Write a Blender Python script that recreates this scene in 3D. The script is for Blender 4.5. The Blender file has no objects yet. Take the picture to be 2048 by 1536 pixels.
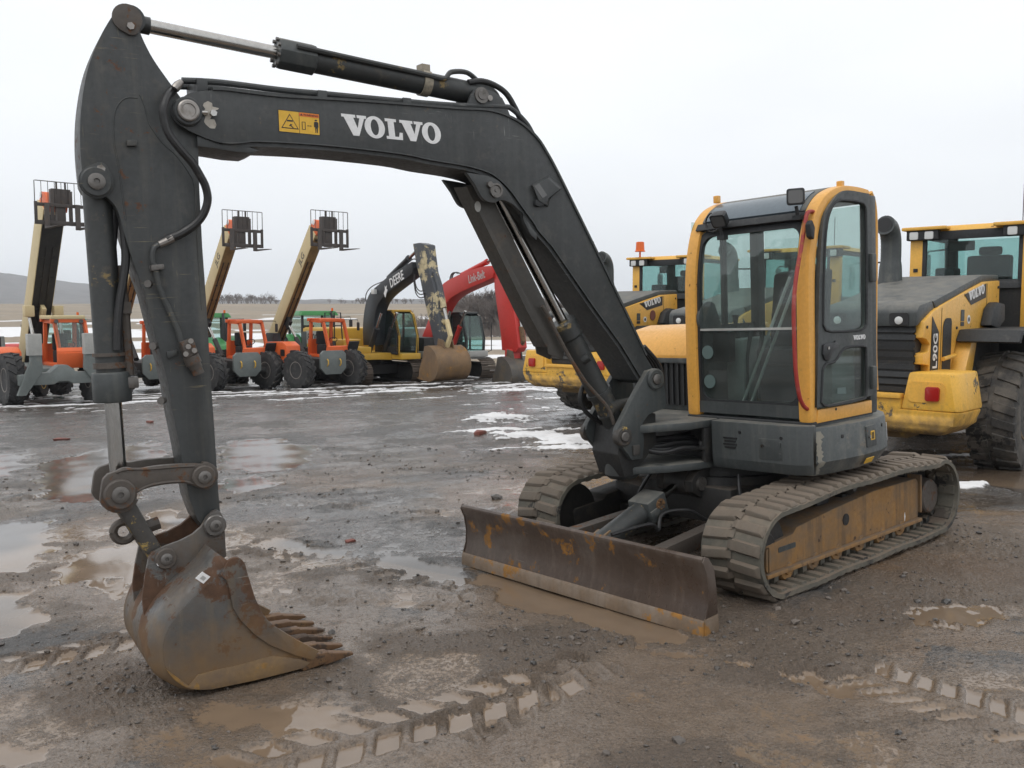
import bpy, bmesh, math, random
import numpy as np
from mathutils import Vector, Matrix
random.seed(7)
S = bpy.context.scene
COL = S.collection
R = math.radians
# ---------------------------------------------------------------- camera
FOC, PITCH, CAMH = 1811.6, 0.07785, 1.8783
cam = bpy.data.cameras.new('camera'); camo = bpy.data.objects.new('camera', cam)
COL.objects.link(camo); S.camera = camo
camo.location = (0, 0, CAMH); camo.rotation_euler = (math.pi/2 - PITCH, 0, 0)
cam.sensor_width = 36; cam.lens = FOC/2048*36
cam.clip_start = .05; cam.clip_end = 12000
# ---------------------------------------------------------------- world: overcast sky
W = bpy.data.worlds.new('World'); S.world = W; W.use_nodes = True
nt = W.node_tree; nt.nodes.clear()
wo = nt.nodes.new('ShaderNodeOutputWorld'); bg = nt.nodes.new('ShaderNodeBackground')
sky = nt.nodes.new('ShaderNodeTexSky'); sky.sky_type = 'NISHITA'; sky.sun_disc = False
SUN_EL, SUN_AZ = R(58), R(-150)
sky.sun_elevation = SUN_EL; sky.sun_rotation = SUN_AZ; sky.dust_density = 4
gm = nt.nodes.new('ShaderNodeNewGeometry')
sp = nt.nodes.new('ShaderNodeSeparateXYZ'); nt.links.new(gm.outputs['Incoming'], sp.inputs[0])
ab = nt.nodes.new('ShaderNodeMath'); ab.operation = 'ABSOLUTE'; nt.links.new(sp.outputs[2], ab.inputs[0])
cl = nt.nodes.new('ShaderNodeValToRGB'); nt.links.new(ab.outputs[0], cl.inputs[0])
cl.color_ramp.elements[0].position = 0; cl.color_ramp.elements[0].color = (.775, .805, .84, 1)
cl.color_ramp.elements[1].position = 1; cl.color_ramp.elements[1].color = (1.0, 1.0, 1.0, 1)
e = cl.color_ramp.elements.new(.3); e.color = (.905, .925, .95, 1)
tn = nt.nodes.new('ShaderNodeTexNoise'); tn.inputs['Scale'].default_value = 2.2; tn.inputs['Detail'].default_value = 4
mp = nt.nodes.new('ShaderNodeMapping'); mp.inputs['Scale'].default_value = (1, 1, 3.5)
nt.links.new(gm.outputs['Incoming'], mp.inputs[0]); nt.links.new(mp.outputs[0], tn.inputs['Vector'])
mr = nt.nodes.new('ShaderNodeMapRange'); nt.links.new(tn.outputs[0], mr.inputs[0])
mr.inputs[1].default_value = .3; mr.inputs[2].default_value = .7; mr.inputs[3].default_value = 11.5; mr.inputs[4].default_value = 12.6
vm = nt.nodes.new('ShaderNodeVectorMath'); vm.operation = 'SCALE'
nt.links.new(cl.outputs[0], vm.inputs[0]); nt.links.new(mr.outputs[0], vm.inputs['Scale'])
mx = nt.nodes.new('ShaderNodeMix'); mx.data_type = 'RGBA'; mx.inputs[0].default_value = .95   # cloud deck over the clear sky
nt.links.new(sky.outputs[0], mx.inputs[6]); nt.links.new(vm.outputs[0], mx.inputs[7])
nt.links.new(mx.outputs[2], bg.inputs[0]); bg.inputs[1].default_value = .1
nt.links.new(bg.outputs[0], wo.inputs[0])
# ---------------------------------------------------------------- sun through the cloud
sl = bpy.data.lights.new('sun', 'SUN'); sl.energy = .8; sl.angle = R(25); sl.color = (1, .98, .95)
so = bpy.data.objects.new('sun', sl); COL.objects.link(so)
so.rotation_euler = (R(90) - SUN_EL, 0, R(180) - SUN_AZ)
S.view_settings.view_transform = 'Standard'; S.view_settings.look = 'None'
S.view_settings.exposure = 0; S.view_settings.gamma = 1
S.render.engine = 'CYCLES'
S.cycles.max_bounces = 8; S.cycles.transparent_max_bounces = 16; S.cycles.volume_bounces = 1
S.cycles.use_denoising = True
# ---------------------------------------------------------------- materials
class NT:
    def __init__(s, name):
        s.m = bpy.data.materials.new(name); s.m.use_nodes = True; s.t = s.m.node_tree; s.t.nodes.clear()
        s.out = s.t.nodes.new('ShaderNodeOutputMaterial')
        s.co = s.t.nodes.new('ShaderNodeTexCoord')
    def n(s, ty, **k):
        n = s.t.nodes.new('ShaderNode' + ty)
        for a, v in k.items():
            if a.startswith('i_'):
                key = a[2:]; key = int(key) if key.isdigit() else key.replace('_', ' ')
                s.set(n.inputs[key], v)
            else: setattr(n, a, v)
        return n
    def set(s, i, v):
        if isinstance(v, bpy.types.NodeSocket): s.t.links.new(v, i)
        elif isinstance(v, (tuple, list)) and len(v) == 3 and i.type == 'RGBA': i.default_value = (*v, 1)
        else: i.default_value = v
    def noise(s, scale, detail=6, rough=.6, vec=None, stretch=None):
        v = vec or s.co.outputs['Object']
        if stretch: v = s.n('Mapping', i_0=v, i_3=stretch).outputs[0]
        return s.n('TexNoise', i_Vector=v, i_Scale=scale, i_Detail=detail, i_Roughness=rough).outputs[0]
    def ramp(s, v, a, b, x=0., y=1.):
        return s.n('MapRange', i_0=v, i_1=a, i_2=b, i_3=x, i_4=y).outputs[0]
    def math(s, op, a, b=0.):
        return s.n('Math', operation=op, i_0=a, i_1=b).outputs[0]
    def mix(s, f, a, b):
        return s.n('Mix', data_type='RGBA', i_0=f, i_6=a, i_7=b).outputs[2]
    def bump(s, h, dist=.002, st=1.):
        return s.n('Bump', i_Height=h, i_Distance=dist, i_Strength=st).outputs[0]
    def fin(s, sh): s.t.links.new(sh, s.out.inputs[0]); return s.m
    def pbr(s, col, rough, metal=0., nor=None, **k):
        p = s.n('BsdfPrincipled')
        s.set(p.inputs['Base Color'], col); s.set(p.inputs['Roughness'], rough); s.set(p.inputs['Metallic'], metal)
        if nor: s.set(p.inputs['Normal'], nor)
        for a, v in k.items(): s.set(p.inputs[a.replace('_', ' ')], v)
        return s.fin(p.outputs[0])

def paint(name, base, rough=.45, dirt=None, rust=None, streak=None, dust=None, metal=0., bump=.15, var=.18, low=None, scratch=None, each=0.):
    """worn paint: base varied by noise; dirt=(colour, amount, scale); rust=(colour, coverage, scale);
    streak=(colour, amount); dust=(colour, amount) settles on faces that look up; low=(colour, z0, z1) mud splashed up from below"""
    g = NT(name); big = g.noise(2.3, 5); fine = g.noise(38, 5)
    c = g.mix(g.ramp(big, .3, .7), tuple(v*(1-var) for v in base), tuple(min(1, v*(1+var)) for v in base))
    c = g.mix(g.ramp(fine, .35, .75, 0, .35), c, tuple(v*.6 for v in base))
    rg = g.ramp(fine, .3, .7, rough-.08, rough+.12)
    if dirt:
        n = g.noise(dirt[2], 9, .68); f = g.ramp(n, .62-dirt[1]*.35, .78-dirt[1]*.2, 0, min(1, .55+dirt[1]*.4))
        c = g.mix(f, c, dirt[0]); rg = g.mix(f, rg, (.8,)*3)
    if streak:
        n = g.noise(1., 7, .6, stretch=(16, 16, 1.1)); f = g.ramp(n, .5, .8, 0, streak[1]); c = g.mix(f, c, streak[0])
    if rust:
        n = g.noise(rust[2], 10, .72); n2 = g.noise(rust[2]*.28, 4)
        f = g.ramp(g.math('ADD', n, g.ramp(n2, .3, .7, -.12, .12)), .74-rust[1]*.36, .77-rust[1]*.34)
        rc = g.mix(g.ramp(g.noise(rust[2]*3, 6), .3, .7), tuple(v*.55 for v in rust[0]), rust[0])
        c = g.mix(f, c, rc); rg = g.mix(f, rg, (.85,)*3)
    if scratch:
        n = g.noise(1., 3, .5, stretch=(5, 5, 120)); n2 = g.noise(2.6, 5, .6); n3 = g.noise(1., 3, .5, stretch=(90, 60, 7))
        f = g.math('MULTIPLY', g.math('MAXIMUM', g.ramp(n, .66, .72), g.ramp(n3, .68, .74)), g.ramp(n2, .48, .62, 0, scratch[1])); c = g.mix(f, c, scratch[0])
        pt = g.ramp(g.noise(.9, 6, .65), .35, .7, -.10, .14); rg = g.math('ADD', rg, pt)
    if each:
        c = g.mix(g.ramp(g.n('ObjectInfo').outputs['Random'], 0, 1, 0, each), c, tuple(v*.35 for v in base))
    geo = g.n('NewGeometry')
    if dust:
        z = g.n('SeparateXYZ', i_0=geo.outputs['Normal']).outputs[2]
        f = g.math('MULTIPLY', g.ramp(z, .35, .95, 0, dust[1]), g.ramp(g.noise(6, 7), .3, .6)); c = g.mix(f, c, dust[0]); rg = g.mix(f, rg, (.85,)*3)
    if low:
        z = g.n('SeparateXYZ', i_0=g.co.outputs['Object']).outputs[2]
        zz = g.math('ADD', z, g.ramp(g.noise(7, 7), .2, .8, -.18, .18))
        f = g.ramp(zz, low[2], low[1], 0, .9); c = g.mix(f, c, low[0]); rg = g.mix(f, rg, (.85,)*3)
    h = g.math('ADD', g.math('MULTIPLY', fine, .6), g.math('MULTIPLY', big, .8))
    return g.pbr(c, rg, metal, g.bump(h, .004, bump))

MUD = (.19, .15, .115); GREYMUD = (.23, .215, .18); RUST = (.2, .085, .035); ORANGE_RUST = (.34, .15, .03)
P = {}
P['boom_grey'] = paint(scratch=((.2, .2, .19), .8), name='dark grey boom paint', base=(.050, .054, .0555), rough=.45, dirt=((.105, .10, .092), .22, 11), rust=((.16, .13, .10), .14, 30), streak=((.10, .105, .10), .35))
P['arm_grey'] = paint('worn grey arm paint', (.047, .051, .052), .47, dirt=((.11, .10, .085), .2, 7), rust=((.13, .065, .04), .29, 13), streak=((.11, .105, .09), .5), scratch=((.24, .2, .12), .7))
P['cyl_grey'] = paint('chipped grey cylinder paint', (.042, .045, .045), .45, dirt=((.13, .11, .08), .16, 10), rust=((.30, .22, .10), .29, 11))
P['body_grey'] = paint('scuffed grey body paint', (.055, .062, .063), .46, dirt=((.17, .165, .145), .1, 5), rust=((.2, .1, .05), .16, 9), streak=((.16, .16, .14), .4), dust=((.2, .19, .165), .7))
P['weight_grey'] = paint('scuffed grey counterweight paint', (.078, .088, .089), .48, dirt=((.24, .225, .19), .24, 4.5), rust=((.22, .2, .17), .36, 6), streak=((.2, .19, .16), .4), dust=((.23, .22, .19), .5))
P['yellow'] = paint('machine yellow paint', (.76, .385, .075), .36, dirt=((.3, .17, .06), .06, 15), rust=((.16, .08, .03), .17, 20), streak=((.55, .3, .08), .25), var=.05, bump=.05)
P['yellow_dirty'] = paint('scraped yellow paint', (.78, .44, .06), .42, dirt=((.28, .19, .08), .16, 5), rust=((.14, .12, .09), .42, 5), streak=((.45, .27, .1), .35), var=.06, bump=.06, low=((.10, .07, .042), .60, .92))
P['loader_yellow'] = paint('loader yellow paint', (.80, .44, .075), .36, dirt=((.4, .25, .08), .1, 9), rust=((.25, .15, .06), .2, 12), streak=((.55, .33, .1), .4), var=.06, bump=.05)
P['black'] = paint('black rubber trim', (.022, .024, .026), .6, dirt=((.1, .095, .085), .12, 8))
P['black_gloss'] = paint('black plastic', (.02, .021, .023), .35)
P['dark'] = paint('shadowed dark steel', (.022, .022, .022), .6, dirt=((.07, .06, .047), .25, 6))
P['hose'] = paint('black rubber hose', (.02, .02, .021), .42, dirt=((.1, .09, .08), .1, 20))
P['chrome'] = paint('bright cylinder rod', (.46, .45, .43), .13, metal=1., var=.04, bump=.01)
P['steel'] = paint('worn bare steel', (.32, .30, .28), .4, metal=.8, dirt=((.12, .09, .06), .2, 15))
P['pin'] = paint('greasy pin steel', (.17, .16, .15), .4, metal=.6, dirt=((.06, .05, .04), .25, 20))
P['link_rust'] = paint('brown rusty link steel', (.085, .072, .062), .55, dirt=((.14, .11, .085), .2, 10), rust=((.15, .075, .04), .45, 14))
P['link_flake'] = paint('dark link with flaking yellow paint', (.06, .055, .05), .55, rust=((.48, .34, .11), .42, 9), dirt=((.15, .1, .06), .2, 8))
P['bucket'] = paint('rust streaked bucket steel', (.085, .083, .08), .34, dirt=((.10, .07, .048), .62, 3.4), rust=((.115, .060, .034), .60, 5.5), streak=((.17, .125, .075), .55), bump=.4, scratch=((.28, .26, .23), .7), low=((.20, .12, .052), .02, .42))
P['bucket_low'] = paint('yellow brown clay on bucket', (.215, .135, .06), .55, dirt=((.11, .08, .06), .6, 5), rust=((.30, .17, .05), .46, 7), streak=((.11, .08, .06), .6), bump=.6)
P['tooth'] = paint('rusty bucket tooth', (.14, .075, .035), .6, dirt=((.25, .15, .06), .35, 8), rust=((.07, .045, .03), .5, 9), bump=.5)
P['guard'] = paint('grimy rod guard steel', (.06, .056, .05), .5, dirt=((.13, .095, .065), .2, 7), rust=((.12, .06, .035), .4, 7))
P['blade'] = paint('rusty brown blade steel', (.070, .048, .036), .34, dirt=((.125, .105, .09), .38, 3), rust=((.28, .13, .028), .40, 5), streak=((.15, .115, .09), .65), bump=.4, scratch=((.24, .21, .18), .6))
P['blade_edge'] = paint('worn cutting edge with orange rust', (.19, .135, .09), .5, dirt=((.23, .19, .155), .5, 5), rust=((.36, .175, .04), .55, 4.5), streak=((.09, .07, .05), .6), bump=.5)
P['rubber_mud'] = paint('track rubber coated in dried mud', (.115, .108, .088), .82, dirt=((.20, .165, .125), .45, 5), rust=((.05, .048, .046), .44, 6), dust=((.20, .15, .11), .7), bump=.8)
P['lug'] = paint('muddy track lug', (.165, .135, .105), .82, dirt=((.105, .10, .088), .45, 6), dust=((.20, .15, .11), .55), bump=.8, each=.35)
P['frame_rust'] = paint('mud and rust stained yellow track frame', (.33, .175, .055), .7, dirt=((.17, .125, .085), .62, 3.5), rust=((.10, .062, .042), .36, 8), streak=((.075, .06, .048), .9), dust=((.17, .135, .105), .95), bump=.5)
P['cf_dark'] = paint('undercarriage steel with shade in its colour', (.022, .021, .02), .5, dirt=((.075, .06, .047), .2, 6), dust=((.12, .1, .08), .55))  # base colour darkened to deepen the shade under the machine
P['white'] = paint('white decal', (.8, .8, .8), .4, var=.03)
P['decal_black'] = paint('black decal print', (.015, .015, .016), .4, var=.03)
P['decal_yellow'] = paint('warning label yellow', (.75, .44, .04), .4, var=.04)
P['decal_orange'] = paint('warning label orange', (.75, .17, .03), .4, var=.04)
P['silver'] = paint('silver decal', (.45, .45, .44), .35, metal=.3, var=.05)
P['rail_red'] = paint('faded red grab rail', (.34, .035, .028), .45, dirt=((.45, .22, .19), .25, 5), rust=((.5, .17, .05), .5, 6))
P['tyre'] = paint('dusty black tyre rubber', (.035, .035, .036), .8, dirt=((.13, .12, .105), .3, 5), bump=.4)
P['tyre_mud'] = paint('mud dried tyre rubber', (.05, .048, .046), .85, dirt=((.17, .15, .125), .55, 3), rust=((.03, .03, .03), .5, 7), bump=.7)
P['rim'] = paint('grey wheel rim', (.22, .2, .18), .6, dirt=((.12, .1, .08), .3, 6))
P['tele_orange'] = paint('orange telehandler paint', (.72, .13, .03), .42, dirt=((.4, .12, .05), .08, 6), var=.06, bump=.05)
P['cream'] = paint('cream boom paint', (.60, .49, .275), .5, dirt=((.4, .31, .17), .12, 4), streak=((.45, .36, .2), .3), var=.05, bump=.05)
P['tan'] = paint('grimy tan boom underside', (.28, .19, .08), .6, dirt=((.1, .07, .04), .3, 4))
P['tele_grey'] = paint('grey telehandler frame', (.15, .17, .165), .5, dirt=((.25, .22, .18), .15, 5))
P['fork'] = paint('dark fork carriage steel', (.06, .05, .045), .55, dirt=((.15, .1, .07), .2, 8))
P['green'] = paint('tractor green paint', (.03, .2, .05), .35, var=.08, bump=.04)
P['red'] = paint('excavator red paint', (.52, .035, .028), .42, dirt=((.3, .05, .03), .1, 4), var=.06, bump=.05)
P['ochre'] = paint('construction yellow paint', (.6, .36, .045), .42, dirt=((.3, .2, .07), .14, 4), var=.06, bump=.05)
P['black_boom'] = paint('black boom paint', (.022, .025, .03), .4, dirt=((.07, .07, .065), .15, 5))
P['peeled'] = paint('black arm with paint peeled to cream primer', (.06, .066, .075), .5, rust=((.58, .49, .3), .52, 2.2), dirt=((.2, .17, .12), .1, 5))
P['clay_bucket'] = paint('clay brown bucket', (.20, .12, .055), .6, dirt=((.10, .07, .05), .6, 1.6), rust=((.30, .16, .05), .5, 2.5), streak=((.1, .07, .05), .6), bump=.4)
P['grey_bucket'] = paint('dark muddy bucket steel', (.075, .068, .06), .55, dirt=((.16, .12, .07), .4, 2.5))
P['shoe'] = paint('brown track shoe steel', (.10, .078, .06), .6, dirt=((.17, .13, .1), .3, 8), each=.4)
P['lt_grey'] = paint('pale grey panel', (.4, .4, .38), .5, dirt=((.25, .22, .18), .15, 5))
P['seat'] = paint('dark seat fabric', (.02, .021, .023), .85)
P['interior'] = paint('grey cab lining', (.1, .105, .105), .7)
P['console'] = paint('pale grey console plastic', (.28, .29, .28), .55)
P['bark'] = paint('brown grey bark', (.105, .088, .078), .9)
P['twig'] = paint('brown grey twigs', (.15, .125, .11), .9)
P['snow_w'] = paint('snow crust', (.82, .84, .87), .6, var=.03)
P['debris'] = paint('red debris', (.19, .06, .045), .7, dirt=((.12, .09, .07), .4, 8))

def glass(name, tint, refl=.9, dirt=0.):
    g = NT(name)
    fc = g.n('LayerWeight', i_Blend=.5).outputs['Facing']; fr = g.math('ADD', g.math('MULTIPLY', g.math('POWER', fc, 5.), .9), .04)
    tr = g.n('BsdfTransparent', i_Color=tint); gl = g.n('BsdfGlossy', i_Roughness=.03, i_Color=(refl,)*3)
    a = g.n('MixShader', i_0=fr, i_1=tr.outputs[0], i_2=gl.outputs[0]).outputs[0]
    if dirt:
        d = g.n('BsdfDiffuse', i_Color=(.5, .5, .48)); f = g.ramp(g.noise(2.5, 7), .35, .75, dirt*.3, dirt)
        a = g.n('MixShader', i_0=f, i_1=a, i_2=d.outputs[0]).outputs[0]
    return g.fin(a)
P['glass'] = glass('green tinted cab glass', (.83, .90, .885), dirt=.09)
P['glass_dark'] = glass('dusty lower cab glass', (.68, .76, .745), dirt=.09)
P['glass_teal'] = glass('teal tinted cab glass', (.72, .85, .835), dirt=.05)
def plastic(name, col, rough=.2):
    g = NT(name); return g.pbr(col, rough)
P['lamp_red'] = plastic('red lamp lens', (.35, .015, .012)); P['lamp_orange'] = plastic('orange beacon lens', (.75, .13, .01))
P['lamp_clear'] = plastic('clear lamp lens', (.62, .63, .62), .12); P['lamp_back'] = plastic('dim lamp glass', (.12, .12, .12), .1)
P['sticker'] = plastic('pale round sticker', (.10, .145, .14), .5)

# ---------------------------------------------------------------- mesh helpers
class MB:
    """collects shapes into one mesh"""
    def __init__(s, T=None): s.bm = bmesh.new(); s.T = T or Matrix()
    def add(s, vs, fs, sm=True):
        v = [s.bm.verts.new(s.T @ Vector(p)) for p in vs]; out = []
        for f in fs:
            try:
                q = s.bm.faces.new([v[i] for i in f]); q.smooth = sm; out.append(q)
            except ValueError: pass
        return out
    def box(s, a, b, rz=0, M=None):
        M = M or Matrix()
        vs = [M @ Vector((x, y, z)) for x in (a[0], b[0]) for y in (a[1], b[1]) for z in (a[2], b[2])]
        s.add(vs, [(0,1,3,2),(4,6,7,5),(0,4,5,1),(2,3,7,6),(0,2,6,4),(1,5,7,3)]); return s
    def hexa(s, q0, q1):
        "two quads of 4 points joined"
        s.add(list(q0)+list(q1), [(3,2,1,0),(4,5,6,7)]+[(i,(i+1)%4,(i+1)%4+4,i+4) for i in range(4)]); return s
    def prism(s, pts, c0, c1, ax='y', taper=None):
        """outline (u,v) extruded between c0 and c1 along axis ax; y: (x,z)  x: (y,z)  z: (x,y)"""
        def p3(u, v, c): return (u, c, v) if ax == 'y' else (c, u, v) if ax == 'x' else (u, v, c)
        n = len(pts); t = taper or pts
        vs = [p3(u, v, c0) for u, v in pts] + [p3(u, v, c1) for u, v in t]
        s.add(vs, [tuple(range(n)), tuple(range(2*n-1, n-1, -1))] + [(i, i+n, (i+1) % n+n, (i+1) % n) for i in range(n)]); return s
    def tube(s, pts, r, seg=10, caps=True):
        pts = [Vector(p) for p in pts]; n = len(pts); rr = r if isinstance(r, (list, tuple)) else [r]*n
        up = None; rings = []
        for i, p in enumerate(pts):
            d = (pts[min(i+1, n-1)] - pts[max(i-1, 0)]).normalized()
            if up is None: up = d.orthogonal().normalized()
            up = (up - d*up.dot(d)).normalized(); w = d.cross(up)
            rings.append([p + (up*math.cos(2*math.pi*k/seg) + w*math.sin(2*math.pi*k/seg))*rr[i] for k in range(seg)])
        vs = [q for g in rings for q in g]; fs = []
        for i in range(n-1):
            for k in range(seg): fs.append((i*seg+k, i*seg+(k+1) % seg, (i+1)*seg+(k+1) % seg, (i+1)*seg+k))
        if caps: fs += [tuple(range(seg-1, -1, -1)), tuple(range((n-1)*seg, n*seg))]
        s.add(vs, fs); return s
    def cyl(s, a, b, r, r2=None, seg=20):
        return s.tube([a, b], [r, r if r2 is None else r2], seg)
    def lathe(s, prof, c, ax=(0, 1, 0), seg=28):
        "profile (t along axis, radius)"
        ax = Vector(ax).normalized(); c = Vector(c)
        return s.tube_prof([(c + ax*t, r) for t, r in prof], ax, seg)
    def tube_prof(s, pr, ax, seg):
        u = ax.orthogonal().normalized(); w = ax.cross(u); vs = []; n = len(pr)
        for p, r in pr: vs += [p + (u*math.cos(2*math.pi*k/seg) + w*math.sin(2*math.pi*k/seg))*max(r, 1e-4) for k in range(seg)]
        fs = [(i*seg+k, i*seg+(k+1) % seg, (i+1)*seg+(k+1) % seg, (i+1)*seg+k) for i in range(n-1) for k in range(seg)]
        fs += [tuple(range(seg-1, -1, -1)), tuple(range((n-1)*seg, n*seg))]; s.add(vs, fs); return s
    def sphere(s, c, r, seg=10, sc=(1, 1, 1)):
        pr = [(math.cos(math.pi*i/seg), math.sin(math.pi*i/seg)) for i in range(seg+1)]
        st = len(s.bm.verts); M = s.T; s.T = M @ Matrix.Translation(c) @ Matrix.Diagonal((r*sc[0], r*sc[1], r*sc[2], 1))
        s.tube_prof([(Vector((0, 0, -a)), b) for a, b in pr], Vector((0, 0, 1)), seg*2); s.T = M; return s
    def mesh_in(s, me, M):
        vs = [M @ v.co for v in me.vertices]; s.add(vs, [tuple(p.vertices) for p in me.polygons], False); return s
    def mesh(s, name, bev=0., ang=35):
        bm = s.bm
        bmesh.ops.remove_doubles(bm, verts=bm.verts, dist=1e-5)
        if bev:
            bmesh.ops.recalc_face_normals(bm, faces=bm.faces)
            ed = [e for e in bm.edges if len(e.link_faces) == 2 and e.calc_face_angle(0) > R(30)]
            bmesh.ops.bevel(bm, geom=ed, offset=bev, segments=2, profile=.6, affect='EDGES', clamp_overlap=True)
        bmesh.ops.recalc_face_normals(bm, faces=bm.faces)
        me = bpy.data.meshes.new(name); bm.to_mesh(me); bm.free()
        for p in me.polygons: p.use_smooth = True
        me.set_sharp_from_angle(angle=R(ang)); return me
    def build(s, name, mat, parent=None, bev=0., ang=35, label=None):
        me = s.mesh(name, bev, ang); return link(name, me, mat, parent, label)
def link(name, me, mat, parent=None, label=None):
    m = P[mat] if isinstance(mat, str) else mat
    if m and not me.materials: me.materials.append(m)
    o = bpy.data.objects.new(name, me); COL.objects.link(o)
    if parent: o.parent = parent
    if label: o['label'] = label
    return o
def thing(name, label, cat, loc=(0, 0, 0), rz=0, group=None, M=None):
    o = bpy.data.objects.new(name, None); COL.objects.link(o); o.empty_display_size = .2
    if M is not None: o.matrix_world = M
    else: o.location = loc; o.rotation_euler = (0, 0, rz)
    o['label'] = label; o['category'] = cat
    if group: o['group'] = group
    return o
def tag(o, label=None, cat=None, group=None, kind=None):
    for k, v in (('label', label), ('category', cat), ('group', group), ('kind', kind)):
        if v: o[k] = v
    return o
def copy_tree(o, parent=None):
    c = o.copy(); COL.objects.link(c)
    if parent: c.parent = parent
    for ch in list(o.children): copy_tree(ch, c)
    return c
def spline(pts, n=6, closed=False):
    "Catmull-Rom through points of any dimension"
    p = [np.array(q, float) for q in pts]; m = len(p); out = []
    rng = range(m) if closed else range(m-1)
    for i in rng:
        g = (lambda k: p[k % m]) if closed else (lambda k: p[min(max(k, 0), m-1)])
        a, b, c, d = g(i-1), g(i), g(i+1), g(i+2)
        for j in range(n):
            t = j/n; out.append(.5*((2*b)+(c-a)*t+(2*a-5*b+4*c-d)*t*t+(3*b-a-3*c+d)*t**3))
    if not closed: out.append(p[-1])
    return [tuple(map(float, q)) for q in out]
def arc(cx, cy, r, a0, a1, n=10):
    return [(cx + r*math.cos(R(a0+(a1-a0)*i/n)), cy + r*math.sin(R(a0+(a1-a0)*i/n))) for i in range(n+1)]
def rrect(x0, y0, x1, y1, r, n=5):
    if not isinstance(r, (list, tuple)): r = [r]*4       # ll, lr, ur, ul
    return (arc(x0+r[0], y0+r[0], r[0], 180, 270, n)+arc(x1-r[1], y0+r[1], r[1], 270, 360, n) +
            arc(x1-r[2], y1-r[2], r[2], 0, 90, n)+arc(x0+r[3], y1-r[3], r[3], 90, 180, n))
def capsule(c1, r1, c2, r2, n=24):
    "outline round two circles"
    p = [(c[0]+r*math.cos(t), c[1]+r*math.sin(t)) for c, r in ((c1, r1), (c2, r2)) for t in np.linspace(0, 2*math.pi, n, endpoint=False)]
    p = sorted(p); h = []
    for seq in (p, p[::-1]):
        k = len(h)
        for q in seq:
            while len(h)-k >= 2 and (h[-1][0]-h[-2][0])*(q[1]-h[-2][1])-(h[-1][1]-h[-2][1])*(q[0]-h[-2][0]) <= 0: h.pop()
            h.append(q)
        h.pop()
    return h
def plate_mesh(outlines, th, bev=0.):
    "flat plate in XY with holes, thickness th along +Z, from outline loops"
    cu = bpy.data.curves.new('c', 'CURVE'); cu.dimensions = '2D'; cu.fill_mode = 'BOTH'; cu.extrude = th/2
    for o in outlines:
        sp_ = cu.splines.new('POLY'); sp_.points.add(len(o)-1); sp_.use_cyclic_u = True
        for q, (x, y) in zip(sp_.points, o): q.co = (x, y, 0, 1)
    ob = bpy.data.objects.new('c', cu); COL.objects.link(ob)
    dg = bpy.context.evaluated_depsgraph_get(); me = bpy.data.meshes.new_from_object(ob.evaluated_get(dg))
    bpy.data.objects.remove(ob); bpy.data.curves.remove(cu); me.materials.clear(); return me
def text_mesh(body, size=1., ext=.004, align='LEFT'):
    cu = bpy.data.curves.new('t', 'FONT'); cu.body = body; cu.size = size; cu.extrude = ext/2; cu.align_x = align; cu.offset = size*.012; cu.resolution_u = 3
    ob = bpy.data.objects.new('t', cu); COL.objects.link(ob)
    dg = bpy.context.evaluated_depsgraph_get(); me = bpy.data.meshes.new_from_object(ob.evaluated_get(dg))
    bpy.data.objects.remove(ob); bpy.data.curves.remove(cu); me.materials.clear(); return me
def basis(o, x, y, sx=1., sy=1.):
    "matrix with origin o, x and y axes in a plane"
    x = Vector(x).normalized(); y = Vector(y); z = x.cross(y).normalized(); y = z.cross(x)
    M = Matrix((x*sx, y*sy, z)).transposed().to_4x4(); M.translation = Vector(o); return M
def wide_o(cx, w, h):
    o = [(cx+w/2*math.cos(t), h/2+h*.54*math.sin(t)) for t in np.linspace(0, 2*math.pi, 28, endpoint=False)]
    i = [(cx+w*.2*math.cos(t), h/2+h*.39*math.sin(t)) for t in np.linspace(0, 2*math.pi, 24, endpoint=False)]
    return [o, i]
def letters(th=.004):
    "slab serif word VOLVO, height 1, width about 5.6"
    def V(x): return [[(x-.02, 1), (x+.72, 1), (x+.72, .86), (x+.6, .86), (x+.78, .36), (x+.93, .86), (x+.8, .86), (x+.8, 1), (x+1.3, 1), (x+1.3, .86), (x+1.18, .86), (x+.82, 0), (x+.5, 0), (x+.1, .86), (x-.02, .86)]]
    def L(x): return [[(x, 1), (x+.62, 1), (x+.62, .86), (x+.48, .86), (x+.48, .14), (x+.7, .14), (x+.76, .36), (x+.92, .36), (x+.9, 0), (x, 0), (x, .14), (x+.14, .14), (x+.14, .86), (x, .86)]]
    loops = [V(0), wide_o(1.72, 1.1, 1), L(2.32), V(3.15), wide_o(4.92, 1.1, 1)]
    return [plate_mesh(l, th) for l in loops]
WORD = letters()
def put(me, M, name, mat, parent, label=None):
    m2 = me.copy(); m2.transform(M); m2.name = name
    return link(name, m2, mat, parent, label)
def put_word(M, name, mat, parent, label=None):
    mb = MB()
    for me in WORD: mb.mesh_in(me, M)
    return mb.build(name, mat, parent, label=label)
# ---------------------------------------------------------------- ground shape
G0 = (1.69995, 7.02717, 0.06612); GN = (-0.039474, -0.000061, 0.999221)   # point and normal of the tilted patch the excavator stands on
def sstep(a, b, x):
    t = np.clip((x-a)/(b-a), 0, 1); return t*t*(3-2*t)
def ground_z(x, y):
    x = np.asarray(x, float); y = np.asarray(y, float)
    pl = G0[2] - (GN[0]*(x-G0[0]) + GN[1]*(y-G0[1]))/GN[2]
    prof = np.interp(y, [-500, 12, 20, 35, 45, 80, 130, 200, 420, 700, 6000], [-.22, -.22, -.26, -.70, -.95, -1.35, -1.3, -.2, 6.2, 9, 9])
    b = prof + .022*np.clip(x, -25, 25)*(1-sstep(30, 90, y))
    w = 1-sstep(4.2, 9.5, np.hypot(x-.6, y-5.2))
    return w*pl + (1-w)*b
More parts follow.
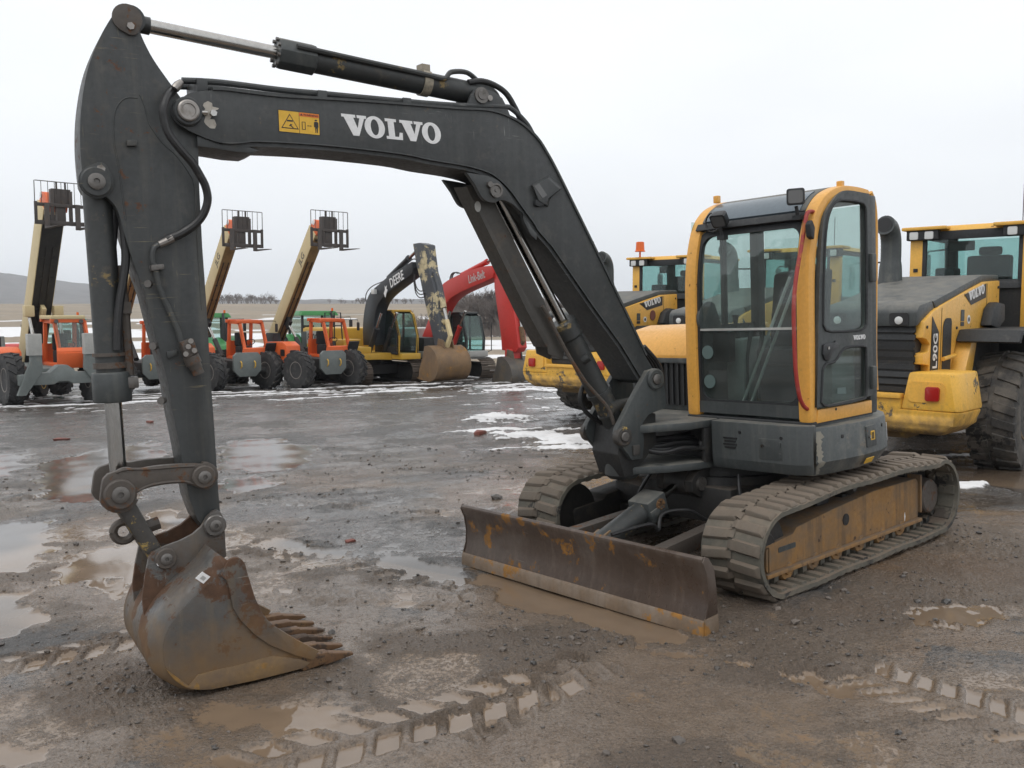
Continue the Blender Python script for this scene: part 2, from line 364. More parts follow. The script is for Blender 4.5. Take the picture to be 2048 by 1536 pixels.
# ---------------------------------------------------------------- numpy noise
def _h(ix, iy, s):
    n = (ix*374761393 + iy*668265263 + s*1442695041) & 0x7fffffff
    n = ((n ^ (n >> 13))*1274126177) & 0x7fffffff
    n = ((n ^ (n >> 16))*668265263) & 0x7fffffff
    return ((n ^ (n >> 15)) & 0xffff)/65535.
def pnoise(x, y, s=0):
    ix = np.floor(x).astype(np.int64); iy = np.floor(y).astype(np.int64); fx = x-ix; fy = y-iy
    u = fx*fx*fx*(fx*(fx*6-15)+10); v = fy*fy*fy*(fy*(fy*6-15)+10)
    def g(dx, dy):
        a = _h(ix+dx, iy+dy, s)*2*math.pi; return np.cos(a)*(fx-dx)+np.sin(a)*(fy-dy)
    a = g(0, 0)*(1-u)+g(1, 0)*u; b = g(0, 1)*(1-u)+g(1, 1)*u
    return (a*(1-v)+b*v)*1.5
def fbm(x, y, f, octv=4, s=0, gain=.5):
    t = 0; a = 1
    for i in range(octv): t = t + a*pnoise(x*f+i*17.3, y*f-i*9.1, s+i); f *= 2.03; a *= gain
    return t
# polar grid round the viewpoint, fine where the yard is near
def build_ground():
    dense = np.linspace(R(90-35), R(90+35), 780); rest = np.linspace(R(90+35), R(90+325), 92)[1:-1]
    th = np.concatenate([dense, rest]); NT_ = len(th)
    rad = np.concatenate([[.2, .5, .8], np.exp(np.linspace(math.log(1.1), math.log(46), 690)), np.exp(np.linspace(math.log(46.6), math.log(9000), 110))])
    NR = len(rad); rr, tt = np.meshgrid(rad, th, indexing='ij'); x = (rr*np.cos(tt)).ravel(); y = (rr*np.sin(tt)).ravel(); r = rr.ravel()
    near = 1-sstep(30, 48, r)
    z0 = ground_z(x, y)
    # loose gravel and churned mud
    d = .022*fbm(x, y, .45, 3, 1) + .016*fbm(x, y, 1.9, 3, 5)
    peb = np.abs(pnoise(x*26, y*26, 11)); rough_patch = sstep(-.25, .35, fbm(x, y, .7, 3, 21))
    fine = .007*fbm(x, y, 9, 3, 31) + (.004+.009*rough_patch)*peb + .003*pnoise(x*60, y*60, 41)
    # long wheel ruts running across the yard
    q = (x*.93+y*.36); p = (-x*.36+y*.93)
    rut = .02*pnoise(q*.16, p*2.4, 51) + .014*pnoise(q*.3, p*5., 52)
    far_rut = sstep(8, 13, r)
    d = d + rut*(.25+.75*far_rut)
    water = np.zeros_like(x); mudw = np.zeros_like(x); snow = np.zeros_like(x); flat = np.zeros_like(x); lvl = np.zeros_like(x)
    edge = .10*fbm(x, y, 1.6, 4, 61) + .05*fbm(x, y, 6, 3, 62)
    def sd_poly(px, py, pts):
        dmin = np.full(px.shape, 1e9); ins = np.zeros(px.shape, bool)
        for i in range(len(pts)):
            ax, ay = pts[i]; bx, by = pts[(i+1) % len(pts)]; ex, ey = bx-ax, by-ay
            t = np.clip(((px-ax)*ex+(py-ay)*ey)/(ex*ex+ey*ey+1e-12), 0, 1)
            dmin = np.minimum(dmin, np.hypot(px-ax-t*ex, py-ay-t*ey))
            c = ((ay > py) != (by > py)) & (px < (bx-ax)*(py-ay)/(by-ay+1e-12)+ax); ins ^= c
        return np.where(ins, -dmin, dmin)
    def basin(pts, amp=1., mud=.0, depth=.0, w=.03, kind='w', soft=0.):
        a = np.array(pts); m = .6
        k = np.where((x > a[:, 0].min()-m) & (x < a[:, 0].max()+m) & (y > a[:, 1].min()-m) & (y < a[:, 1].max()+m))[0]
        if not len(k): return
        s = sd_poly(x[k], y[k], pts) + edge[k]*amp*2.0 + soft*np.maximum(0, d[k]+fine[k])*6
        f = 1-sstep(-w, w, s)
        if kind == 'w': water[k] = np.maximum(water[k], f); mudw[k] = np.maximum(mudw[k], f*mud)
        elif kind == 'm': mudw[k] = np.maximum(mudw[k], f*mud); flat[k] = np.maximum(flat[k], f*depth)
        elif kind == 's': snow[k] = np.maximum(snow[k], f)
    def print_row(p0, p1, width, n, wet=1., depth=.03, mud=.8, gap=.30, skew=.22, two=True):
        """a row of tyre lug prints from p0 to p1 pressed into the mud, some filled with water"""
        p0 = np.array(p0); p1 = np.array(p1); L = np.hypot(*(p1-p0)); t = (p1-p0)/L; nn = np.array([-t[1], t[0]]); st = L/n
        k = np.where((np.abs((x-p0[0])*nn[0]+(y-p0[1])*nn[1]) < width*.75) & ((x-p0[0])*t[0]+(y-p0[1])*t[1] > -.3) & ((x-p0[0])*t[0]+(y-p0[1])*t[1] < L+.3))[0]
        if not len(k): return
        a = (x[k]-p0[0])*t[0]+(y[k]-p0[1])*t[1] + .14*edge[k]; b = (x[k]-p0[0])*nn[0]+(y[k]-p0[1])*nn[1] + .12*edge[k]
        best = np.zeros(len(k)); wsel = np.zeros(len(k))
        for side in ((-1, 1) if two else (0,)):
            bb = b - side*width*.27; sh = a + bb*skew*side*2.2 + (st*.5 if side > 0 else 0); c = np.mod(sh, st)/st; idx = np.floor(sh/st)
            f = sstep(gap*.5-.10, gap*.5+.08, c)*(1-sstep(1-gap*.5-.08, 1-gap*.5+.10, c))*(1-sstep(width*.20-.03, width*.20+.03, np.abs(bb)))
            f = f*(a > -.05)*(a < L+.05)
            rnd = _h(idx.astype(np.int64), np.full(len(k), 3+side, np.int64), int(p0[0]*100) & 1023)
            best = np.maximum(best, f); wsel = np.maximum(wsel, f*(rnd < wet))
        ring = sstep(0, .5, 1-np.abs(b)/(width*.62))
        d[k] += .012*ring*(1-best) - depth*.6*best
        mudw[k] = np.maximum(mudw[k], mud*ring)
        water[k] = np.maximum(water[k], sstep(.55, .85, wsel))
    basin([(-7.149, 14.686), (-6.484, 16.096), (-5.571, 14.734), (-4.557, 11.761), (-4.316, 10.235), (-4.881, 10.096), (-6.012, 11.159), (-7.139, 13.422)], 1.2)
    basin([(-8.849, 14.932), (-8.13, 14.834), (-7.221, 13.435), (-7.026, 12.54), (-7.355, 12.384)], 1)
    basin([(-5.598, 9.215), (-4.826, 9.124), (-4.026, 7.932), (-3.836, 7.073), (-4.29, 7.03)], .8)
    basin([(-3.937, 6.441), (-3.494, 6.429), (-3.082, 5.84), (-3.138, 5.522), (-3.348, 5.456)], .8, mud=.5)
    basin([(-5.144, 15.561), (-4.142, 16.047), (-3.069, 14.355), (-2.946, 12.459), (-3.549, 12.14), (-4.198, 12.781)], 1.2)
    basin([(-3.838, 11.775), (-3.186, 11.795), (-2.792, 10.775), (-3.143, 10.337), (-3.539, 10.664)], .8)
    basin([(-0.212, 15.867), (0.682, 16.139), (1.331, 15.342), (1.267, 14.598), (0.459, 14.724), (-0.118, 15.193)], 1.5, kind='s', w=.08)
    basin([(-0.97, 18.581), (-0.256, 19.209), (0.37, 18.505), (-0.139, 17.873), (-0.729, 17.726)], 2., kind='s', w=.1)
    basin([(4.514, 9.226), (4.992, 9.4), (4.701, 8.895), (4.394, 8.825)], .5, kind='s', w=.06)
    basin([(-3.839, 9.472), (-3.594, 9.528), (-3.211, 8.764), (-3.248, 8.225), (-3.574, 8.629)], .5)
    basin([(-2.312, 7.863), (-1.635, 7.586), (-1.087, 7.334), (-0.314, 6.638), (-0.317, 6.325), (-0.822, 6.515), (-1.516, 7.021), (-2.228, 7.427)], 1.0, mud=.2, soft=1)
    basin([(-0.339, 6.782), (0.265, 6.188), (0.733, 5.5), (1.07, 5.028), (0.95, 4.845), (0.515, 5.171), (-0.046, 5.887), (-0.305, 6.441)], .6, mud=.9)
    basin([(0.44, 4.974), (1.031, 4.84), (1.416, 4.658), (1.702, 4.303), (1.685, 4.135), (1.382, 4.218), (0.975, 4.566), (0.612, 4.775)], .9, mud=.9, soft=.6)
    basin([(-1.86, 4.515), (-1.394, 4.507), (-0.982, 4.499), (-0.908, 4.149), (-1.024, 3.859), (-0.999, 3.6), (-1.447, 3.638), (-1.703, 4.008)], .8, mud=.85, kind='m', depth=.7)
    basin([(-1.522, 4.428), (-1.027, 4.467), (-0.783, 4.244), (-0.968, 3.999), (-1.329, 4.13)], 1.2, mud=1., soft=1.6, w=.2)
    basin([(-2.532, 4.339), (-2.348, 4.272), (-2.132, 3.95), (-2.145, 3.729), (-2.464, 3.977)], .6, mud=.2, soft=1)
    basin([(2.26, 5.364), (2.979, 5.466), (2.988, 5.102), (2.474, 4.992)], .9, mud=.4, soft=1.5)
    basin([(5.638, 13.047), (6.72, 12.893), (6.106, 10.361), (5.048, 8.551), (4.672, 9.552)], 1., mud=0)
    basin([(-3.729, 7.683), (-3.047, 8.716), (-2.316, 7.442), (-2.194, 6.448), (-2.907, 6.415), (-3.501, 6.88)], .9, mud=.25, soft=1.6)
    basin([(-2.925, 5.247), (-2.496, 5.632), (-2.029, 5.158), (-1.888, 4.339), (-2.348, 4.272)], 1., mud=.0, kind='m')
    basin([(-0.35, 4.98), (0.634, 4.956), (1.822, 4.126), (1.551, 3.489), (-0.154, 3.624), (-0.503, 4.334)], 1.5, mud=.9, kind='m', depth=.1)
    basin([(1.377, 5.871), (1.659, 5.484), (3.251, 6.608), (3.935, 6.51), (2.724, 4.461), (1.298, 4.812)], 1.5, mud=.75, kind='m')
    print_row([(-2.969, 4.915)][0], [(-2.153, 5.484)][0], .42, 6, wet=.95, depth=.024)
    print_row([(-1.166, 3.675)][0], [(0.091, 4.449)][0], .46, 8, wet=1., depth=.028, mud=1.)
    print_row([(-0.238, 4.011)][0], [(0.415, 4.686)][0], .40, 5, wet=.12, depth=.055, mud=1.)
    print_row([(1.785, 4.421)][0], [(2.249, 3.731)][0], .46, 7, wet=.8, depth=.025, mud=.8)
    print_row([(-2.367, 7.61)][0], [(-0.258, 6.193)][0], .36, 16, wet=.45, depth=.03, mud=.5)
    print_row([(-1.75, 6.156)][0], [(-0.309, 5.822)][0], .34, 10, wet=.1, depth=.035, mud=.9)
    print_row([(-0.587, 8.458)][0], [(-2.852, 9.73)][0], .34, 16, wet=.3, depth=.02, mud=.3)
    print_row([(-6.028, 10.524)][0], [(-4.834, 12.671)][0], .36, 10, wet=.2, depth=.03, mud=.5)
    print_row([(-8.201, 38.586)][0], [(-15.162, 28.368)][0], .5, 24, wet=0., depth=.05, mud=.1)
    # broad wet film where the mud has been rolled smooth
    sheen = sstep(-.34, .40, fbm(x*.9+.3*y, y*1.25-.3*x, .55, 6, 131, .66) + .14*(1-sstep(-3, 3, x)) - .10*sstep(1, 4, x-.3*(y-4)) + .14)
    sheen = np.maximum(sheen*.95, .9*flat)
    # wet hollows further off
    lowf = fbm(q*.5, p*1.5, .5, 4, 71)
    auto = sstep(.20, .44, lowf + .4*fbm(x, y, 2.2, 3, 73))*sstep(4.5, 7.5, r)*(1-sstep(9, 13, r))*.8
    water = np.maximum(water, auto*.92)
    # small wet spots in the near mud
    spots = sstep(.22, .62, fbm(x, y, 1.1, 4, 75))*(1-sstep(9, 14, r))*.62
    water = np.maximum(water, spots)
    # snow left in ruts and along the rows of machines
    sn = fbm(q*.30, p*1.5, .8, 5, 81, .62) + .44*np.exp(-((r-31)/3.4)**2) + .22*np.exp(-(((x-1)/3.5)**2+((y-16)/4.5)**2)) - .15
    yard_snow = sstep(.44, .56, sn)*sstep(11, 15, r)*(1-sstep(36, 42, y))
    yard_snow = yard_snow*np.maximum(sstep(21, 27, r), sstep(-3, .5, x))
    fld = fbm(x*.45, y*1.6, .03, 5, 91, .6); fld_s = sstep(.17, .33, fld+.22*np.exp(-((y-120)/55)**2))*sstep(40, 60, r)*(1-.75*sstep(170, 330, r))
    snow = np.maximum(snow, np.maximum(yard_snow, fld_s))
    water = water*(1-snow)
    mud_auto = sstep(-.45, .15, fbm(x, y, .35, 4, 101)+.10*sstep(-1, 2, x+.4*(y-5)))
    mudw = np.maximum(mudw, mud_auto*(1-.75*sstep(9, 15, r))*.85)
    h = d*(1-.35*sheen) + fine*(1-.5*flat)*(1-.88*sheen)
    lo = .022*fbm(x, y, .45, 3, 1)-.012
    h = h*(1-water) + lo*water + snow*near*(.03+.012*fbm(x, y, 3, 3, 111))
    z = z0 + h*near + (1-near)*.25*fbm(x, y, .05, 4, 121)*sstep(60, 200, r)
    co = np.stack([x, y, z], -1).astype(np.float32)
    i = np.arange(NR-1)[:, None]; j = np.arange(NT_)[None, :]; j2 = (j+1) % NT_
    f = np.stack([i*NT_+j, (i+1)*NT_+j, (i+1)*NT_+j2, i*NT_+j2], -1).reshape(-1, 4)
    c0 = len(co); co = np.vstack([co, [[0, 0, float(ground_z(0, 0))]]]).astype(np.float32)
    me = bpy.data.meshes.new('ground'); nf = len(f); tri = np.stack([np.full(NT_, c0), np.arange(NT_), (np.arange(NT_)+1) % NT_], -1)
    me.vertices.add(len(co)); me.vertices.foreach_set('co', co.ravel())
    loops = np.concatenate([f.ravel(), tri.ravel()]); me.loops.add(len(loops)); me.loops.foreach_set('vertex_index', loops.astype(np.int32))
    me.polygons.add(nf+NT_); st = np.concatenate([np.arange(nf)*4, nf*4+np.arange(NT_)*3]); me.polygons.foreach_set('loop_start', st.astype(np.int32))
    me.update(calc_edges=True); me.validate()
    for nm, arr in (('water', water), ('snow', snow), ('mud', mudw), ('dist', np.clip(r/400, 0, 1)), ('rough', rough_patch), ('sheen', sheen)):
        at = me.attributes.new(nm, 'FLOAT', 'POINT'); at.data.foreach_set('value', np.append(arr, 0).astype(np.float32))
    me.polygons.foreach_set('use_smooth', np.ones(nf+NT_, bool))
    # material
    g = NT('wet gravel and mud'); A = lambda n: g.n('Attribute', attribute_name=n).outputs['Fac']
    wv, sv, mv, dv = A('water'), A('snow'), A('mud'), A('dist')
    n1 = g.noise(1.1, 6, .6); n2 = g.noise(9, 6, .7); n3 = g.noise(55, 4, .6); vor = g.n('TexVoronoi', i_Vector=g.co.outputs['Object'], i_Scale=48.)
    grit = g.ramp(g.noise(34, 5, .75), .38, .62); speck = g.ramp(g.noise(95, 3, .6), .40, .60)
    stone = g.mix(g.ramp(n2, .3, .7), (.050, .047, .045), (.115, .106, .098)); stone = g.mix(g.ramp(vor.outputs['Color'], .45, 1., 0, .6), stone, (.12, .115, .108))
    mud = g.mix(g.ramp(n1, .3, .7), (.148, .109, .079), (.218, .165, .121)); mud = g.mix(g.ramp(n2, .45, .7, 0, .5), mud, (.088, .067, .050))
    mud = g.mix(g.ramp(g.noise(.5, 4), .52, .72, 0, .6), mud, (.185, .105, .05))
    mf = g.math('ADD', mv, g.ramp(n2, .3, .7, -.3, .3)); mf = g.math('ADD', mf, g.ramp(grit, 0, 1, -.22, .22)); mf = g.ramp(mf, .1, .75)
    c = g.mix(mf, stone, mud)
    c = g.mix(g.math('MULTIPLY', g.math('SUBTRACT', 1., speck), .36), c, (.030, .027, .025)); c = g.mix(g.ramp(g.noise(70, 2), .62, .72, 0, .6), c, (.17, .155, .14))
    red = g.math('MULTIPLY', g.ramp(g.noise(1.7, 7, .7), .68, .74, 0, .22), g.ramp(dv, .01, .025)); c = g.mix(red, c, (.20, .06, .045))
    wc = g.mix(g.ramp(mv, .3, .8), (.062, .053, .045), (.20, .143, .096)); wc = g.mix(g.ramp(g.noise(3, 5), .4, .75, 0, .5), wc, (.13, .095, .068))
    film = g.math('ADD', wv, g.math('ADD', g.ramp(n2, .25, .75, -.22, .22), g.ramp(grit, 0, 1, -.26, .20)))
    wf = g.math('MAXIMUM', g.ramp(film, .42, .66), g.ramp(wv, .80, .97)); c = g.mix(wf, c, wc)
    # fields beyond the yard: straw stubble
    straw = g.mix(g.ramp(g.noise(.03, 8, .7, stretch=(.5, 2, 1)), .35, .65), (.30, .235, .165), (.215, .18, .14)); straw = g.mix(g.ramp(g.noise(.35, 6, .7), .45, .7, 0, .5), straw, (.15, .14, .085))
    ff = g.ramp(g.math('ADD', dv, g.ramp(n1, .3, .7, -.01, .01)), .105, .135); c = g.mix(ff, c, straw)
    c = g.mix(g.ramp(g.math('ADD', sv, g.ramp(n2, .3, .7, -.25, .2)), .35, .65), c, g.mix(g.ramp(n2, .3, .8), (.80, .81, .83), (.62, .61, .60)))
    wet = g.ramp(g.noise(.9, 5), .35, .65); film_f = g.math('MULTIPLY', g.ramp(g.math('ADD', A('sheen'), g.math('ADD', g.ramp(n2, .3, .7, -.38, .30), g.ramp(g.noise(2.6, 6, .7), .3, .7, -.25, .25))), .2, .85), g.ramp(grit, .0, .6, .45, 1.))
    rg = g.mix(wet, (.46,)*3, (.20,)*3); rg = g.mix(g.ramp(n3, .3, .7, 0, .3), rg, (.8,)*3); rg = g.mix(g.math('MULTIPLY', film_f, .95), rg, (.085,)*3); rg = g.mix(ff, rg, (.95,)*3); rg = g.mix(sv, rg, (.7,)*3); rg = g.mix(wf, rg, g.mix(g.ramp(dv, .012, .035), (.055,)*3, (.16,)*3))
    hh = g.math('ADD', g.math('ADD', g.math('MULTIPLY', n3, .8), g.math('MULTIPLY', grit, .9)), g.math('MULTIPLY', vor.outputs['Distance'], -.9)); hh = g.math('MULTIPLY', hh, g.math('SUBTRACT', 1., wf)); hh = g.math('MULTIPLY', hh, g.math('SUBTRACT', 1., g.math('MULTIPLY', film_f, .86)))
    rip = g.math('MULTIPLY', g.noise(4, 2), g.math('MULTIPLY', wf, .05)); nor = g.bump(g.math('ADD', hh, rip), .012, .9)
    m = g.pbr(c, rg, 0., nor, Specular_IOR_Level=.5)
    o = link('ground', me, m); o['kind'] = 'structure'
    # loose stones and clods lying on the near yard
    rs = np.random.RandomState(5); n = 20000
    pr = np.exp(rs.uniform(math.log(2.4), math.log(15), n)); pt = R(90) + rs.uniform(-R(34), R(34), n); px = pr*np.cos(pt); py = pr*np.sin(pt)
    ri = np.searchsorted(rad, pr)-1; ti = np.clip(np.searchsorted(dense, pt), 0, len(dense)-1); vi = ri*NT_+ti
    keep = (water[vi] < .3) & (snow[vi] < .3) & (rs.uniform(0, 1, n) < (.25+.75*rough_patch[vi])*(1-.8*sheen[vi])); px, py, pz, pr = px[keep], py[keep], z[vi][keep], pr[keep]; n = len(px)
    bm = bmesh.new(); bmesh.ops.create_icosphere(bm, subdivisions=1, radius=1); bv = np.array([v.co[:] for v in bm.verts]); bf = np.array([[v.index for v in f_.verts] for f_ in bm.faces]); bm.free()
    size = .0036*np.exp(rs.normal(0, .55, n))*(1+pr*.1); V = bv[None]*(1+rs.uniform(-.3, .3, (n, len(bv), 1)))*size[:, None, None]*np.array([1.25, 1, .7])
    a = rs.uniform(0, 6.28, n); ca, sa = np.cos(a)[:, None], np.sin(a)[:, None]
    V = np.stack([V[..., 0]*ca-V[..., 1]*sa+px[:, None], V[..., 0]*sa+V[..., 1]*ca+py[:, None], V[..., 2]+(pz+size*.25)[:, None]], -1)
    F = (bf[None]+(np.arange(n)*len(bv))[:, None, None]).reshape(-1, 3)
    me2 = bpy.data.meshes.new('gravel'); me2.from_pydata(V.reshape(-1, 3).tolist(), [], F.tolist())
    gs = NT('gravel stones'); obj = gs.n('NewGeometry').outputs['Random Per Island']
    cc = gs.mix(obj, (.045, .042, .04), (.15, .125, .105)); link('gravel', me2, gs.pbr(cc, gs.ramp(obj, 0, 1, .3, .75)))['kind'] = 'stuff'
build_ground()
# ================================================================ the excavator
EX = thing('excavator', 'large dark grey and yellow tracked excavator with its bucket resting on the mud', 'excavator', M=Matrix([[-0.758908, 0.65, -0.039474, 1.699945], [-0.650506, -0.759501, -6.1e-05, 7.027165], [-0.03002, 0.025632, 0.999221, 0.066118], [0.0, 0.0, 0.0, 1.0]]))
TB = Matrix.Translation((1.0, -.17, 0)) @ Matrix.Rotation(R(-8.5), 4, 'Z')      # plane in which boom and arm work
def smooth_poly(p, n=4): return spline(p, n, True)
# ---------------------------------------------------------------- tracks
def belt_path():
    "inner surface of the rubber track, one closed loop (x, z)"
    f = (.92, .305); b = (-1.262, .318)
    low = [(x, .057+.004*math.sin(9*x)) for x in np.linspace(b[0], f[0], 34)]
    front = arc(f[0], f[1], .248, -84, 80, 16)
    top = [(x, .562+.034*math.sin(math.pi*min(1, max(0, (.80-x)/2.0)))+.006*math.sin(7*x)) for x in np.linspace(.80, -1.2, 34)]
    rear = arc(b[0], b[1], .258, 96, 264, 18)
    return low+front+top+rear
def resample(p, n):
    p = np.array(p+[p[0]]); s = np.concatenate([[0], np.cumsum(np.hypot(*np.diff(p, axis=0).T))]); L = s[-1]
    q = np.linspace(0, L, n, endpoint=False); return np.stack([np.interp(q, s, p[:, 0]), np.interp(q, s, p[:, 1])], -1), L
PATH, PLEN = resample(belt_path(), 220); PITCHES = 53
def path_at(t):
    t = (t % 1)*len(PATH); i = int(t); f = t-i; a = PATH[i % len(PATH)]; b = PATH[(i+1) % len(PATH)]; c = PATH[(i+3) % len(PATH)]; e = PATH[(i-2) % len(PATH)]
    p = a*(1-f)+b*f; d = c-e; d = d/np.hypot(*d); return p, d, np.array([d[1], -d[0]])      # point, forward, outward
def lug_mesh(seed):
    rs = random.Random(seed); m = MB(); j = lambda a: a+rs.uniform(-.006, .006)
    # local x along the track, y across (0 .. .205), z out of the belt
    lo = [(-.040, .0, 0), (.046, -.004, 0), (.030, .205, 0), (-.056, .21, 0)]
    hi = [(j(-.026), .012, .030), (j(.030), .010, .031), (j(.016), .185, .026), (j(-.040), .19, .024)]
    m.hexa(lo, hi); m.add([hi[0], hi[1], (.03, -.03, .012), (-.02, -.03, .012)], [(0, 1, 2, 3)]); return m.mesh('track_lug', .008)
LUGS = [lug_mesh(i) for i in range(5)]
for me in LUGS: me.materials.append(P['lug'])
def track(side):
    y0, y1 = (.675, 1.125) if side > 0 else (-1.125, -.675)
    m = MB(); n = len(PATH); rows = []
    for i in range(n):
        p, d, o = path_at(i/n); wob = .003*math.sin(i*1.7)
        sec = [(y0, 0), (y0, .030), (y0+.03, .036), ((y0+y1)/2, .039), (y1-.03, .036), (y1, .030+wob), (y1, 0)]
        rows.append([(p[0]+o[0]*h, y, p[1]+o[1]*h) for y, h in sec])
    k = len(rows[0]); vs = [q for r in rows for q in r]
    m.add(vs, [(i*k+a, i*k+(a+1) % k, ((i+1) % n)*k+(a+1) % k, ((i+1) % n)*k+a) for i in range(n) for a in range(k)])
    belt = m.build('track_belt', 'rubber_mud', EX, ang=50)
    ribs = MB()
    for q in range(PITCHES):
        p, d, o = path_at((q+.3)/PITCHES); dx, dz = d*.5*PLEN/PITCHES*.62; ix, iz = -o*.016
        for a, b in ((y0+.015, y0+.15), (y1-.15, y1-.03)):
            sk = .012
            q0 = [(p[0]-dx-sk*d[0], a, p[1]-dz), (p[0]+dx-sk*d[0], a, p[1]+dz), (p[0]+dx, b, p[1]+dz), (p[0]-dx, b, p[1]-dz)]
            ribs.hexa(q0, [(u[0]+ix-(.25*(u[0]-p[0])), u[1], u[2]+iz) for u in q0])
        gx, gz = -o*.05
        for a in (y0+.155, y1-.20):
            q0 = [(p[0]-dx*.7, a, p[1]-dz*.7), (p[0]+dx*.7, a, p[1]+dz*.7), (p[0]+dx*.7, a+.04, p[1]+dz*.7), (p[0]-dx*.7, a+.04, p[1]-dz*.7)]
            ribs.hexa(q0, [(u[0]+gx, u[1], u[2]+gz) for u in q0])
    r = ribs.build('inner_ribs', 'rubber_mud', belt); r['kind'] = 'stuff'
    rs = random.Random(side+5)
    for q in range(PITCHES):
        for half in (0, 1):
            p, d, o = path_at((q+.5*half)/PITCHES)
            D = Vector((d[0], 0, d[1])); O = Vector((o[0], 0, o[1])); Yv = Vector((0, 1, 0)) if half else Vector((0, -1, 0))
            M = Matrix((D, Yv, O)).transposed().to_4x4(); M.translation = Vector((p[0], (y0+y1)/2+(.012 if half else -.012), p[1])) + O*.033
            l = bpy.data.objects.new('track_lug', LUGS[rs.randrange(5)]); COL.objects.link(l); l.parent = belt; l.matrix_local = M
    # frame that carries the rollers
    s = side; ya, yb = (.735, .985) if s > 0 else (-.985, -.735)
    fm = 'frame_rust' if s > 0 else 'cf_dark'  # far frame gets the shade-darkened colour
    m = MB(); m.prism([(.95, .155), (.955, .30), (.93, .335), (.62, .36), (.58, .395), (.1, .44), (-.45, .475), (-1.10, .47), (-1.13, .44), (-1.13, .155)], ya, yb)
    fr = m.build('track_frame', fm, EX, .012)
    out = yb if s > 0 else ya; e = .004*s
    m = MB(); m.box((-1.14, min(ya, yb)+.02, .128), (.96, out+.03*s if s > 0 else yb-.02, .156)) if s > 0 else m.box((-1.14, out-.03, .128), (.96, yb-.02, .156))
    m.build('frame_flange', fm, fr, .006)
    if s > 0:
        m = MB(); m.prism(arc(-.04, .335, .042, 0, 360, 20)[:-1], out-.012, out+.004, 'y'); m.build('grease_hole', 'decal_black', fr)
        m = MB(); m.prism(rrect(.60, .265, .80, .30, .01), out-.01, out+.003); m.build('frame_slot', 'body_grey', fr)
        m = MB(); m.prism(rrect(.90, .16, .952, .325, .03), out-.02, out+.012); m.build('frame_end_plate', 'frame_rust', fr, .006)
        m = MB(); m.prism(rrect(.0, .447, .16, .487, .018), .80, .88); m.build('clean_out_hole', 'decal_black', fr)
        m = MB(); m.prism(rrect(-1.175, .19, -1.15, .49, .01), ya+.05, out+.01); m.build('motor_guard', 'frame_rust', fr, .004)
        m = MB(); m.prism([(-.905, .165), (-.90, .205), (-.908, .235), (-.915, .2)], out-.01, out+.003); m.build('white_paint_mark', 'white', fr)
    for x in (.68, .36, .06, -.25, -.56, -.86):
        c = (ya+yb)/2; m = MB()
        m.lathe([(-.115, .045), (-.115, .075), (-.10, .085), (-.055, .085), (-.045, .062), (.045, .062), (.055, .085), (.10, .085), (.115, .075), (.115, .045), (.13, .04)], (x, c, .138), seg=20)
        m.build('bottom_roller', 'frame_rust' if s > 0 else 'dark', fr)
    m = MB(); m.lathe([(-.06, .05), (-.05, .06), (.05, .06), (.07, .045), (.09, .03)], (-.20, (ya+yb)/2+.02*s, .535), (0, s, 0), 20); m.box((-.23, (ya+yb)/2-.03, .45), (-.17, (ya+yb)/2+.03, .52)); m.build('top_roller', 'cf_dark', fr)
    m = MB(); m.lathe([(-.10, .18), (-.10, .225), (-.06, .235), (-.05, .20), (.05, .20), (.06, .235), (.10, .225), (.10, .12), (.12, .10), (.12, .03)], (.92, (ya+yb)/2, .305), (0, s, 0), 32)
    m.build('idler_wheel', 'cf_dark', fr)
    m = MB(); pr = []
    for i in range(42):
        a = 2*math.pi*i/42; rr = .215 if i % 2 else .236; pr += [(-1.262+rr*math.cos(a), .318+rr*math.sin(a))]
    m.prism(pr, (ya+yb)/2-.03, (ya+yb)/2+.03); m.build('sprocket', 'dark', fr)
    m = MB(); m.lathe([(-.16, .15), (.02, .15), (.10, .14), (.135, .132), (.145, .12), (.145, .01)], (-1.30, (ya+yb)/2, .30), (0, s, 0), 36); m.build('final_drive_cover', 'frame_rust' if s < 0 else 'link_rust', fr, label='round grey brown hub cover' if s > 0 else None)
track(1); track(-1)
# ---------------------------------------------------------------- car body under the turntable
m = MB(); m.box((-.62, -.42, .30), (.52, .42, .56)); m.prism([(-.60, .40), (.50, .40), (.42, .78), (-.55, .78)], .22, .30, 'z'); m.prism([(-.60, -.40), (.50, -.40), (.42, -.78), (-.55, -.78)], .22, .30, 'z')
for s in (-1, 1):
    m.prism([(.10, .40*s), (.50, .40*s), (.42, .79*s), (.16, .79*s)][::s], .33, .48, 'z'); m.prism([(-.60, .40*s), (-.2, .40*s), (-.26, .79*s), (-.54, .79*s)][::s], .33, .48, 'z')
m.build('car_body', 'cf_dark', EX, .012)
m = MB(); m.lathe([(0, .50), (.06, .50), (.065, .46), (.17, .46)], (0, 0, .56), (0, 0, 1), 48); m.build('turntable_ring', 'dark', EX)
m = MB(); m.lathe([(-.10, .075), (-.10, .10), (.10, .10), (.10, .075)], (.54, 0, .585), seg=26); m.prism([(.30, .46), (.52, .47), (.63, .53), (.64, .61), (.58, .67), (.48, .69), (.30, .68)], .10, .17); m.prism([(.30, .46), (.52, .47), (.63, .53), (.64, .61), (.58, .67), (.48, .69), (.30, .68)], -.17, -.10)
m.build('cylinder_bracket', 'cf_dark', EX, .008)
m = MB(); m.lathe([(-.19, .035), (-.19, .05), (.19, .05), (.19, .035)], (.54, 0, .585), seg=18); m.build('cylinder_pin', 'pin', EX)
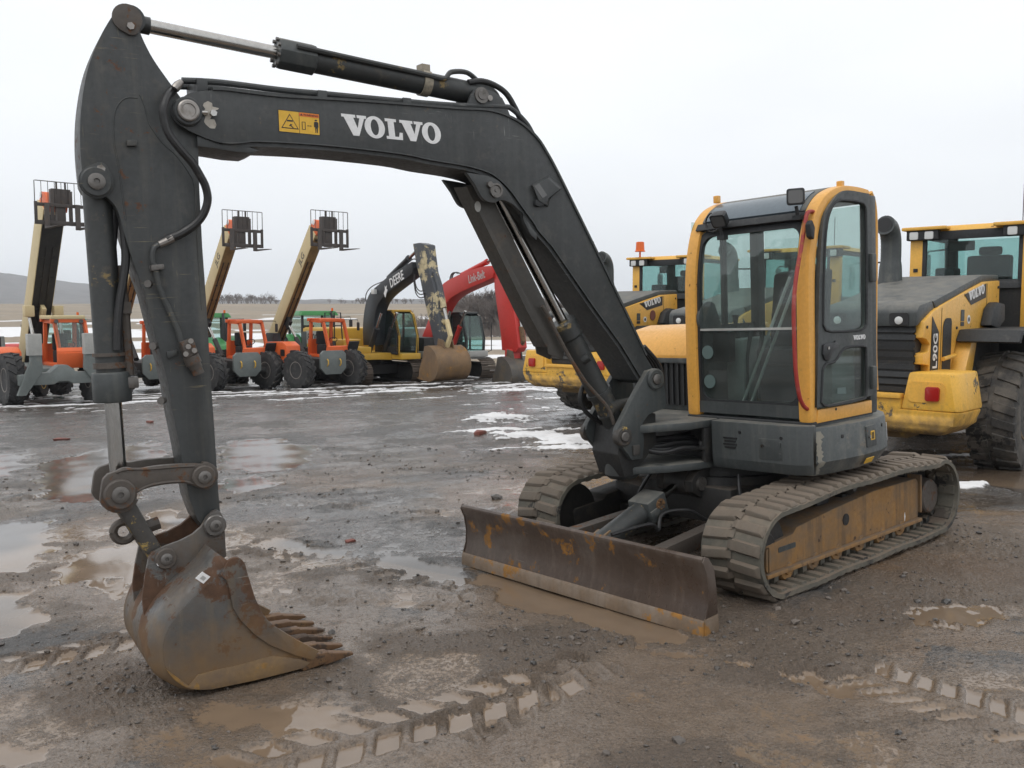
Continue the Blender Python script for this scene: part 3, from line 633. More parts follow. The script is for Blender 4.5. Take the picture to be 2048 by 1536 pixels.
# ---------------------------------------------------------------- dozer blade
prof = [(1.765, .004), (1.757, .08), (1.728, .16), (1.718, .26), (1.732, .36), (1.762, .425), (1.762, .445), (1.747, .458), (1.725, .452), (1.70, .42), (1.675, .33), (1.665, .2), (1.66, .05), (1.675, .004)]
m = MB(); m.prism(prof, -1.12, 1.12); bl = m.build('dozer_blade', 'blade', EX, .006)
m = MB(); m.prism([(1.777, .0), (1.771, .075), (1.764, .09), (1.755, .092), (1.752, .0)], -1.127, 1.127); m.build('cutting_edge', 'blade_edge', bl, .003)
for s in (-1, 1):
    m = MB(); m.prism([(1.757, .1), (1.73, .17), (1.721, .26), (1.735, .36), (1.765, .43), (1.745, .462), (1.71, .445), (1.665, .38), (1.645, .25), (1.638, .11)], 1.121*s, 1.131*s); m.build('end_plate', 'blade', bl, .003)
    m = MB(); m.prism([(1.76, .0), (1.758, .1), (1.64, .105), (1.63, .03), (1.64, .0)], 1.121*s, 1.133*s); m.build('end_bit', 'blade_edge', bl, .003)
for s in (-1, 1):
    m = MB(); M = basis((.50, .36*s, .30), (1.18, .07*s, -.08), (0, 1, 0)); L = 1.19
    m.T = M; m.box((0, -.05, -.055), (L, .05, .055)); m.T = Matrix(); m.prism([(1.45, .12), (1.70, .1), (1.70, .36), (1.60, .34)], .43*s-.02, .43*s+.02); m.build('blade_arm', 'link_rust', EX, .008)
BC0, BC1 = Vector((1.52, 0, .255)), Vector((.54, 0, .585)); u = (BC1-BC0).normalized()
for s in (-1, 1):
    m = MB(); m.prism([(1.70, .12), (1.70, .40), (1.60, .40), (1.48, .32), (1.45, .24), (1.50, .18)], .085*s-.016, .085*s+.016); m.build('cylinder_lug', 'cf_dark', EX, .006)
m = MB(); m.cyl(BC0-u*.02, BC0+u*.62, .077, seg=26); m.lathe([(-.062, .05), (-.062, .075), (.062, .075), (.062, .05)], BC0); bc = m.build('blade_cylinder', 'cyl_grey', EX)
m = MB(); Mg = basis(BC0+u*.53, u, (0, 1, 0)); m.T = Mg; m.box((0, -.10, -.085), (.20, .10, .085)); m.box((.0, -.13, -.02), (.17, .11, .05)); m.build('cylinder_guard', 'body_grey', bc, .022)
m = MB(); m.T = Mg; m.lathe([(0, .045), (.006, .045), (.007, .0)], (.12, .101, -.02), (0, 1, 0), 14)
for k in range(6): m.lathe([(0, .009), (.012, .009)], (.12+.03*math.cos(k), .105, -.02+.03*math.sin(k)), (0, 1, 0), 6)
m.build('rusty_fitting', 'tooth', bc)
m = MB(); m.cyl(BC0+u*.70, BC1, .033); m.build('cylinder_rod', 'chrome', bc)
m = MB(); m.lathe([(-.07, .04), (-.07, .07), (.07, .07), (.07, .04)], BC1); m.build('rod_eye', 'cyl_grey', bc)
m = MB(); m.T = basis(BC0+u*.02+Vector((0, 0, .07)), u, (0, 1, 0)); m.prism([(-.02, -.055), (.12, -.06), (.14, .05), (0, .06)], 0, .03, 'z'); m.build('rusty_cover_plate', 'bucket_low', bc, .008, label='flaking rust brown plate on the cylinder')
m = MB(); m.tube(spline([(1.42, .10, .36), (1.2, .14, .38), (1.08, .17, .38), (1.02, .17, .33), (.92, .13, .42), (.72, .2, .42), (.55, .26, .33), (.42, .26, .5)], 6), .013, 8); m.build('cylinder_hose', 'hose', bc)
m = MB(); m.tube(spline([(.50, -.30, .64), (.56, -.36, .52), (.62, -.36, .42), (.5, -.30, .36)], 6), .014, 8); m.build('travel_hose', 'hose', EX)
m = MB(); m.tube(spline([(.42, .42, .66), (.46, .46, .52), (.42, .50, .44), (.2, .66, .42)], 6), .014, 8); m.build('travel_hose', 'hose', EX)
# ---------------------------------------------------------------- upper frame and counterweight
plan = [(.50, .93), (.455, 1.0), (.40, 1.03), (.18, 1.075), (-.1, 1.10), (-.36, 1.085), (-.56, 1.03), (-.70, .95), (-.86, .80), (-1.02, .56), (-1.12, .28), (-1.15, 0)]
plan = plan + [(x, -y) for x, y in plan[::-1][1:]]
def shrink(pl, k, dx=0): return [(x*k+dx, y*k) for x, y in pl]
def skirt(z0, z1, pl0, pl1, name, mat, bev):
    m = MB(); m.prism(pl0, z0, z1, 'z', pl1); return m.build(name, mat, EX, bev, 30)
side = [p for p in plan if p[0] < .42]
m = MB(); m.prism(shrink(side, .95), .70, .80, 'z', side); m.prism(side, .80, 1.035, 'z', shrink(side, .985)); m.build('counterweight', 'weight_grey', EX, .016, 30)
front = [(.42, 1.028), (.455, 1.0), (.50, .93), (.525, .55), (.53, .27), (.40, .25), (.38, 1.02)]
m = MB(); m.prism([(x-.02, y*.985) for x, y in front], .715, .79, 'z', front); m.prism(front, .79, 1.055, 'z'); fp = m.build('front_panel', 'body_grey', EX, .012, 30)
m = MB(); m.prism([(.40, -.9), (.40, .9), (-.45, .9), (-.75, .6), (-.9, 0), (-.75, -.6), (-.45, -.9)], .70, .76, 'z'); m.build('revolving_frame', 'dark', EX)
m = MB(); m.prism([(.41, -.98), (.41, .98), (-.40, 1.0), (-.60, .9), (-.8, .7), (-.98, .4), (-1.0, -.4), (-.8, -.7), (-.6, -.9)], 1.0, 1.052, 'z'); m.build('deck', 'body_grey', EX, .01)
# details on the front panel
for k in range(4):
    m = MB(); m.box((.515, .385-.012*(k % 2), .868+k*.022), (.533, .475+.012*(k % 2), .879+k*.022)); m.build('vent_slot', 'decal_black', fp)
def on_front(y): return np.interp(y, [.27, .55, .93], [.530, .525, .50])
m = MB(); M = basis((on_front(.76)+.001, .66, .81), (on_front(.86)-on_front(.66), .2, 0), (0, 0, 1)); m.T = M; m.prism(rrect(0, 0, .185, .145, .012), 0, .008, 'z'); dr = m.build('access_door', 'body_grey', fp, .003)
m = MB(); m.T = M; m.cyl((.03, .095, .008), (.03, .095, .018), .011, seg=14); m.build('door_lock', 'chrome', dr)
for k in range(2):
    m = MB(); m.T = M; m.box((.155, .02+.075*k, .008), (.17, .05+.075*k, .016)); m.build('hinge', 'body_grey', dr)
for y, z in ((.51, .985), (.83, .965)):
    m = MB(); m.cyl((on_front(y)-.01, y, z), (on_front(y)+.004, y, z), .012, seg=12); m.build('bolt_hole', 'decal_black', fp)
# details on the counterweight side
def on_side(x, z=.9): return np.interp(-x, [-.40, -.18, .1, .36, .56, .70], [1.03, 1.075, 1.10, 1.085, 1.03, .95])*(1-.015*max(0, (z-.8)/.235))
def side_M(x0, x1, z): return basis((x0, on_side(x0, z)+.002, z), (x1-x0, on_side(x1, z)-on_side(x0, z), 0), (0, -.05, 1))
cwt = bpy.data.objects['counterweight']
M = side_M(-.13, -.30, .845); m = MB(); m.T = M; m.prism(rrect(0, 0, .15, .15, .01), -.01, .008, 'z'); fd = m.build('fuel_door', 'body_grey', cwt, .003)
m = MB(); m.T = M; m.prism(rrect(.06, .045, .12, .11, .004), .008, .010, 'z'); st = m.build('fuel_sticker', 'decal_yellow', fd)
for k in range(3):
    m = MB(); m.T = M; m.box((.07+.014*k, .052, .010), (.078+.014*k, .10, .0115)); m.build('sticker_print', 'decal_black', fd)
m = MB(); m.T = M; m.cyl((.03, .075, .008), (.03, .075, .02), .012, seg=14); m.build('door_lock', 'chrome', fd)
M = side_M(-.10, -.24, .735); m = MB(); m.T = basis(M.translation+Vector((0, -.012, 0)), M.col[0].to_3d(), (0, .55, 1)); m.prism(rrect(0, 0, .12, .045, .004), 0, .003, 'z'); m.build('yellow_sticker', 'decal_yellow', cwt)
M = side_M(-.61, -.66, .83); m = MB(); m.T = M; m.prism(rrect(0, 0, .05, .13, .003), 0, .003, 'z'); m.build('white_sticker', 'white', cwt)
for x, z in ((.14, .955), (-.43, .97)):
    m = MB(); m.T = side_M(x, x-.02, z); m.cyl((0, 0, -.01), (0, 0, .003), .013, seg=12); m.build('bolt_hole', 'decal_black', cwt)
m = MB(); rs = random.Random(3); pts = []
z = np.linspace(.715, 1.01, 22); l = [(.392+.01*rs.uniform(-1, 1), a) for a in z]; r_ = [(.335+.022*rs.uniform(-1, 1), a) for a in z[::-1]]
ym = lambda x, zz: on_side(x, max(zz, .8))*(1-.05*max(0, (.80-zz)/.10))+.0015
v = [(x, ym(x, a), a) for x, a in l]+[(x, ym(x, a), a) for x, a in r_[::-1]]
m.add(v, [(i, i+1, 22+i+1, 22+i) for i in range(21)]); m.build('worn_paint_patch', paint('bare scraped primer', (.25, .235, .195), .7, rust=((.24, .11, .035), .24, 9), dirt=((.13, .135, .13), .42, 10)), cwt)
# ---------------------------------------------------------------- swing bracket in front of the frame
m = MB(); m.prism([(.35, .24), (.53, .24), (.70, .22), (1.0, .06), (1.10, -.10), (1.10, -.26), (1.0, -.38), (.35, -.50)], 1.0, 1.055, 'z'); m.prism([(.35, .24), (.60, .22), (.85, .12), (1.08, -.05), (1.08, -.28), (.98, -.38), (.35, -.50)], .70, .755, 'z'); m.build('swing_bracket', 'body_grey', EX, .012)
m = MB(); m.box((.33, -.48, .75), (.42, .245, 1.0)); m.prism([(.40, .245), (.56, .235), (.56, .205), (.40, .215)], .75, 1.0, 'z'); m.box((.5, .10, .84), (.575, .235, .862)); m.cyl((.565, .2, .862), (.565, .2, .90), .015, seg=8); m.build('bracket_web', 'dark', EX, .006)
rs = random.Random(9)
for k in range(6):
    m = MB(); y = .16-.035*k; m.tube(spline([(.46, y+.03, .82+.022*k), (.66, y-.03, .86+.015*k-.02*(k % 2)), (.84, y-.12, .84+.018*k), (1.0, -.2, .92+.01*k)], 6), .021, 10); m.build('hydraulic_hose', 'hose', EX)
m = MB(); m.T = TB; m.lathe([(0, .10), (.03, .13), (.12, .13), (.14, .10), (.28, .10), (.30, .13), (.36, .13), (.38, .10)], (0, 0, .66), (0, 0, 1), 30); m.build('king_post', 'cyl_grey', EX)
post = [(-0.095, 1.434), (-0.137, 1.442), (-0.197, 1.434), (-0.238, 1.396), (-0.256, 1.25), (-0.258, 1.16), (-0.093, 1.124), (-0.035, 1.069), (-0.044, 0.929), (-0.026, 0.817), (0.074, 0.818), (0.108, 0.865), (0.177, 0.943), (0.205, 1.016), (0.19, 1.06), (0.11, 1.171), (0.006, 1.307)]
for s in (1, -1):
    m = MB(); m.T = TB; m.prism(post, .15*s, .20*s); pp = m.build('swing_post', 'body_grey', EX, .008)
    for c, rr in (([(-0.158, 1.373)][0], .075), ([(0.147, 0.993)][0], .07)):
        m = MB(); m.T = TB; m.lathe([(-.03, rr), (.012, rr), (.02, rr*.86), (.02, rr*.55), (.012, rr*.5)], (c[0], .20*s, c[1]), (0, s, 0), 26); b = m.build('pin_boss', 'link_flake' if rr < .072 else 'body_grey', pp)
        m = MB(); m.T = TB; m.lathe([(0, rr*.5), (.03, rr*.5), (.035, rr*.4)], (c[0], .20*s, c[1]), (0, s, 0), 18); m.build('pin', 'pin', pp)
m = MB(); m.T = TB; m.prism([(.02, .70), (.10, .69), (.16, .86), (.12, 1.06), (-.06, 1.15), (-.2, 1.12), (-.2, .9)], -.15, .15); m.build('post_web', 'dark', EX, .01)
c = [(0.039, 0.886)][0]
m = MB(); m.T = TB; m.box((c[0]-.03, .198, c[1]-.035), (c[0]+.03, .215, c[1]+.035)); m.build('post_bracket', 'link_flake', EX, .004)
c = [(0.046, 1.177)][0]
m = MB(); m.T = TB; m.cyl((c[0]-.2, -.05, c[1]), (c[0]+.12, .06, c[1]), .055); m.build('swing_cylinder', 'cyl_grey', EX)
# ---------------------------------------------------------------- boom
CB = .155
btop = spline([(2.981, 3.04), (2.928, 3.083), (2.869, 3.102), (2.76, 3.117), (2.644, 3.115), (2.436, 3.11), (2.179, 3.119), (1.782, 3.13), (1.331, 3.137), (1.182, 3.144), (1.081, 3.143), (0.974, 3.123), (0.859, 3.079), (0.751, 3), (0.688, 2.922), (0.625, 2.829), (0.546, 2.696)], 3)+[(0.325, 2.315), (0.065, 1.86), (-0.114, 1.538), (-0.19, 1.433)]
bbot = spline([(3.012, 2.99), (3.007, 2.954), (2.982, 2.921), (2.891, 2.876), (2.767, 2.84), (2.66, 2.847), (2.562, 2.86), (2.191, 2.863), (1.727, 2.843), (1.529, 2.818), (1.281, 2.795), (1.128, 2.763), (1.049, 2.723), (0.966, 2.654), (0.884, 2.555), (0.799, 2.455), (0.766, 2.407), (0.66, 2.304)], 3)+[(0.342, 1.906), (0.105, 1.624), (-0.067, 1.381), (-0.135, 1.337), (-0.201, 1.353)]
outline = btop+bbot[::-1]
m = MB(); m.T = TB
for s in (1, -1): m.prism(outline, (CB-.014)*s, CB*s)
bo = m.build('boom', 'boom_grey', EX, .003, 40)
def band(path, y0, y1, th, name, mat, bev=.0):
    "plate that follows a path in the boom plane"
    m = MB(); m.T = TB; n = len(path); pp = [np.array(q) for q in path]; nrm = []
    for i in range(n):
        d = pp[min(i+1, n-1)]-pp[max(i-1, 0)]; d = d/np.hypot(*d); nrm.append(np.array([-d[1], d[0]]))
    poly = [tuple(p) for p in pp]+[tuple(p+k*th) for p, k in zip(pp[::-1], nrm[::-1])]
    m.prism(poly, y0, y1); return m.build(name, mat, bo, bev, 45)
band(btop[8:-1], -.165, .165, -.014, 'top_plate', 'boom_grey')
band(bbot[12:-2], -.142, .142, .022, 'bottom_plate', 'boom_grey')
band(bbot[12:56], -.162, .162, -.008, 'edge_strip', 'boom_grey')
band([(0.66, 2.304), (0.342, 1.906), (0.105, 1.624), (-0.067, 1.381)], -.153, .153, -.008, 'edge_strip', 'boom_grey')
# cast nose that carries the arm
nose = [(2.891, 2.876), (2.767, 2.84), (2.66, 2.844), (2.564, 2.818), (2.606, 2.8), (2.7, 2.802), (2.805, 2.814), (2.892, 2.819)]
m = MB(); m.T = TB; m.prism(nose, -.14, .14); m.build('nose_casting', 'boom_grey', bo, .006)
c = [(2.938, 2.99)][0]
for s in (1, -1):
    m = MB(); m.T = TB; m.lathe([(-.03, .075), (.02, .075), (.028, .068), (.028, .055)], (c[0], CB*s, c[1]), (0, s, 0), 28); m.build('nose_boss', 'boom_grey', bo)
    m = MB(); m.T = TB; m.lathe([(0, .055), (.04, .055), (.045, .048), (.045, .036), (.038, .034), (.038, .001)], (c[0], CB*s, c[1]), (0, s, 0), 28); m.build('arm_pin', 'steel', bo)
m = MB(); m.T = TB; m.cyl((c[0]-.10, CB+.012, c[1]), (c[0]+.005, CB+.012, c[1]-.002), .012, seg=8); m.cyl((c[0]-.13, CB, c[1]), (c[0]-.13, CB+.03, c[1]), .018, seg=6); m.build('pin_bolt', 'chrome', bo)
patch = [(2.849, 3.043), (2.828, 3.055), (2.807, 3.046), (2.806, 3.028), (2.773, 3.023), (2.778, 3.015), (2.8, 3.006), (2.812, 2.979), (2.823, 2.962), (2.8, 2.962), (2.791, 2.934), (2.8, 2.915), (2.816, 2.914), (2.826, 2.915), (2.846, 2.932), (2.855, 2.947), (2.846, 2.971), (2.86, 2.996), (2.843, 3.012), (2.855, 3.029)]
m = MB(); m.T = TB; m.prism(patch, CB-.002, CB+.0015); m.build('bare_paint_patch', paint('chipped primer', (.46, .43, .38), .8, dirt=((.2, .17, .14), .3, 40)), bo)
# decals
def on_boom(p, q, r):
    "matrix with origin at p, x towards q and height up to r on the near boom side"
    f = lambda a: Vector((a[0], CB+.0008, a[1])); o, x, y = f(p), f(q)-f(p), f(r)-f(p)
    return o, x, y
p0, p1, p2 = [(2.076, 2.934), (1.445, 2.921), (2.083, 3.023)]
o, ex, ey = on_boom(p0, p1, p2); k = 5.48
for me, nm in zip(WORD, 'VOLVO'):
    m2 = me.copy(); A = Matrix((ex/k, ey.normalized()*(ex.length/k*1.02), Vector((0, .4, 0)))).transposed().to_4x4(); A.translation = o; m2.transform(TB @ A); m2.name = 'boom_letter'; link('boom_letter', m2, 'white', bo)
p0, p1, p2 = [(2.455, 2.924), (2.22, 2.918), (2.453, 3.043)]
o, ex, ey = on_boom(p0, p1, p2); A = Matrix((ex, ey, Vector((0, 1, 0)))).transposed().to_4x4(); A.translation = o; A = TB @ A
def dec(pts, z, name, mat, par):
    m = MB(); m.T = A; m.prism(pts, z-.001, z, 'z'); return m.build(name, mat, par)
lab = dec(rrect(0, 0, 1, 1, .03), .001, 'warning_label', 'decal_yellow', bo)
def tri(s, cx=.27, cy=.42): return [(cx-.21*s, cy-.24*s), (cx+.21*s, cy-.24*s), (cx, cy+.44*s)]
for a, b in (((-.004, -.004), (1.004, .018)), ((-.004, .982), (1.004, 1.004)), ((-.004, 0), (.008, 1)), ((.992, 0), (1.004, 1))): dec([a, (b[0], a[1]), b, (a[0], b[1])], .0016, 'label_border', 'decal_black', bo)
dec(tri(1), .002, 'warning_triangle', 'decal_black', bo); dec(tri(.84), .003, 'triangle_fill', 'decal_yellow', bo)
dec([(.2, .5), (.34, .5), (.34, .57), (.2, .57)], .004, 'symbol', 'decal_black', bo); dec([(.24, .28), (.28, .40), (.33, .38), (.30, .34), (.36, .22), (.33, .22), (.28, .3)], .004, 'symbol', 'decal_black', bo)
dec([(.5, .80), (.985, .80), (.985, .965), (.5, .965)], .002, 'label_heading', 'decal_orange', bo)
dec([(.525, .84), (.585, .84), (.555, .93)], .003, 'symbol', 'decal_black', bo)
tm = text_mesh('WARNING', 1., .01); bb = [v.co.x for v in tm.vertices]; w_ = max(bb)-min(bb)
put(tm, A @ Matrix.Translation((.60, .845, .003)) @ Matrix.Diagonal((.37/w_, .115, .05, 1)), 'label_text', 'decal_black', bo)
dec([(.495, 0), (.503, 0), (.503, 1), (.495, 1)], .002, 'label_line', 'decal_black', bo)
for a, b, c_, d_ in ((.56, .2, .575, .56), (.635, .2, .65, .56), (.56, .2, .65, .225), (.56, .535, .65, .56), (.70, .385, .79, .405)): dec([(a, b), (c_, b), (c_, d_), (a, d_)], .002, 'symbol', 'decal_black', bo)
dec([(.69, .395), (.715, .43), (.715, .36)], .002, 'symbol', 'decal_black', bo); dec([(.80, .395), (.775, .43), (.775, .36)], .002, 'symbol', 'decal_black', bo)
dec([(.86, .36), (.885, .36), (.89, .1), (.91, .1), (.915, .3), (.925, .3), (.93, .1), (.95, .1), (.955, .36), (.97, .36), (.97, .58), (.94, .62), (.88, .62), (.86, .58)], .002, 'person_symbol', 'decal_black', bo); dec(arc(.91, .68, .035, 0, 360, 12)[:-1], .002, 'person_symbol', 'decal_black', bo)
# bracket for the boom cylinder
brk = spline([(1.292, 2.757), (1.099, 2.732), (1.009, 2.667), (0.921, 2.553), (0.823, 2.427), (0.782, 2.386)], 4)+[(0.787, 2.344), (0.833, 2.379), (0.879, 2.462)]+spline([(0.892, 2.506), (0.958, 2.568), (1.039, 2.594), (1.106, 2.576), (1.178, 2.598), (1.229, 2.677)], 4)
for s in (1, -1):
    m = MB(); m.T = TB; m.prism(brk, .135*s, .17*s); m.build('cylinder_mount', 'boom_grey', bo, .006, 40)
    c = [(1.089, 2.652)][0]; m = MB(); m.T = TB; m.lathe([(0, .045), (.02, .045), (.02, .034), (.012, .03), (.012, .012), (.018, .01)], (c[0], .17*s, c[1]), (0, s, 0), 24); m.build('mount_pin', 'pin', bo)
c = [(1.135, 2.687)][0]; m = MB(); m.T = TB; m.cyl((c[0], .17, c[1]), (c[0], .195, c[1]), .02, seg=6); m.build('mount_bolt', 'pin', bo)
# work lamp housing on the boom side
q = [(0.799, 2.684), (0.743, 2.722), (0.692, 2.634), (0.666, 2.596), (0.675, 2.569), (0.753, 2.59)]
m = MB(); m.T = TB; m.prism([(0.806, 2.703), (0.658, 2.771), (0.553, 2.697), (0.661, 2.615), (0.675, 2.563), (0.749, 2.593)], CB, CB+.035, taper=[(0.814, 2.688), (0.695, 2.744), (0.602, 2.677), (0.701, 2.609), (0.718, 2.57), (0.775, 2.597)]); lh = m.build('lamp_housing', 'boom_grey', bo, .006)
m = MB(); m.T = TB; m.prism([(0.806, 2.688), (0.767, 2.709), (0.707, 2.634), (0.747, 2.614)], CB+.034, CB+.037); m.build('lamp_glass', 'lamp_back', lh)
m = MB(); m.T = TB; m.prism([(0.795, 2.603), (0.709, 2.605), (0.71, 2.577), (0.766, 2.559), (0.796, 2.568)], CB, CB+.03); m.build('lamp_bracket', 'black', lh, .004)
# pipes clipped along the top of the boom
for k, (yo, dz) in enumerate(((.09, 0), (-.09, .012))):
    pth = spline([(a, z+dz) for a, z in [(2.938, 3.165), (2.738, 3.174), (2.41, 3.166), (2.151, 3.168), (1.742, 3.17), (1.337, 3.176), (0.973, 3.197), (0.89, 3.189), (0.786, 3.111), (0.738, 3.044)]], 5)
    m = MB(); m.T = TB; m.tube([(a, yo, z) for a, z in pth], .017, 10); m.build('boom_pipe', 'boom_grey', bo)
for s in ("402,166 402,183","642,187 642,200","810,204 810,213"):
    pass
for a, b in ([(2.842, 3.18), (2.846, 3.118)], [(2.178, 3.18), (2.181, 3.133)], [(1.649, 3.186), (1.651, 3.142)]):
    m = MB(); m.T = TB; m.box((a[0]-.028, -.12, b[1]-.01), (a[0]+.028, .125, a[1])); m.build('pipe_clamp', 'boom_grey', bo, .006)
pth = [(0.796, 3.039), (0.688, 2.922), (0.625, 2.829), (0.546, 2.696), (0.325, 2.315), (0.065, 1.86), (-0.114, 1.538)]
m = MB(); m.T = TB; m.tube([(a+.014, -.08, z+.016) for a, z in spline(pth, 4)], .016, 8); m.tube([(a+.014, .08, z+.016) for a, z in spline(pth, 4)], .016, 8); m.build('boom_pipe', 'boom_grey', bo)
for a in [(0.581, 2.758), (0.31, 2.306)]:
    m = MB(); m.T = TB; m.box((a[0]-.02, -.12, a[1]), (a[0]+.025, .13, a[1]+.04)); m.build('pipe_clamp', 'boom_grey', bo, .006)
for k, s in enumerate((0, .03, -.03)):
    m = MB(); m.T = TB; m.tube([(a+s*.5, -.03+s*2, z-s*.3) for a, z in spline([(-0.221, 1.61), (-0.346, 1.485), (-0.39, 1.371), (-0.356, 1.231), (-0.226, 1.109), (-0.093, 1.088)], 5)], .018, 8); m.build('boom_hose', 'hose', bo)
# mount for the arm cylinder on the boom's back
lug = [(1.227, 3.178), (1.195, 3.248), (1.164, 3.288), (1.12, 3.301), (1.018, 3.283), (0.964, 3.25), (0.932, 3.197), (0.902, 3.13), (0.853, 3.099), (1.024, 3.151)]
for s in (1, -1):
    m = MB(); m.T = TB; m.prism(lug, .075*s, .10*s); m.build('cylinder_ear', 'boom_grey', bo, .005)
    c = [(1.121, 3.252)][0]; m = MB(); m.T = TB; m.lathe([(0, .05), (.012, .05), (.012, .03), (.018, .028)], (c[0], .10*s, c[1]), (0, s, 0), 20); m.build('ear_pin', 'pin', bo)
    c = [(1.063, 3.239)][0]; m = MB(); m.T = TB; m.cyl((c[0], .10*s, c[1]), (c[0], .115*s, c[1]), .018, seg=10); m.build('ear_bolt', 'steel', bo)
# ---------------------------------------------------------------- arm cylinder
def at(p, y=0): return TB @ Vector((p[0], y, p[1]))
A0, A1 = [(3.164, 3.46), (1.07, 3.281)]; a0, a1 = at(A0), at(A1); u = (a1-a0).normalized()
h0 = at([(2.391, 3.387)][0]); h1 = at([(2.182, 3.366)][0])
t0 = (h0-a0).dot(u); t1 = (h1-a0).dot(u); L = (a1-a0).length
m = MB(); m.cyl(a0+u*(t1-.05), a0+u*(L-.05), .070, seg=28); ac = m.build('arm_cylinder', 'cyl_grey', EX)
m = MB(); m.lathe([(0, .05), (0, .085), (.02, .088), (t1-t0, .088), (t1-t0+.01, .074)], a0+u*t0, u, 8); m.build('gland', 'body_grey', ac, .004)
for k in range(8):
    a = k*math.pi/4+.4; w = u.orthogonal().normalized(); w2 = u.cross(w); c = a0+u*t0+(w*math.cos(a)+w2*math.sin(a))*.073
    m = MB(); m.cyl(c-u*.014, c, .012, seg=6); m.build('gland_bolt', 'pin', ac)
m = MB(); m.cyl(a0+u*.05, a0+u*t0, .036, seg=24); m.build('rod', 'chrome', ac)
m = MB(); m.lathe([(-.06, .04), (-.06, .07), (.06, .07), (.06, .04)], a0, TB.to_3x3() @ Vector((0, 1, 0)), 24); m.cyl(a0, a0+u*.1, .045); m.build('rod_eye', 'cyl_grey', ac)
m = MB(); m.lathe([(-.06, .04), (-.06, .075), (.06, .075), (.06, .04)], a1, TB.to_3x3() @ Vector((0, 1, 0)), 24); m.cyl(a1-u*.14, a1, .062); m.build('barrel_eye', 'cyl_grey', ac)
c = a0+u*(L-.40)
m = MB(); m.lathe([(-.028, .07), (-.028, .078), (.028, .078), (.028, .07)], c, u, 28); m.box(c+Vector((-.03, -.03, .06)), c+Vector((.03, .03, .11))); m.build('clamp_band', paint('pale clamp band', (.33, .29, .22), .6, dirt=((.1, .1, .09), .4, 20)), ac)
m = MB(); n_ = TB.to_3x3() @ Vector((0, 1, 0)); w = n_.cross(u); s_ = n_*.075 + (w*.03 if w.z > 0 else -w*.03)
m.tube([a0+u*(t1-.12)+s_*1.1, a0+u*(L-.40)+s_], .016, 8)
m.tube(spline([a0+u*(L-.40)+s_, a0+u*(L-.30)+s_, a0+u*(L-.24)+s_*.8+Vector((0, 0, .06)), a0+u*(L-.12)+s_*.6+Vector((0, 0, .09)), a0+u*(L-.03)+s_*.3+Vector((0, 0, .07))], 6), .016, 8); m.build('oil_pipe', 'cyl_grey', ac)
for k, dy in enumerate((.06, -.02)):
    m = MB(); m.T = TB; m.tube([(a, dy, z) for a, z in spline([(1.188, 3.334), (1.096, 3.352), (1.004, 3.339), (0.912, 3.294), (0.847, 3.208), (0.794, 3.116), (0.738, 3.056)] if k == 0 else [(1.224, 3.336), (1.133, 3.333), (1.041, 3.348), (0.949, 3.313), (0.907, 3.241), (0.886, 3.205)], 6)], .019, 10); m.build('oil_hose', 'hose', ac)
# ---------------------------------------------------------------- boom cylinder under the boom
B0, B1 = [(0, 0.962), (1.001, 2.702)]; b0, b1 = at(B0), at(B1); u = (b1-b0).normalized(); L = (b1-b0).length
m = MB(); m.cyl(b0, b0+u*.88, .080, seg=28); m.lathe([(0, .092), (.03, .092)], b0+u*.37, u, 28); m.lathe([(0, .088), (.02, .088)], b0+u*.20, u, 28); bcy = m.build('boom_cylinder', P['cyl_grey'], EX)
m = MB(); m.lathe([(0, .08), (.02, .096), (.13, .096), (.14, .085)], b0+u*.84, u, 12); m.build('gland', 'cyl_grey', bcy)
m = MB(); m.cyl(b0+u*.9, b1, .037, seg=24); m.build('rod', 'chrome', bcy)
m = MB(); m.lathe([(-.12, .06), (-.12, .095), (.12, .095), (.12, .06)], b0, n_, 24); m.build('barrel_eye', 'link_rust', bcy)
m = MB(); m.lathe([(-.08, .04), (-.08, .07), (.08, .07), (.08, .04)], b1, n_, 24); m.build('rod_eye', 'cyl_grey', bcy)
gp = [(1.234, 2.689), (1.097, 2.729), (1.039, 2.61), (0.952, 2.452), (0.698, 1.993), (0.522, 1.615), (0.545, 1.548), (0.655, 1.595), (0.664, 1.656), (0.708, 1.759), (0.818, 1.979), (1.203, 2.655)]
m = MB(); m.T = TB; m.prism(gp, -.09, -.075); m.prism(gp, .055, .068); g0 = [(1.234, 2.689), (0.664, 1.656), (0.655, 1.595), (0.708, 1.759)]
m.prism([(1.234, 2.689), (1.203, 2.668), (0.781, 1.922), (0.648, 1.655), (0.673, 1.643), (0.822, 1.897)], -.09, .068); gd = m.build('rod_guard', 'guard', bcy, .004)
c = [(1.161, 2.563)][0]; m = MB(); m.T = TB; m.prism([(c[0]+.022*math.cos(t), c[1]+.034*math.sin(t)) for t in np.linspace(0, 6.283, 16, endpoint=False)], .066, .0695); m.build('guard_hole', 'lt_grey', gd)
m = MB(); m.T = TB; m.tube([(a, .10, z) for a, z in spline([(0.719, 1.919), (0.669, 1.851), (0.621, 1.755), (0.505, 1.56), (0.394, 1.402), (0.344, 1.346), (0.197, 1.194), (0.144, 1.072)], 6)], .014, 8); m.build('oil_pipe', 'link_rust', bcy)
m = MB(); m.T = TB; c = [(0.371, 1.531)][0]; m.cyl((c[0], .06, c[1]), (c[0]-.03, .10, c[1]+.03), .03, seg=10); m.build('pipe_clamp', 'cyl_grey', bcy, .004)
m = MB(); m.T = TB; m.tube([(a, -.07, z) for a, z in spline([(0.214, 1.41), (0.288, 1.323), (0.305, 1.239), (0.251, 1.148), (0.129, 1.064)], 6)], .017, 8); m.build('oil_hose', 'hose', bcy)
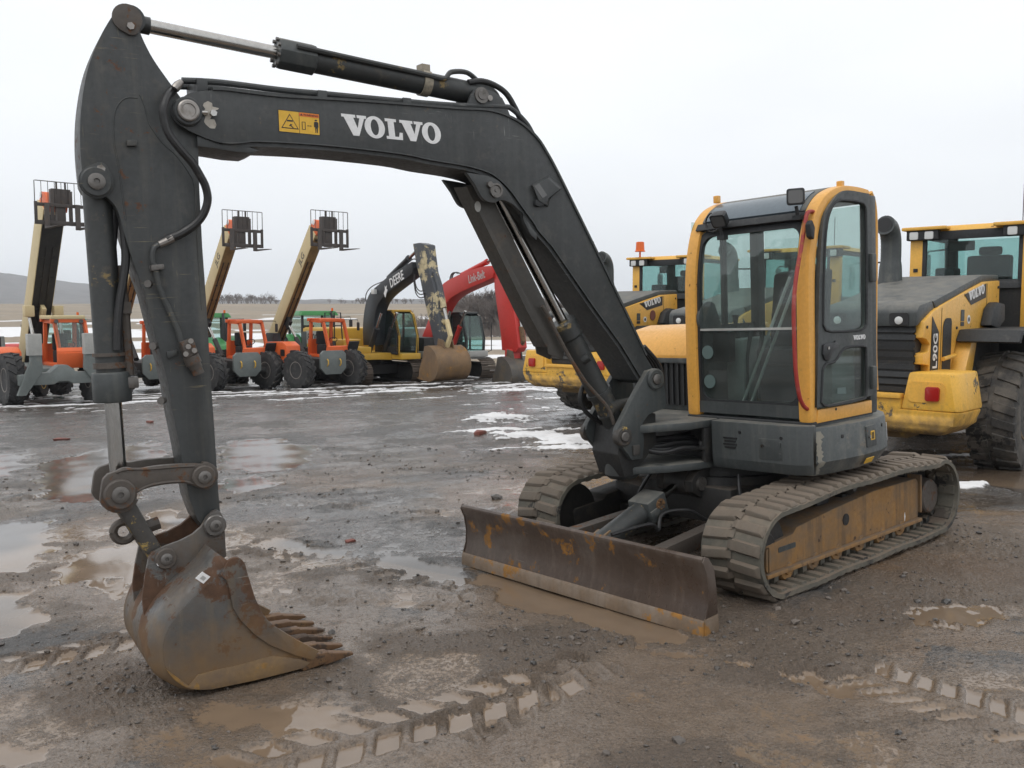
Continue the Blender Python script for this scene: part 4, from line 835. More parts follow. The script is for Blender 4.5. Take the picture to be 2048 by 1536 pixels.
# ---------------------------------------------------------------- arm
CA = .115
aright = spline([(3.161, 3.494), (3.149, 3.462), (3.135, 3.384), (3.104, 3.303), (3.068, 3.235), (3.009, 3.147), (2.932, 3.034), (2.887, 2.935), (2.883, 2.805)], 3)+[(2.89, 2.617), (2.893, 2.438), (2.895, 2.298), (2.893, 1.995), (2.896, 1.589), (2.894, 1.282), (2.895, 1.137), (2.895, 0.978), (2.892, 0.847), (2.898, 0.762)]
aleft = spline([(3.24, 3.476), (3.279, 3.417), (3.326, 3.333), (3.38, 3.21), (3.416, 3.085), (3.442, 2.944), (3.454, 2.805), (3.455, 2.692), (3.452, 2.611)], 3)+spline([(3.442, 2.585), (3.421, 2.566), (3.364, 2.55), (3.331, 2.524), (3.303, 2.477), (3.28, 2.367), (3.249, 2.228)], 4)+[(3.198, 2.042), (3.165, 1.847), (3.137, 1.707), (3.116, 1.574), (3.106, 1.446), (3.081, 1.251), (3.07, 1.142), (3.047, 0.95), (3.015, 0.836), (2.967, 0.76)]
atop = [(3.24, 3.476), (3.222, 3.501), (3.198, 3.511), (3.177, 3.507), (3.161, 3.494)]
m = MB(); m.T = TB
full = atop[1:-1]+aright+aleft[::-1]
m.prism(full, -CA, CA); ar = m.build('arm', 'arm_grey', EX, .004, 40)
# long stiffener welded on the side
wl = spline([(3.17, 3.05), (3.23, 3.042), (3.274, 2.991), (3.293, 2.916), (3.296, 2.804), (3.284, 2.705), (3.277, 2.593), (3.267, 2.43)], 5); m = MB(); m.T = TB; m.tube([(a, CA, z) for a, z in wl], .004, 6); m.build('weld_bead', 'arm_grey', ar)
wl = spline([(3.157, 3.064), (3.137, 3.003), (3.119, 2.916), (3.063, 2.831), (3, 2.771), (2.94, 2.684), (2.915, 2.607), (2.918, 2.437), (2.921, 2.226), (2.92, 1.961)], 5); m = MB(); m.T = TB; m.tube([(a, CA, z) for a, z in wl], .003, 6); m.build('weld_bead', 'arm_grey', ar)
# pins
def boss(p, r, y, par, mat='link_rust', pin='pin', h=.02):
    m = MB(); m.T = TB; m.lathe([(-.02, r), (h, r), (h+.006, r*.9), (h+.006, r*.55)], (p[0], y, p[1]), (0, 1, 0), 26); b = m.build('pin_boss', mat, par)
    m = MB(); m.T = TB; m.lathe([(0, r*.55), (h+.016, r*.55), (h+.02, r*.42), (h+.02, r*.2), (h+.008, r*.18)], (p[0], y, p[1]), (0, 1, 0), 20); m.build('pin', pin, par)
pc = [(3.194, 3.439), (3.178, 3.395)]; m = MB(); m.T = TB
d = np.array(pc[1])-np.array(pc[0])
m.prism(capsule(pc[0], .072, pc[1], .038), CA, CA+.014); m.build('pin_retainer', 'link_rust', ar, .003)
m = MB(); m.T = TB; c = [(3.182, 3.399)][0]; m.cyl((c[0], CA+.012, c[1]), (c[0], CA+.028, c[1]), .019, seg=6); m.build('retainer_bolt', 'steel', ar)
c = [(3.395, 2.615)][0]; boss(c, .075, CA, ar, 'arm_grey'); c2 = [(3.37, 2.678)][0]
m = MB(); m.T = TB; m.prism(capsule(c, .082, c2, .036), CA, CA+.012); m.build('pin_retainer', 'arm_grey', ar, .003)
m = MB(); m.T = TB; m.cyl((c2[0], CA+.01, c2[1]), (c2[0], CA+.025, c2[1]), .022, seg=6); m.build('retainer_bolt', 'steel', ar)
for s_, h_ in (([(3.238, 2.83), (3.19, 2.833), (3.192, 2.803), (3.24, 2.8)], .025), ([(3.117, 1.75), (3.062, 1.758), (3.061, 1.729), (3.115, 1.711)], .02)):
    m = MB(); m.T = TB; m.prism(s_, CA, CA+h_); m.build('hose_bracket', 'arm_grey', ar, .004)
# auxiliary pipe and valve block on the arm
pipe = spline([(3.121, 2.304), (3.147, 2.281), (3.156, 2.225), (3.147, 2.179), (3.138, 2.122), (3.121, 2.044), (3.079, 1.926), (3.054, 1.847), (3.041, 1.781)], 6)
m = MB(); m.T = TB; m.tube([(a, CA+.03, z) for a, z in pipe], .016, 10); m.build('oil_pipe', 'arm_grey', ar)
m = MB(); m.T = TB; m.prism([(3.17, 2.199), (3.106, 2.204), (3.105, 2.178), (3.17, 2.166)], CA, CA+.05); m.build('pipe_clamp', 'pin', ar, .005)
m = MB(); m.T = TB; m.prism([(3.057, 1.797), (2.993, 1.815), (2.97, 1.737), (3.033, 1.709)], CA, CA+.085); vb = m.build('valve_block', 'link_rust', ar, .006)
for q in [(3.022, 1.772), (3.008, 1.8), (3.037, 1.734), (2.993, 1.75)]:
    m = MB(); m.T = TB; m.cyl((q[0], CA+.085, q[1]), (q[0], CA+.095, q[1]), .014, seg=8); m.build('block_bolt', 'steel', vb)
a, b = [(3.004, 1.721), (2.967, 1.623)]; m = MB(); m.T = TB; dd = (Vector((b[0]-a[0], 0, b[1]-a[1])))
for t0_, t1_, r in ((0, .45, .042), (.45, .7, .034), (.7, 1., .030)): m.cyl(Vector((a[0], CA+.045, a[1]))+dd*t0_, Vector((a[0], CA+.045, a[1]))+dd*t1_, r, seg=14)
m.build('coupler', 'link_rust', vb)
# hoses at the elbow
m = MB(); m.T = TB; hp = spline([(a, y, z) for (a, z), y in zip([(2.963, 3.135), (3, 3.096), (3.039, 3.053), (3.068, 2.988), (3.069, 2.926), (3.05, 2.857), (3, 2.785), (2.942, 2.72), (2.904, 2.658), (2.877, 2.603), (2.868, 2.536), (2.891, 2.465), (2.935, 2.41), (3.003, 2.363), (3.049, 2.342), (3.08, 2.327)], [.06, .13, .19, .22, .22, .22, .22, .21, .2, .19, .18, .17, .16, .15, .145, .145])], 6)
m.tube(hp, .021, 10); m.build('arm_hose', 'hose', ar)
m = MB(); m.T = TB; m.tube([(a, CA+.03, z) for a, z in [(3.051, 2.339), (3.09, 2.318), (3.12, 2.305)]], [.022, .02, .017], 10); m.build('hose_fitting', 'steel', ar)
m = MB(); m.T = TB; m.tube([(a, CA+.05, z) for a, z in [(2.957, 3.142), (2.976, 3.122), (2.994, 3.1)]], [.014, .022, .022], 10); m.build('hose_fitting', 'steel', ar)
for k, pts in enumerate(([(3.298, 2.514), (3.314, 2.39), (3.342, 2.184), (3.355, 2.03), (3.354, 1.874), (3.347, 1.795)], [(3.283, 2.494), (3.274, 2.365), (3.276, 2.236), (3.293, 2.132), (3.321, 2.003), (3.339, 1.873), (3.346, 1.769)])):
    m = MB(); m.T = TB; m.tube([(a, .02+.06*k, z) for a, z in spline(pts, 6)], .022, 10); m.build('arm_hose', 'hose', ar)
for p in [(3.166, 2.105), (3.163, 1.781), (3.142, 1.494)]:
    m = MB(); m.T = TB; m.cyl((p[0], CA-.02, p[1]), (p[0]+.02, CA+.01, p[1]), .02, seg=8); m.build('plate_bolt', 'pin', ar)
# ---------------------------------------------------------------- bucket cylinder
C0, C1 = [(3.375, 2.638), (3.374, 1.011)]; c0, c1 = at(C0), at(C1); u = (c1-c0).normalized(); L = (c1-c0).length
def along(s): p = at(s); return (p-c0).dot(u)
tb, tg = along([(3.41, 1.656)][0]), along([(3.408, 1.499)][0])
m = MB(); m.cyl(c0+u*.03, c0+u*(tb+.02), .072, seg=30); bk = m.build('bucket_cylinder', P['cyl_grey'], EX)
m = MB(); m.lathe([(-.075, .045), (-.075, .08), (.075, .08), (.075, .045)], c0, n_, 24); m.build('barrel_eye', 'cyl_grey', bk)
m = MB(); m.lathe([(0, .078), (0, .092), (.012, .097), (tg-tb-.012, .097), (tg-tb, .092), (tg-tb, .05)], c0+u*tb, u, 14); m.build('gland', 'body_grey', bk, .003)
m = MB(); m.lathe([(0, .072), (0, .082), (.018, .082), (.018, .072)], c0+u*(tb-.10), u, 28); m.lathe([(0, .072), (0, .084), (.03, .084), (.03, .072)], c0+u*(tb-.05), u, 28); m.build('collar', 'link_rust', bk)
m = MB(); m.cyl(c0+u*(tg-.02), c1, .043, seg=26); m.build('rod', 'chrome', bk)
m = MB(); m.lathe([(-.085, .04), (-.085, .07), (.085, .07), (.085, .04)], c1, n_, 24); m.build('rod_eye', 'link_rust', bk)
side_v = (c1-c0).cross(n_).normalized(); side_v = side_v if (TB.inverted().to_3x3() @ side_v).x < 0 else -side_v
m = MB(); o = c0+side_v*.085+n_*.02; m.tube([o+u*(tb-.55), o+u*(tb-.40)], .022, 10); m.tube([o+u*(tb-.40), o+u*(tb+.02)], .026, 10); m.box((o+u*(tb-.33))-Vector((.025, .03, .03)), (o+u*(tb-.33))+Vector((.03, .035, .03))); m.build('oil_pipe', 'link_rust', bk, label='rusty oil pipe along the barrel')
m = MB(); m.box(c0+u*(tb+.06)+side_v*.085+n_*.02-Vector((.035, .04, .03)), c0+u*(tb+.06)+side_v*.085+n_*.02+Vector((.035, .04, .03))); m.build('port_block', 'pin', bk, .008)
# ---------------------------------------------------------------- bucket linkage
lk = spline([(3.407, 1.156), (3.364, 1.171), (3.305, 1.156), (3.231, 1.16), (3.132, 1.158), (3.031, 1.151), (2.98, 1.142)], 4)+arc(*[(2.979, 1.077)][0], .077, 92, 262, 8)+spline([(3.006, 1.016), (3.076, 1.05), (3.176, 1.058), (3.263, 1.051), (3.313, 1.034), (3.341, 1.004)], 4)[1:]+arc(*[(3.399, 1.039)][0], .098, 205, 345, 8)+[(3.48, 1.091), (3.47, 1.126), (3.446, 1.148)]
for s in (1, -1):
    m = MB(); m.T = TB; m.prism(lk, .125*s, .17*s); l_ = m.build('side_link', 'link_rust', EX, .006, 35)
    if s > 0:
        inner = spline([(3.327, 1.098), (3.248, 1.124), (3.149, 1.124), (3.048, 1.117), (3.04, 1.078), (3.151, 1.088), (3.25, 1.087), (3.32, 1.065)], 3, True)
        boss([(2.981, 1.076)][0], .062, .17, l_); boss([(3.4, 1.04)][0], .078, .17, l_, h=.025)
        m = MB(); m.T = TB; m.tube([(a, .17, z) for a, z in spline([(3.409, 1.152), (3.354, 1.161), (3.246, 1.15), (3.135, 1.146), (3.021, 1.138)], 4)], .007, 6); m.tube([(a, .17, z) for a, z in spline([(3.331, 1.036), (3.262, 1.063), (3.177, 1.07), (3.077, 1.062), (3.012, 1.029)], 4)], .007, 6); m.build('link_rim', 'link_rust', l_)
bl_ = [(3.431, 1.001), (3.333, 1.027), (3.304, 0.983), (3.181, 0.695), (3.165, 0.625), (3.212, 0.606), (3.249, 0.659), (3.279, 0.739), (3.4, 0.971)]
m = MB(); m.T = TB; m.prism([(3.422, 0.972), (3.324, 0.989), (3.217, 0.746), (3.191, 0.68), (3.225, 0.626), (3.268, 0.661), (3.397, 0.921)], -.11, .11); bk_l = m.build('bucket_link', 'link_flake', EX, .02, 40)
eye = [(3.367, 0.855), (3.395, 0.843), (3.402, 0.807), (3.39, 0.778), (3.356, 0.762), (3.311, 0.765), (3.333, 0.812)]
m = MB(); m.T = TB; e_ = [(3.37, 0.81)][0]
m.T = TB; loop = [(e_[0]+.05*math.cos(t), 0, e_[1]+.05*math.sin(t)) for t in np.linspace(0, 6.283, 20)]; m.tube(loop, .022, 8, False); m.cyl((e_[0]-.05, 0, e_[1]-.01), (e_[0]-.18, 0, e_[1]+.02), .035, seg=8); m.build('lifting_eye', 'link_rust', bk_l)
# ---------------------------------------------------------------- bucket
HW = .43
sp_ = spline([(2.948, 0.669), (2.973, 0.642), (3, 0.608), (3.063, 0.558), (3.128, 0.511), (3.185, 0.463), (3.228, 0.421), (3.266, 0.363), (3.29, 0.287), (3.285, 0.18), (3.251, 0.118), (3.192, 0.058), (3.127, 0.031), (3.068, 0.019)], 4)+[(2.852, 0.009), (2.713, 0.009), (2.583, 0.01)]
lip = [(2.494, 0.083), (2.583, 0.01)]
side_o = sp_+[(2.546, 0.031), (2.494, 0.086), (2.554, 0.131), (2.612, 0.175), (2.727, 0.275)]+spline([(2.762, 0.315), (2.793, 0.37), (2.824, 0.46), (2.841, 0.533), (2.853, 0.588), (2.863, 0.64), (2.882, 0.668), (2.904, 0.679), (2.927, 0.678)], 3)
m = MB(); m.T = TB
n = len(sp_); pp = [np.array(q) for q in sp_]; inn = []
for i in range(n):
    d = pp[min(i+1, n-1)]-pp[max(i-1, 0)]; d = d/np.hypot(*d); inn.append(tuple(pp[i]+np.array([d[1], -d[0]])*-.02*(1 if True else -1)))
cen = np.mean(pp, axis=0); inn = [tuple(p+(cen-p)/np.hypot(*(cen-p))*.022) for p in pp]
bulge = [1-max(0, min(1, (i-n*.62)/(n*.28))) for i in range(n)]
nrm_ = []
for i in range(n):
    d = pp[min(i+1, n-1)]-pp[max(i-1, 0)]; d = d/np.hypot(*d); k = np.array([-d[1], d[0]]); nrm_.append(k if k@(pp[i]-cen) > 0 else -k)
rows = [(HW, .0), (HW-.012, .026), (HW-.04, .05), (HW-.09, .062)]; rows = rows+[(-y_, o_) for y_, o_ in rows[::-1]]
vs_ = [(p[0]+k[0]*o_*w_, y_, p[1]+k[1]*o_*w_) for y_, o_ in rows for p, k, w_ in zip(pp, nrm_, bulge)]
vs_ += [(q[0], y_, q[1]) for y_ in (-HW, HW) for q in inn]; nr = len(rows)
m.add(vs_, [(r_*n+i, r_*n+i+1, (r_+1)*n+i+1, (r_+1)*n+i) for r_ in range(nr-1) for i in range(n-1)]+[(nr*n+i, nr*n+i+1, nr*n+n+i+1, nr*n+n+i) for i in range(n-1)])
bu = m.build('bucket_shell', 'bucket', EX, .004, 35)
for s in (1, -1):
    m = MB(); m.T = TB; m.prism(side_o, (HW-.016)*s, (HW+.004)*s); m.build('bucket_side', 'bucket', bu, .006, 35)
    so = [(2.951, 0.669), (2.93, 0.681), (2.907, 0.682), (2.884, 0.67), (2.865, 0.643), (2.856, 0.591), (2.843, 0.535), (2.827, 0.463), (2.796, 0.373), (2.765, 0.318), (2.73, 0.278), (2.616, 0.178), (2.498, 0.09), (2.534, 0.046), (2.629, 0.096), (2.76, 0.182), (2.835, 0.253), (2.907, 0.349), (2.941, 0.423), (2.953, 0.517), (2.965, 0.572), (2.993, 0.604)]
    m = MB(); m.T = TB; m.prism(so, (HW+.004)*s, (HW+.022)*s); m.build('side_cutter', 'bucket', bu, .006, 35)
    wr = spline([(3.289, 0.185), (3.252, 0.122), (3.193, 0.062), (3.129, 0.035), (3.07, 0.022)], 4)+[(2.855, 0.013), (2.716, 0.013), (2.587, 0.014), (2.549, 0.035), (2.603, 0.068), (2.75, 0.12), (2.922, 0.113), (3.062, 0.115), (3.136, 0.113), (3.181, 0.067)]
    m = MB(); m.T = TB; m.prism(wr, (HW+.003)*s, (HW+.014)*s); m.build('wear_plate', 'bucket_low', bu, .004, 35)
m = MB(); m.T = TB; lp = [(2.586, -0.163), (2.444, -0.162), (2.347, -0.082)]
q0 = sp_[-1]; m.prism([(q0[0]+.26, q0[1]-.002), (q0[0]-.06, q0[1]+.008), (q0[0]-.07, q0[1]+.03), (q0[0]+.26, q0[1]+.028)], -HW, HW); m.build('bucket_lip', 'bucket_low', bu, .004)
nt_ = 6; xt = q0[0]-.05
for k in range(nt_):
    y = HW-.035-(2*HW-.07)*k/(nt_-1)
    m = MB(); m.T = TB @ Matrix.Translation((xt, y, q0[1]+.02)) @ Matrix.Rotation(R(1.5), 4, 'Y')
    m.hexa([(.06, -.045, -.035), (.06, .045, -.035), (.06, .045, .045), (.06, -.045, .045)][::-1], [(-.10, -.035, -.028), (-.10, .035, -.028), (-.10, .035, .032), (-.10, -.035, .032)][::-1]); ad = m.build('tooth_adapter', 'tooth', bu, .012)
    m = MB(); m.T = TB @ Matrix.Translation((xt-.10, y, q0[1]+.02)) @ Matrix.Rotation(R(1.5), 4, 'Y')
    m.hexa([(.035, -.034, -.034), (.035, .034, -.034), (.035, .034, .036), (.035, -.034, .036)][::-1], [(-.145, -.022, -.026), (-.145, .022, -.026), (-.145, .022, -.012), (-.145, -.022, -.012)][::-1]); m.build('bucket_tooth', 'tooth', bu, .010)
# ears that carry pin and link
ear = [(2.944, 0.88), (2.92, 0.885), (2.9, 0.868), (2.888, 0.839), (2.885, 0.767), (2.886, 0.623), (2.948, 0.57), (3.06, 0.468), (3.164, 0.375), (3.225, 0.28), (3.279, 0.233), (3.311, 0.264), (3.324, 0.374), (3.326, 0.481), (3.304, 0.596), (3.281, 0.683), (3.264, 0.709), (3.236, 0.72), (3.183, 0.735), (3.119, 0.748), (3.053, 0.772), (3.007, 0.805), (2.978, 0.85)]
for s in (1, -1):
    m = MB(); m.T = TB; m.prism(ear, .13*s, .16*s); e1 = m.build('bucket_ear', 'bucket', bu, .005, 35)
    if s > 0:
        boss([(2.938, 0.805)][0], .058, .16, bu, 'pin'); boss([(3.199, 0.67)][0], .055, .16, bu, 'link_rust')
        for q in [(2.917, 0.841), (2.961, 0.772), (3.235, 0.652)]:
            m = MB(); m.T = TB; m.cyl((q[0], .16, q[1]), (q[0], .185, q[1]), .014, seg=8); m.build('pin_bolt', 'white', bu)
q = [(3.112, 0.606), (3.078, 0.633), (3.043, 0.605), (3.075, 0.573)]
m = MB(); m.T = TB @ Matrix.Translation((0, -.10, 0)); o = [(3.091, 0.581), (3.053, 0.545), (3.056, 0.609), (3.02, 0.575)]; 
tagp = [at(o[0], .452), at(o[1], .452), at(o[3], .44), at(o[2], .44)]
tp = [(3.118, 0.614), (3.081, 0.579), (3.045, 0.608), (3.082, 0.641)]; m = MB(); m.T = TB; m.prism(tp, HW+.022, HW+.027); tg_ = m.build('paper_tag', 'white', bu)
tp = [(3.097, 0.61), (3.08, 0.594), (3.065, 0.606), (3.081, 0.622)]; m = MB(); m.T = TB; m.prism(tp, HW+.027, HW+.028); m.build('tag_print', 'silver', tg_)
# ---------------------------------------------------------------- engine hood
hp = [(.16, 1.06), (.17, 1.46), (.165, 1.50), (.10, 1.60), (-.02, 1.685), (-.25, 1.725), (-.7, 1.72), (-.95, 1.62), (-1.05, 1.3), (-1.05, 1.06)]
m = MB(); m.prism([p for p in hp if p[1] > 1.45]+[(-1.05, 1.46)], -.98, -.045); hd = m.build('engine_hood', 'yellow', EX, .05, 40)
m = MB(); m.box((-1.0, -.96, 1.05), (.12, -.06, 1.462)); m.build('engine_bay', 'body_grey', EX, .02)
m = MB(); m.box((.10, -.80, 1.10), (.135, -.10, 1.435)); m.build('grille_back', 'decal_black', EX)
for k in range(13):
    m = MB(); y = -.78+.055*k; m.box((.128, y, 1.10), (.150, y+.012, 1.435)); m.build('grille_bar', 'black', EX)
m = MB(); m.box((.12, -.83, 1.435), (.165, -.06, 1.475)); m.box((.12, -.10, 1.06), (.165, -.06, 1.435)); m.build('grille_frame', 'body_grey', EX, .006)
# ---------------------------------------------------------------- cab
YL, YR = 1.0, -.035                                            # outer faces of the cab
po = spline([(0.409, 1.064), (0.421, 1.559), (0.416, 2.019), (0.385, 2.258), (0.326, 2.44), (0.25, 2.541), (0.142, 2.613), (-0.02, 2.66), (-0.22, 2.668), (-0.4, 2.654)], 5)
def offset_in(path, k): 
    c = np.array([-.4, 1.6]); out = []
    n = len(path)
    for i in range(n):
        d = np.array(path[min(i+1, n-1)])-np.array(path[max(i-1, 0)]); d = d/np.hypot(*d); out.append(tuple(np.array(path[i])+np.array([-d[1], d[0]])*k))
    return out
pi = offset_in(po, .085)
for y0, y1 in ((YL-.10, YL), (YR, YR+.10)):
    m = MB(); m.prism(po+pi[::-1], y0, y1); m.build('front_pillar', 'yellow', EX, .032, 50)
m = MB(); m.prism([(.41, 1.05), (.41, 1.062), (.40, 1.07), (-.40, 1.07), (-.40, 1.05)], YR, YL); m.build('cab_floor', 'black', EX)
for y0, y1 in ((YL-.09, YL-.01), (YR+.01, YR+.09)):
    m = MB(); m.box((-.50, y0, 1.05), (-.40, y1, 2.62)); m.build('rear_pillar', 'body_grey' if y0 > 0 else 'black', EX, .02)
m = MB(); m.prism([(-.39, 1.06), (-.39, 1.15), (.33, 1.15), (.345, 1.06)], YL-.03, YL+.003); m.build('sill_panel', 'yellow', EX, .006)
m = MB(); m.prism([(-.39, 1.06), (-.39, 1.70), (.33, 1.70), (.345, 1.06)], YR+.01, YR+.03); m.build('side_panel', 'interior', EX)
m = MB(); m.prism([(-.52, 1.06), (.38, 1.06), (.36, 1.115), (-.52, 1.115)], YR, YR+.02); m.build('sill_panel', 'yellow', EX)
def front_x(z): return float(np.interp(z, [p[1] for p in po[:30]], [p[0] for p in po[:30]]))
def front_quad(y0, z0, y1, z1, th, off=0):
    M = basis((front_x(z0)+off, y0, z0), (0, 1, 0), (front_x(z1)-front_x(z0), 0, z1-z0)); h = math.hypot(front_x(z1)-front_x(z0), z1-z0); return M, h
yr0, yl0 = YR+.085, YL-.075
# black surround of the windscreen, with its opening
M, h = front_quad(yr0-.01, 1.09, yl0+.01, 2.43, 0, -.045)
wd = yl0-yr0+.02
def bent(me):
    "lay a flat plate on the curved front of the cab"
    for v in me.vertices:
        y = yr0-.01+v.co.x; z = 1.09+v.co.y/h*(2.43-1.09); o = v.co.z
        v.co = (front_x(z)-.045+o, y, z)
    return me
def grid_plate(loops, th):
    me = plate_mesh(loops, th); bm = bmesh.new(); bm.from_mesh(me)
    for k in range(1, 12):
        g = bm.verts[:]+bm.edges[:]+bm.faces[:]; bmesh.ops.bisect_plane(bm, geom=g, plane_co=(0, h*k/12, 0), plane_no=(0, 1, 0))
    bm.to_mesh(me); bm.free(); return me
me = bent(grid_plate([rrect(0, 0, wd, h, [.02, .02, .10, .10]), rrect(.045, .10, wd-.045, h-.05, [.09, .09, .08, .08])], .04)); me.name = 'windscreen_frame'; wf = link('windscreen_frame', me, 'black', EX)
me = bent(grid_plate([rrect(0, 0, wd, .085, .01)], .048)); link('lower_trim', me, 'body_grey', wf)
zs = .605/(2.43-1.09)*h
me = bent(grid_plate([rrect(.03, .08, wd-.03, zs, [.09, .09, .01, .01])], .006)); me.name = 'lower_windscreen'; link('lower_windscreen', me, 'glass_dark', EX)
me = bent(grid_plate([rrect(.03, zs+.012, wd-.03, h-.04, [.01, .01, .08, .08])], .006)); me.name = 'upper_windscreen'; link('upper_windscreen', me, 'glass', EX)
me = bent(grid_plate([rrect(.03, zs-.002, wd-.03, zs+.014, .003)], .03)); link('window_bar', me, 'lt_grey', wf)
for yy, zz in ((.145, 1.535), (.155, 1.32)):
    m = MB(); m.lathe([(0, .05), (.004, .05)], (front_x(zz)-.036, yy, zz), (1, 0, 0), 26); m.build('round_sticker', 'sticker', EX)
# roof
rf = [p for p in po if p[1] > 2.47]
m = MB(); ri = offset_in(rf, .05); m.prism(rf+[(-.52, 2.645)]+[(-.52, 2.59)]+ri[::-1], YR+.09, YL-.09); ro = m.build('roof', P['body_grey'], EX, .004)
rg_ = [p for p in po if 2.475 < p[1] < 2.625]
m = MB(); m.prism([(p[0]+.006, p[1]+.006) for p in rg_]+[(p[0]-.01, p[1]-.01) for p in rg_[::-1]], YR+.13, YL-.13); m.build('roof_window', paint('roof window with painted grey blue reflection', (.11, .14, .165), .12, var=.05, bump=.0), ro)  # grey-blue reflection is put into the pane's colour
m = MB(); m.prism([(front_x(2.43)-.03, 2.42), (front_x(2.43)+.02, 2.43), (front_x(2.475)+.01, 2.48), (front_x(2.475)-.05, 2.48)], YR+.06, YL-.06); m.build('roof_edge', 'black', ro, .008)
for x, y in ((-.08, YL-.05), (.1, YR+.08)):
    m = MB(); z = 2.655 if y > 0 else 2.62; m.prism(rrect(x-.02, z-.01, x+.02, z+.045, .006), y-.02, y+.02); m.build('roof_lug', 'yellow', EX, .004)
# door
do = [(0.368, 1.171), (0.319, 2.018), (0.287, 2.259), (0.245, 2.435), (0.136, 2.549), (0.032, 2.608), (-0.08, 2.628), (-0.352, 2.619), (-0.376, 2.332), (-0.384, 2.014), (-0.377, 1.189)]
d0 = spline(do[:2], 2)[:-1]+spline(do[1:8], 4)+do[8:]
cutT = spline([(0.281, 1.718), (0.267, 2.018), (0.235, 2.317), (0.182, 2.467), (0.085, 2.545), (-0.032, 2.558), (-0.199, 2.556), (-0.281, 2.532), (-0.3, 2.435), (-0.3, 2.014), (-0.295, 1.732)], 4)+spline([(-0.287, 1.696), (-0.231, 1.667), (-0.08, 1.663), (0.181, 1.67)], 3)+[(0.25, 1.683)]
cutB = spline([(0.294, 1.417), (0.249, 1.454), (0.134, 1.467), (0.002, 1.549), (-0.228, 1.55), (-0.284, 1.533)], 3)+spline([(-0.287, 1.34), (-0.278, 1.198), (-0.249, 1.175)], 3)+[(-0.07, 1.167), (0.224, 1.167), (0.287, 1.177), (0.318, 1.2)]
def side_plate(loops, y, th, name, mat, par):
    me = plate_mesh(loops, th); 
    for v in me.vertices: v.co = (v.co.x, y+v.co.z, v.co.y)
    me.name = name; return link(name, me, mat, par)
door = side_plate([d0, cutT, cutB], YL+.002, .03, 'cab_door', 'body_grey', EX)
def grow(l, k): c = np.mean(np.array(l), axis=0); return [tuple(c+(np.array(p)-c)*k) for p in l]
side_plate([grow(cutT, 1.03)], YL, .006, 'door_window', 'glass', door); side_plate([grow(cutB, 1.03)], YL, .006, 'lower_door_window', 'glass_dark', door)
for l in (cutT, cutB):
    m = MB(); m.tube([(x, YL+.018, z) for x, z in l]+[(l[0][0], YL+.018, l[0][1])], .010, 6, False); m.build('window_seal', 'black', door)
for z0, z1 in ((2.0, 2.20), (1.24, 1.40)):
    m = MB(); m.box((-.395, YL, z0), (-.335, YL+.045, z1)); m.build('door_hinge', 'body_grey', door, .01)
hp_ = [(0.294, 1.585), (0.263, 1.593), (0.155, 1.595), (0.136, 1.607), (0.098, 1.564), (0.189, 1.535), (0.202, 1.496), (0.234, 1.474), (0.278, 1.483), (0.302, 1.525)]
m = MB(); m.prism(hp_, YL+.015, YL+.03); hn = m.build('door_handle', 'black_gloss', door, .004)
c = [(0.239, 1.562)][0]; m = MB(); m.cyl((c[0], YL+.03, c[1]), (c[0], YL+.036, c[1]), .011, seg=12); m.build('door_lock', 'chrome', door)
p0, p1 = [(-0.108, 1.599), (-0.273, 1.598)]; 
M = basis((p0[0], YL+.0185, p0[1]), (p1[0]-p0[0], 0, p1[1]-p0[1]), (0, 0, 1), abs(p1[0]-p0[0])/5.48, .032); put_word(M, 'door_lettering', 'white', door)
st = [(0.089, 1.278), (-0.023, 1.276), (-0.023, 1.23), (0.09, 1.237)]; m = MB(); m.prism(st, YL+.004, YL+.006); m.build('pale_sticker', 'sticker', door)
c = [(0.105, 1.134)][0]; m = MB(); m.cyl((c[0], YL, c[1]), (c[0], YL+.006, c[1]), .01, seg=10); m.build('bolt_hole', 'decal_black', bpy.data.objects['sill_panel'])
# rear edge strip, rail, lamps
m = MB(); m.tube([(x, YL-.04, z) for x, z in spline([(-0.468, 2.642), (-0.524, 2.556), (-0.542, 2.341), (-0.527, 1.87), (-0.514, 1.506), (-0.531, 1.21)], 5)], .018, 8); m.build('rear_rail', 'yellow', EX)
rp = spline([(x+.05, YL-.03, z) for x, z in [(0.22, 2.46), (0.269, 2.472), (0.325, 2.459), (0.357, 2.383), (0.397, 2.251), (0.455, 2.087), (0.488, 1.956), (0.503, 1.826), (0.502, 1.629), (0.49, 1.43), (0.458, 1.278), (0.418, 1.204), (0.363, 1.165), (0.289, 1.151)]], 6)
m = MB(); m.tube(rp, .014, 12); m.build('grab_rail', 'rail_red', EX, label='faded red grab rail bent along the cab pillar')
m = MB(); q = [(0.473, 2.432), (0.365, 2.462), (0.342, 2.411), (0.361, 2.371), (0.44, 2.356)]; m.prism([(.40, 2.28), (.44, 2.30), (.45, 2.38), (.42, 2.41), (.385, 2.36)], YL-.005, YL+.035); m.build('lamp_switch', 'black', EX, .01)
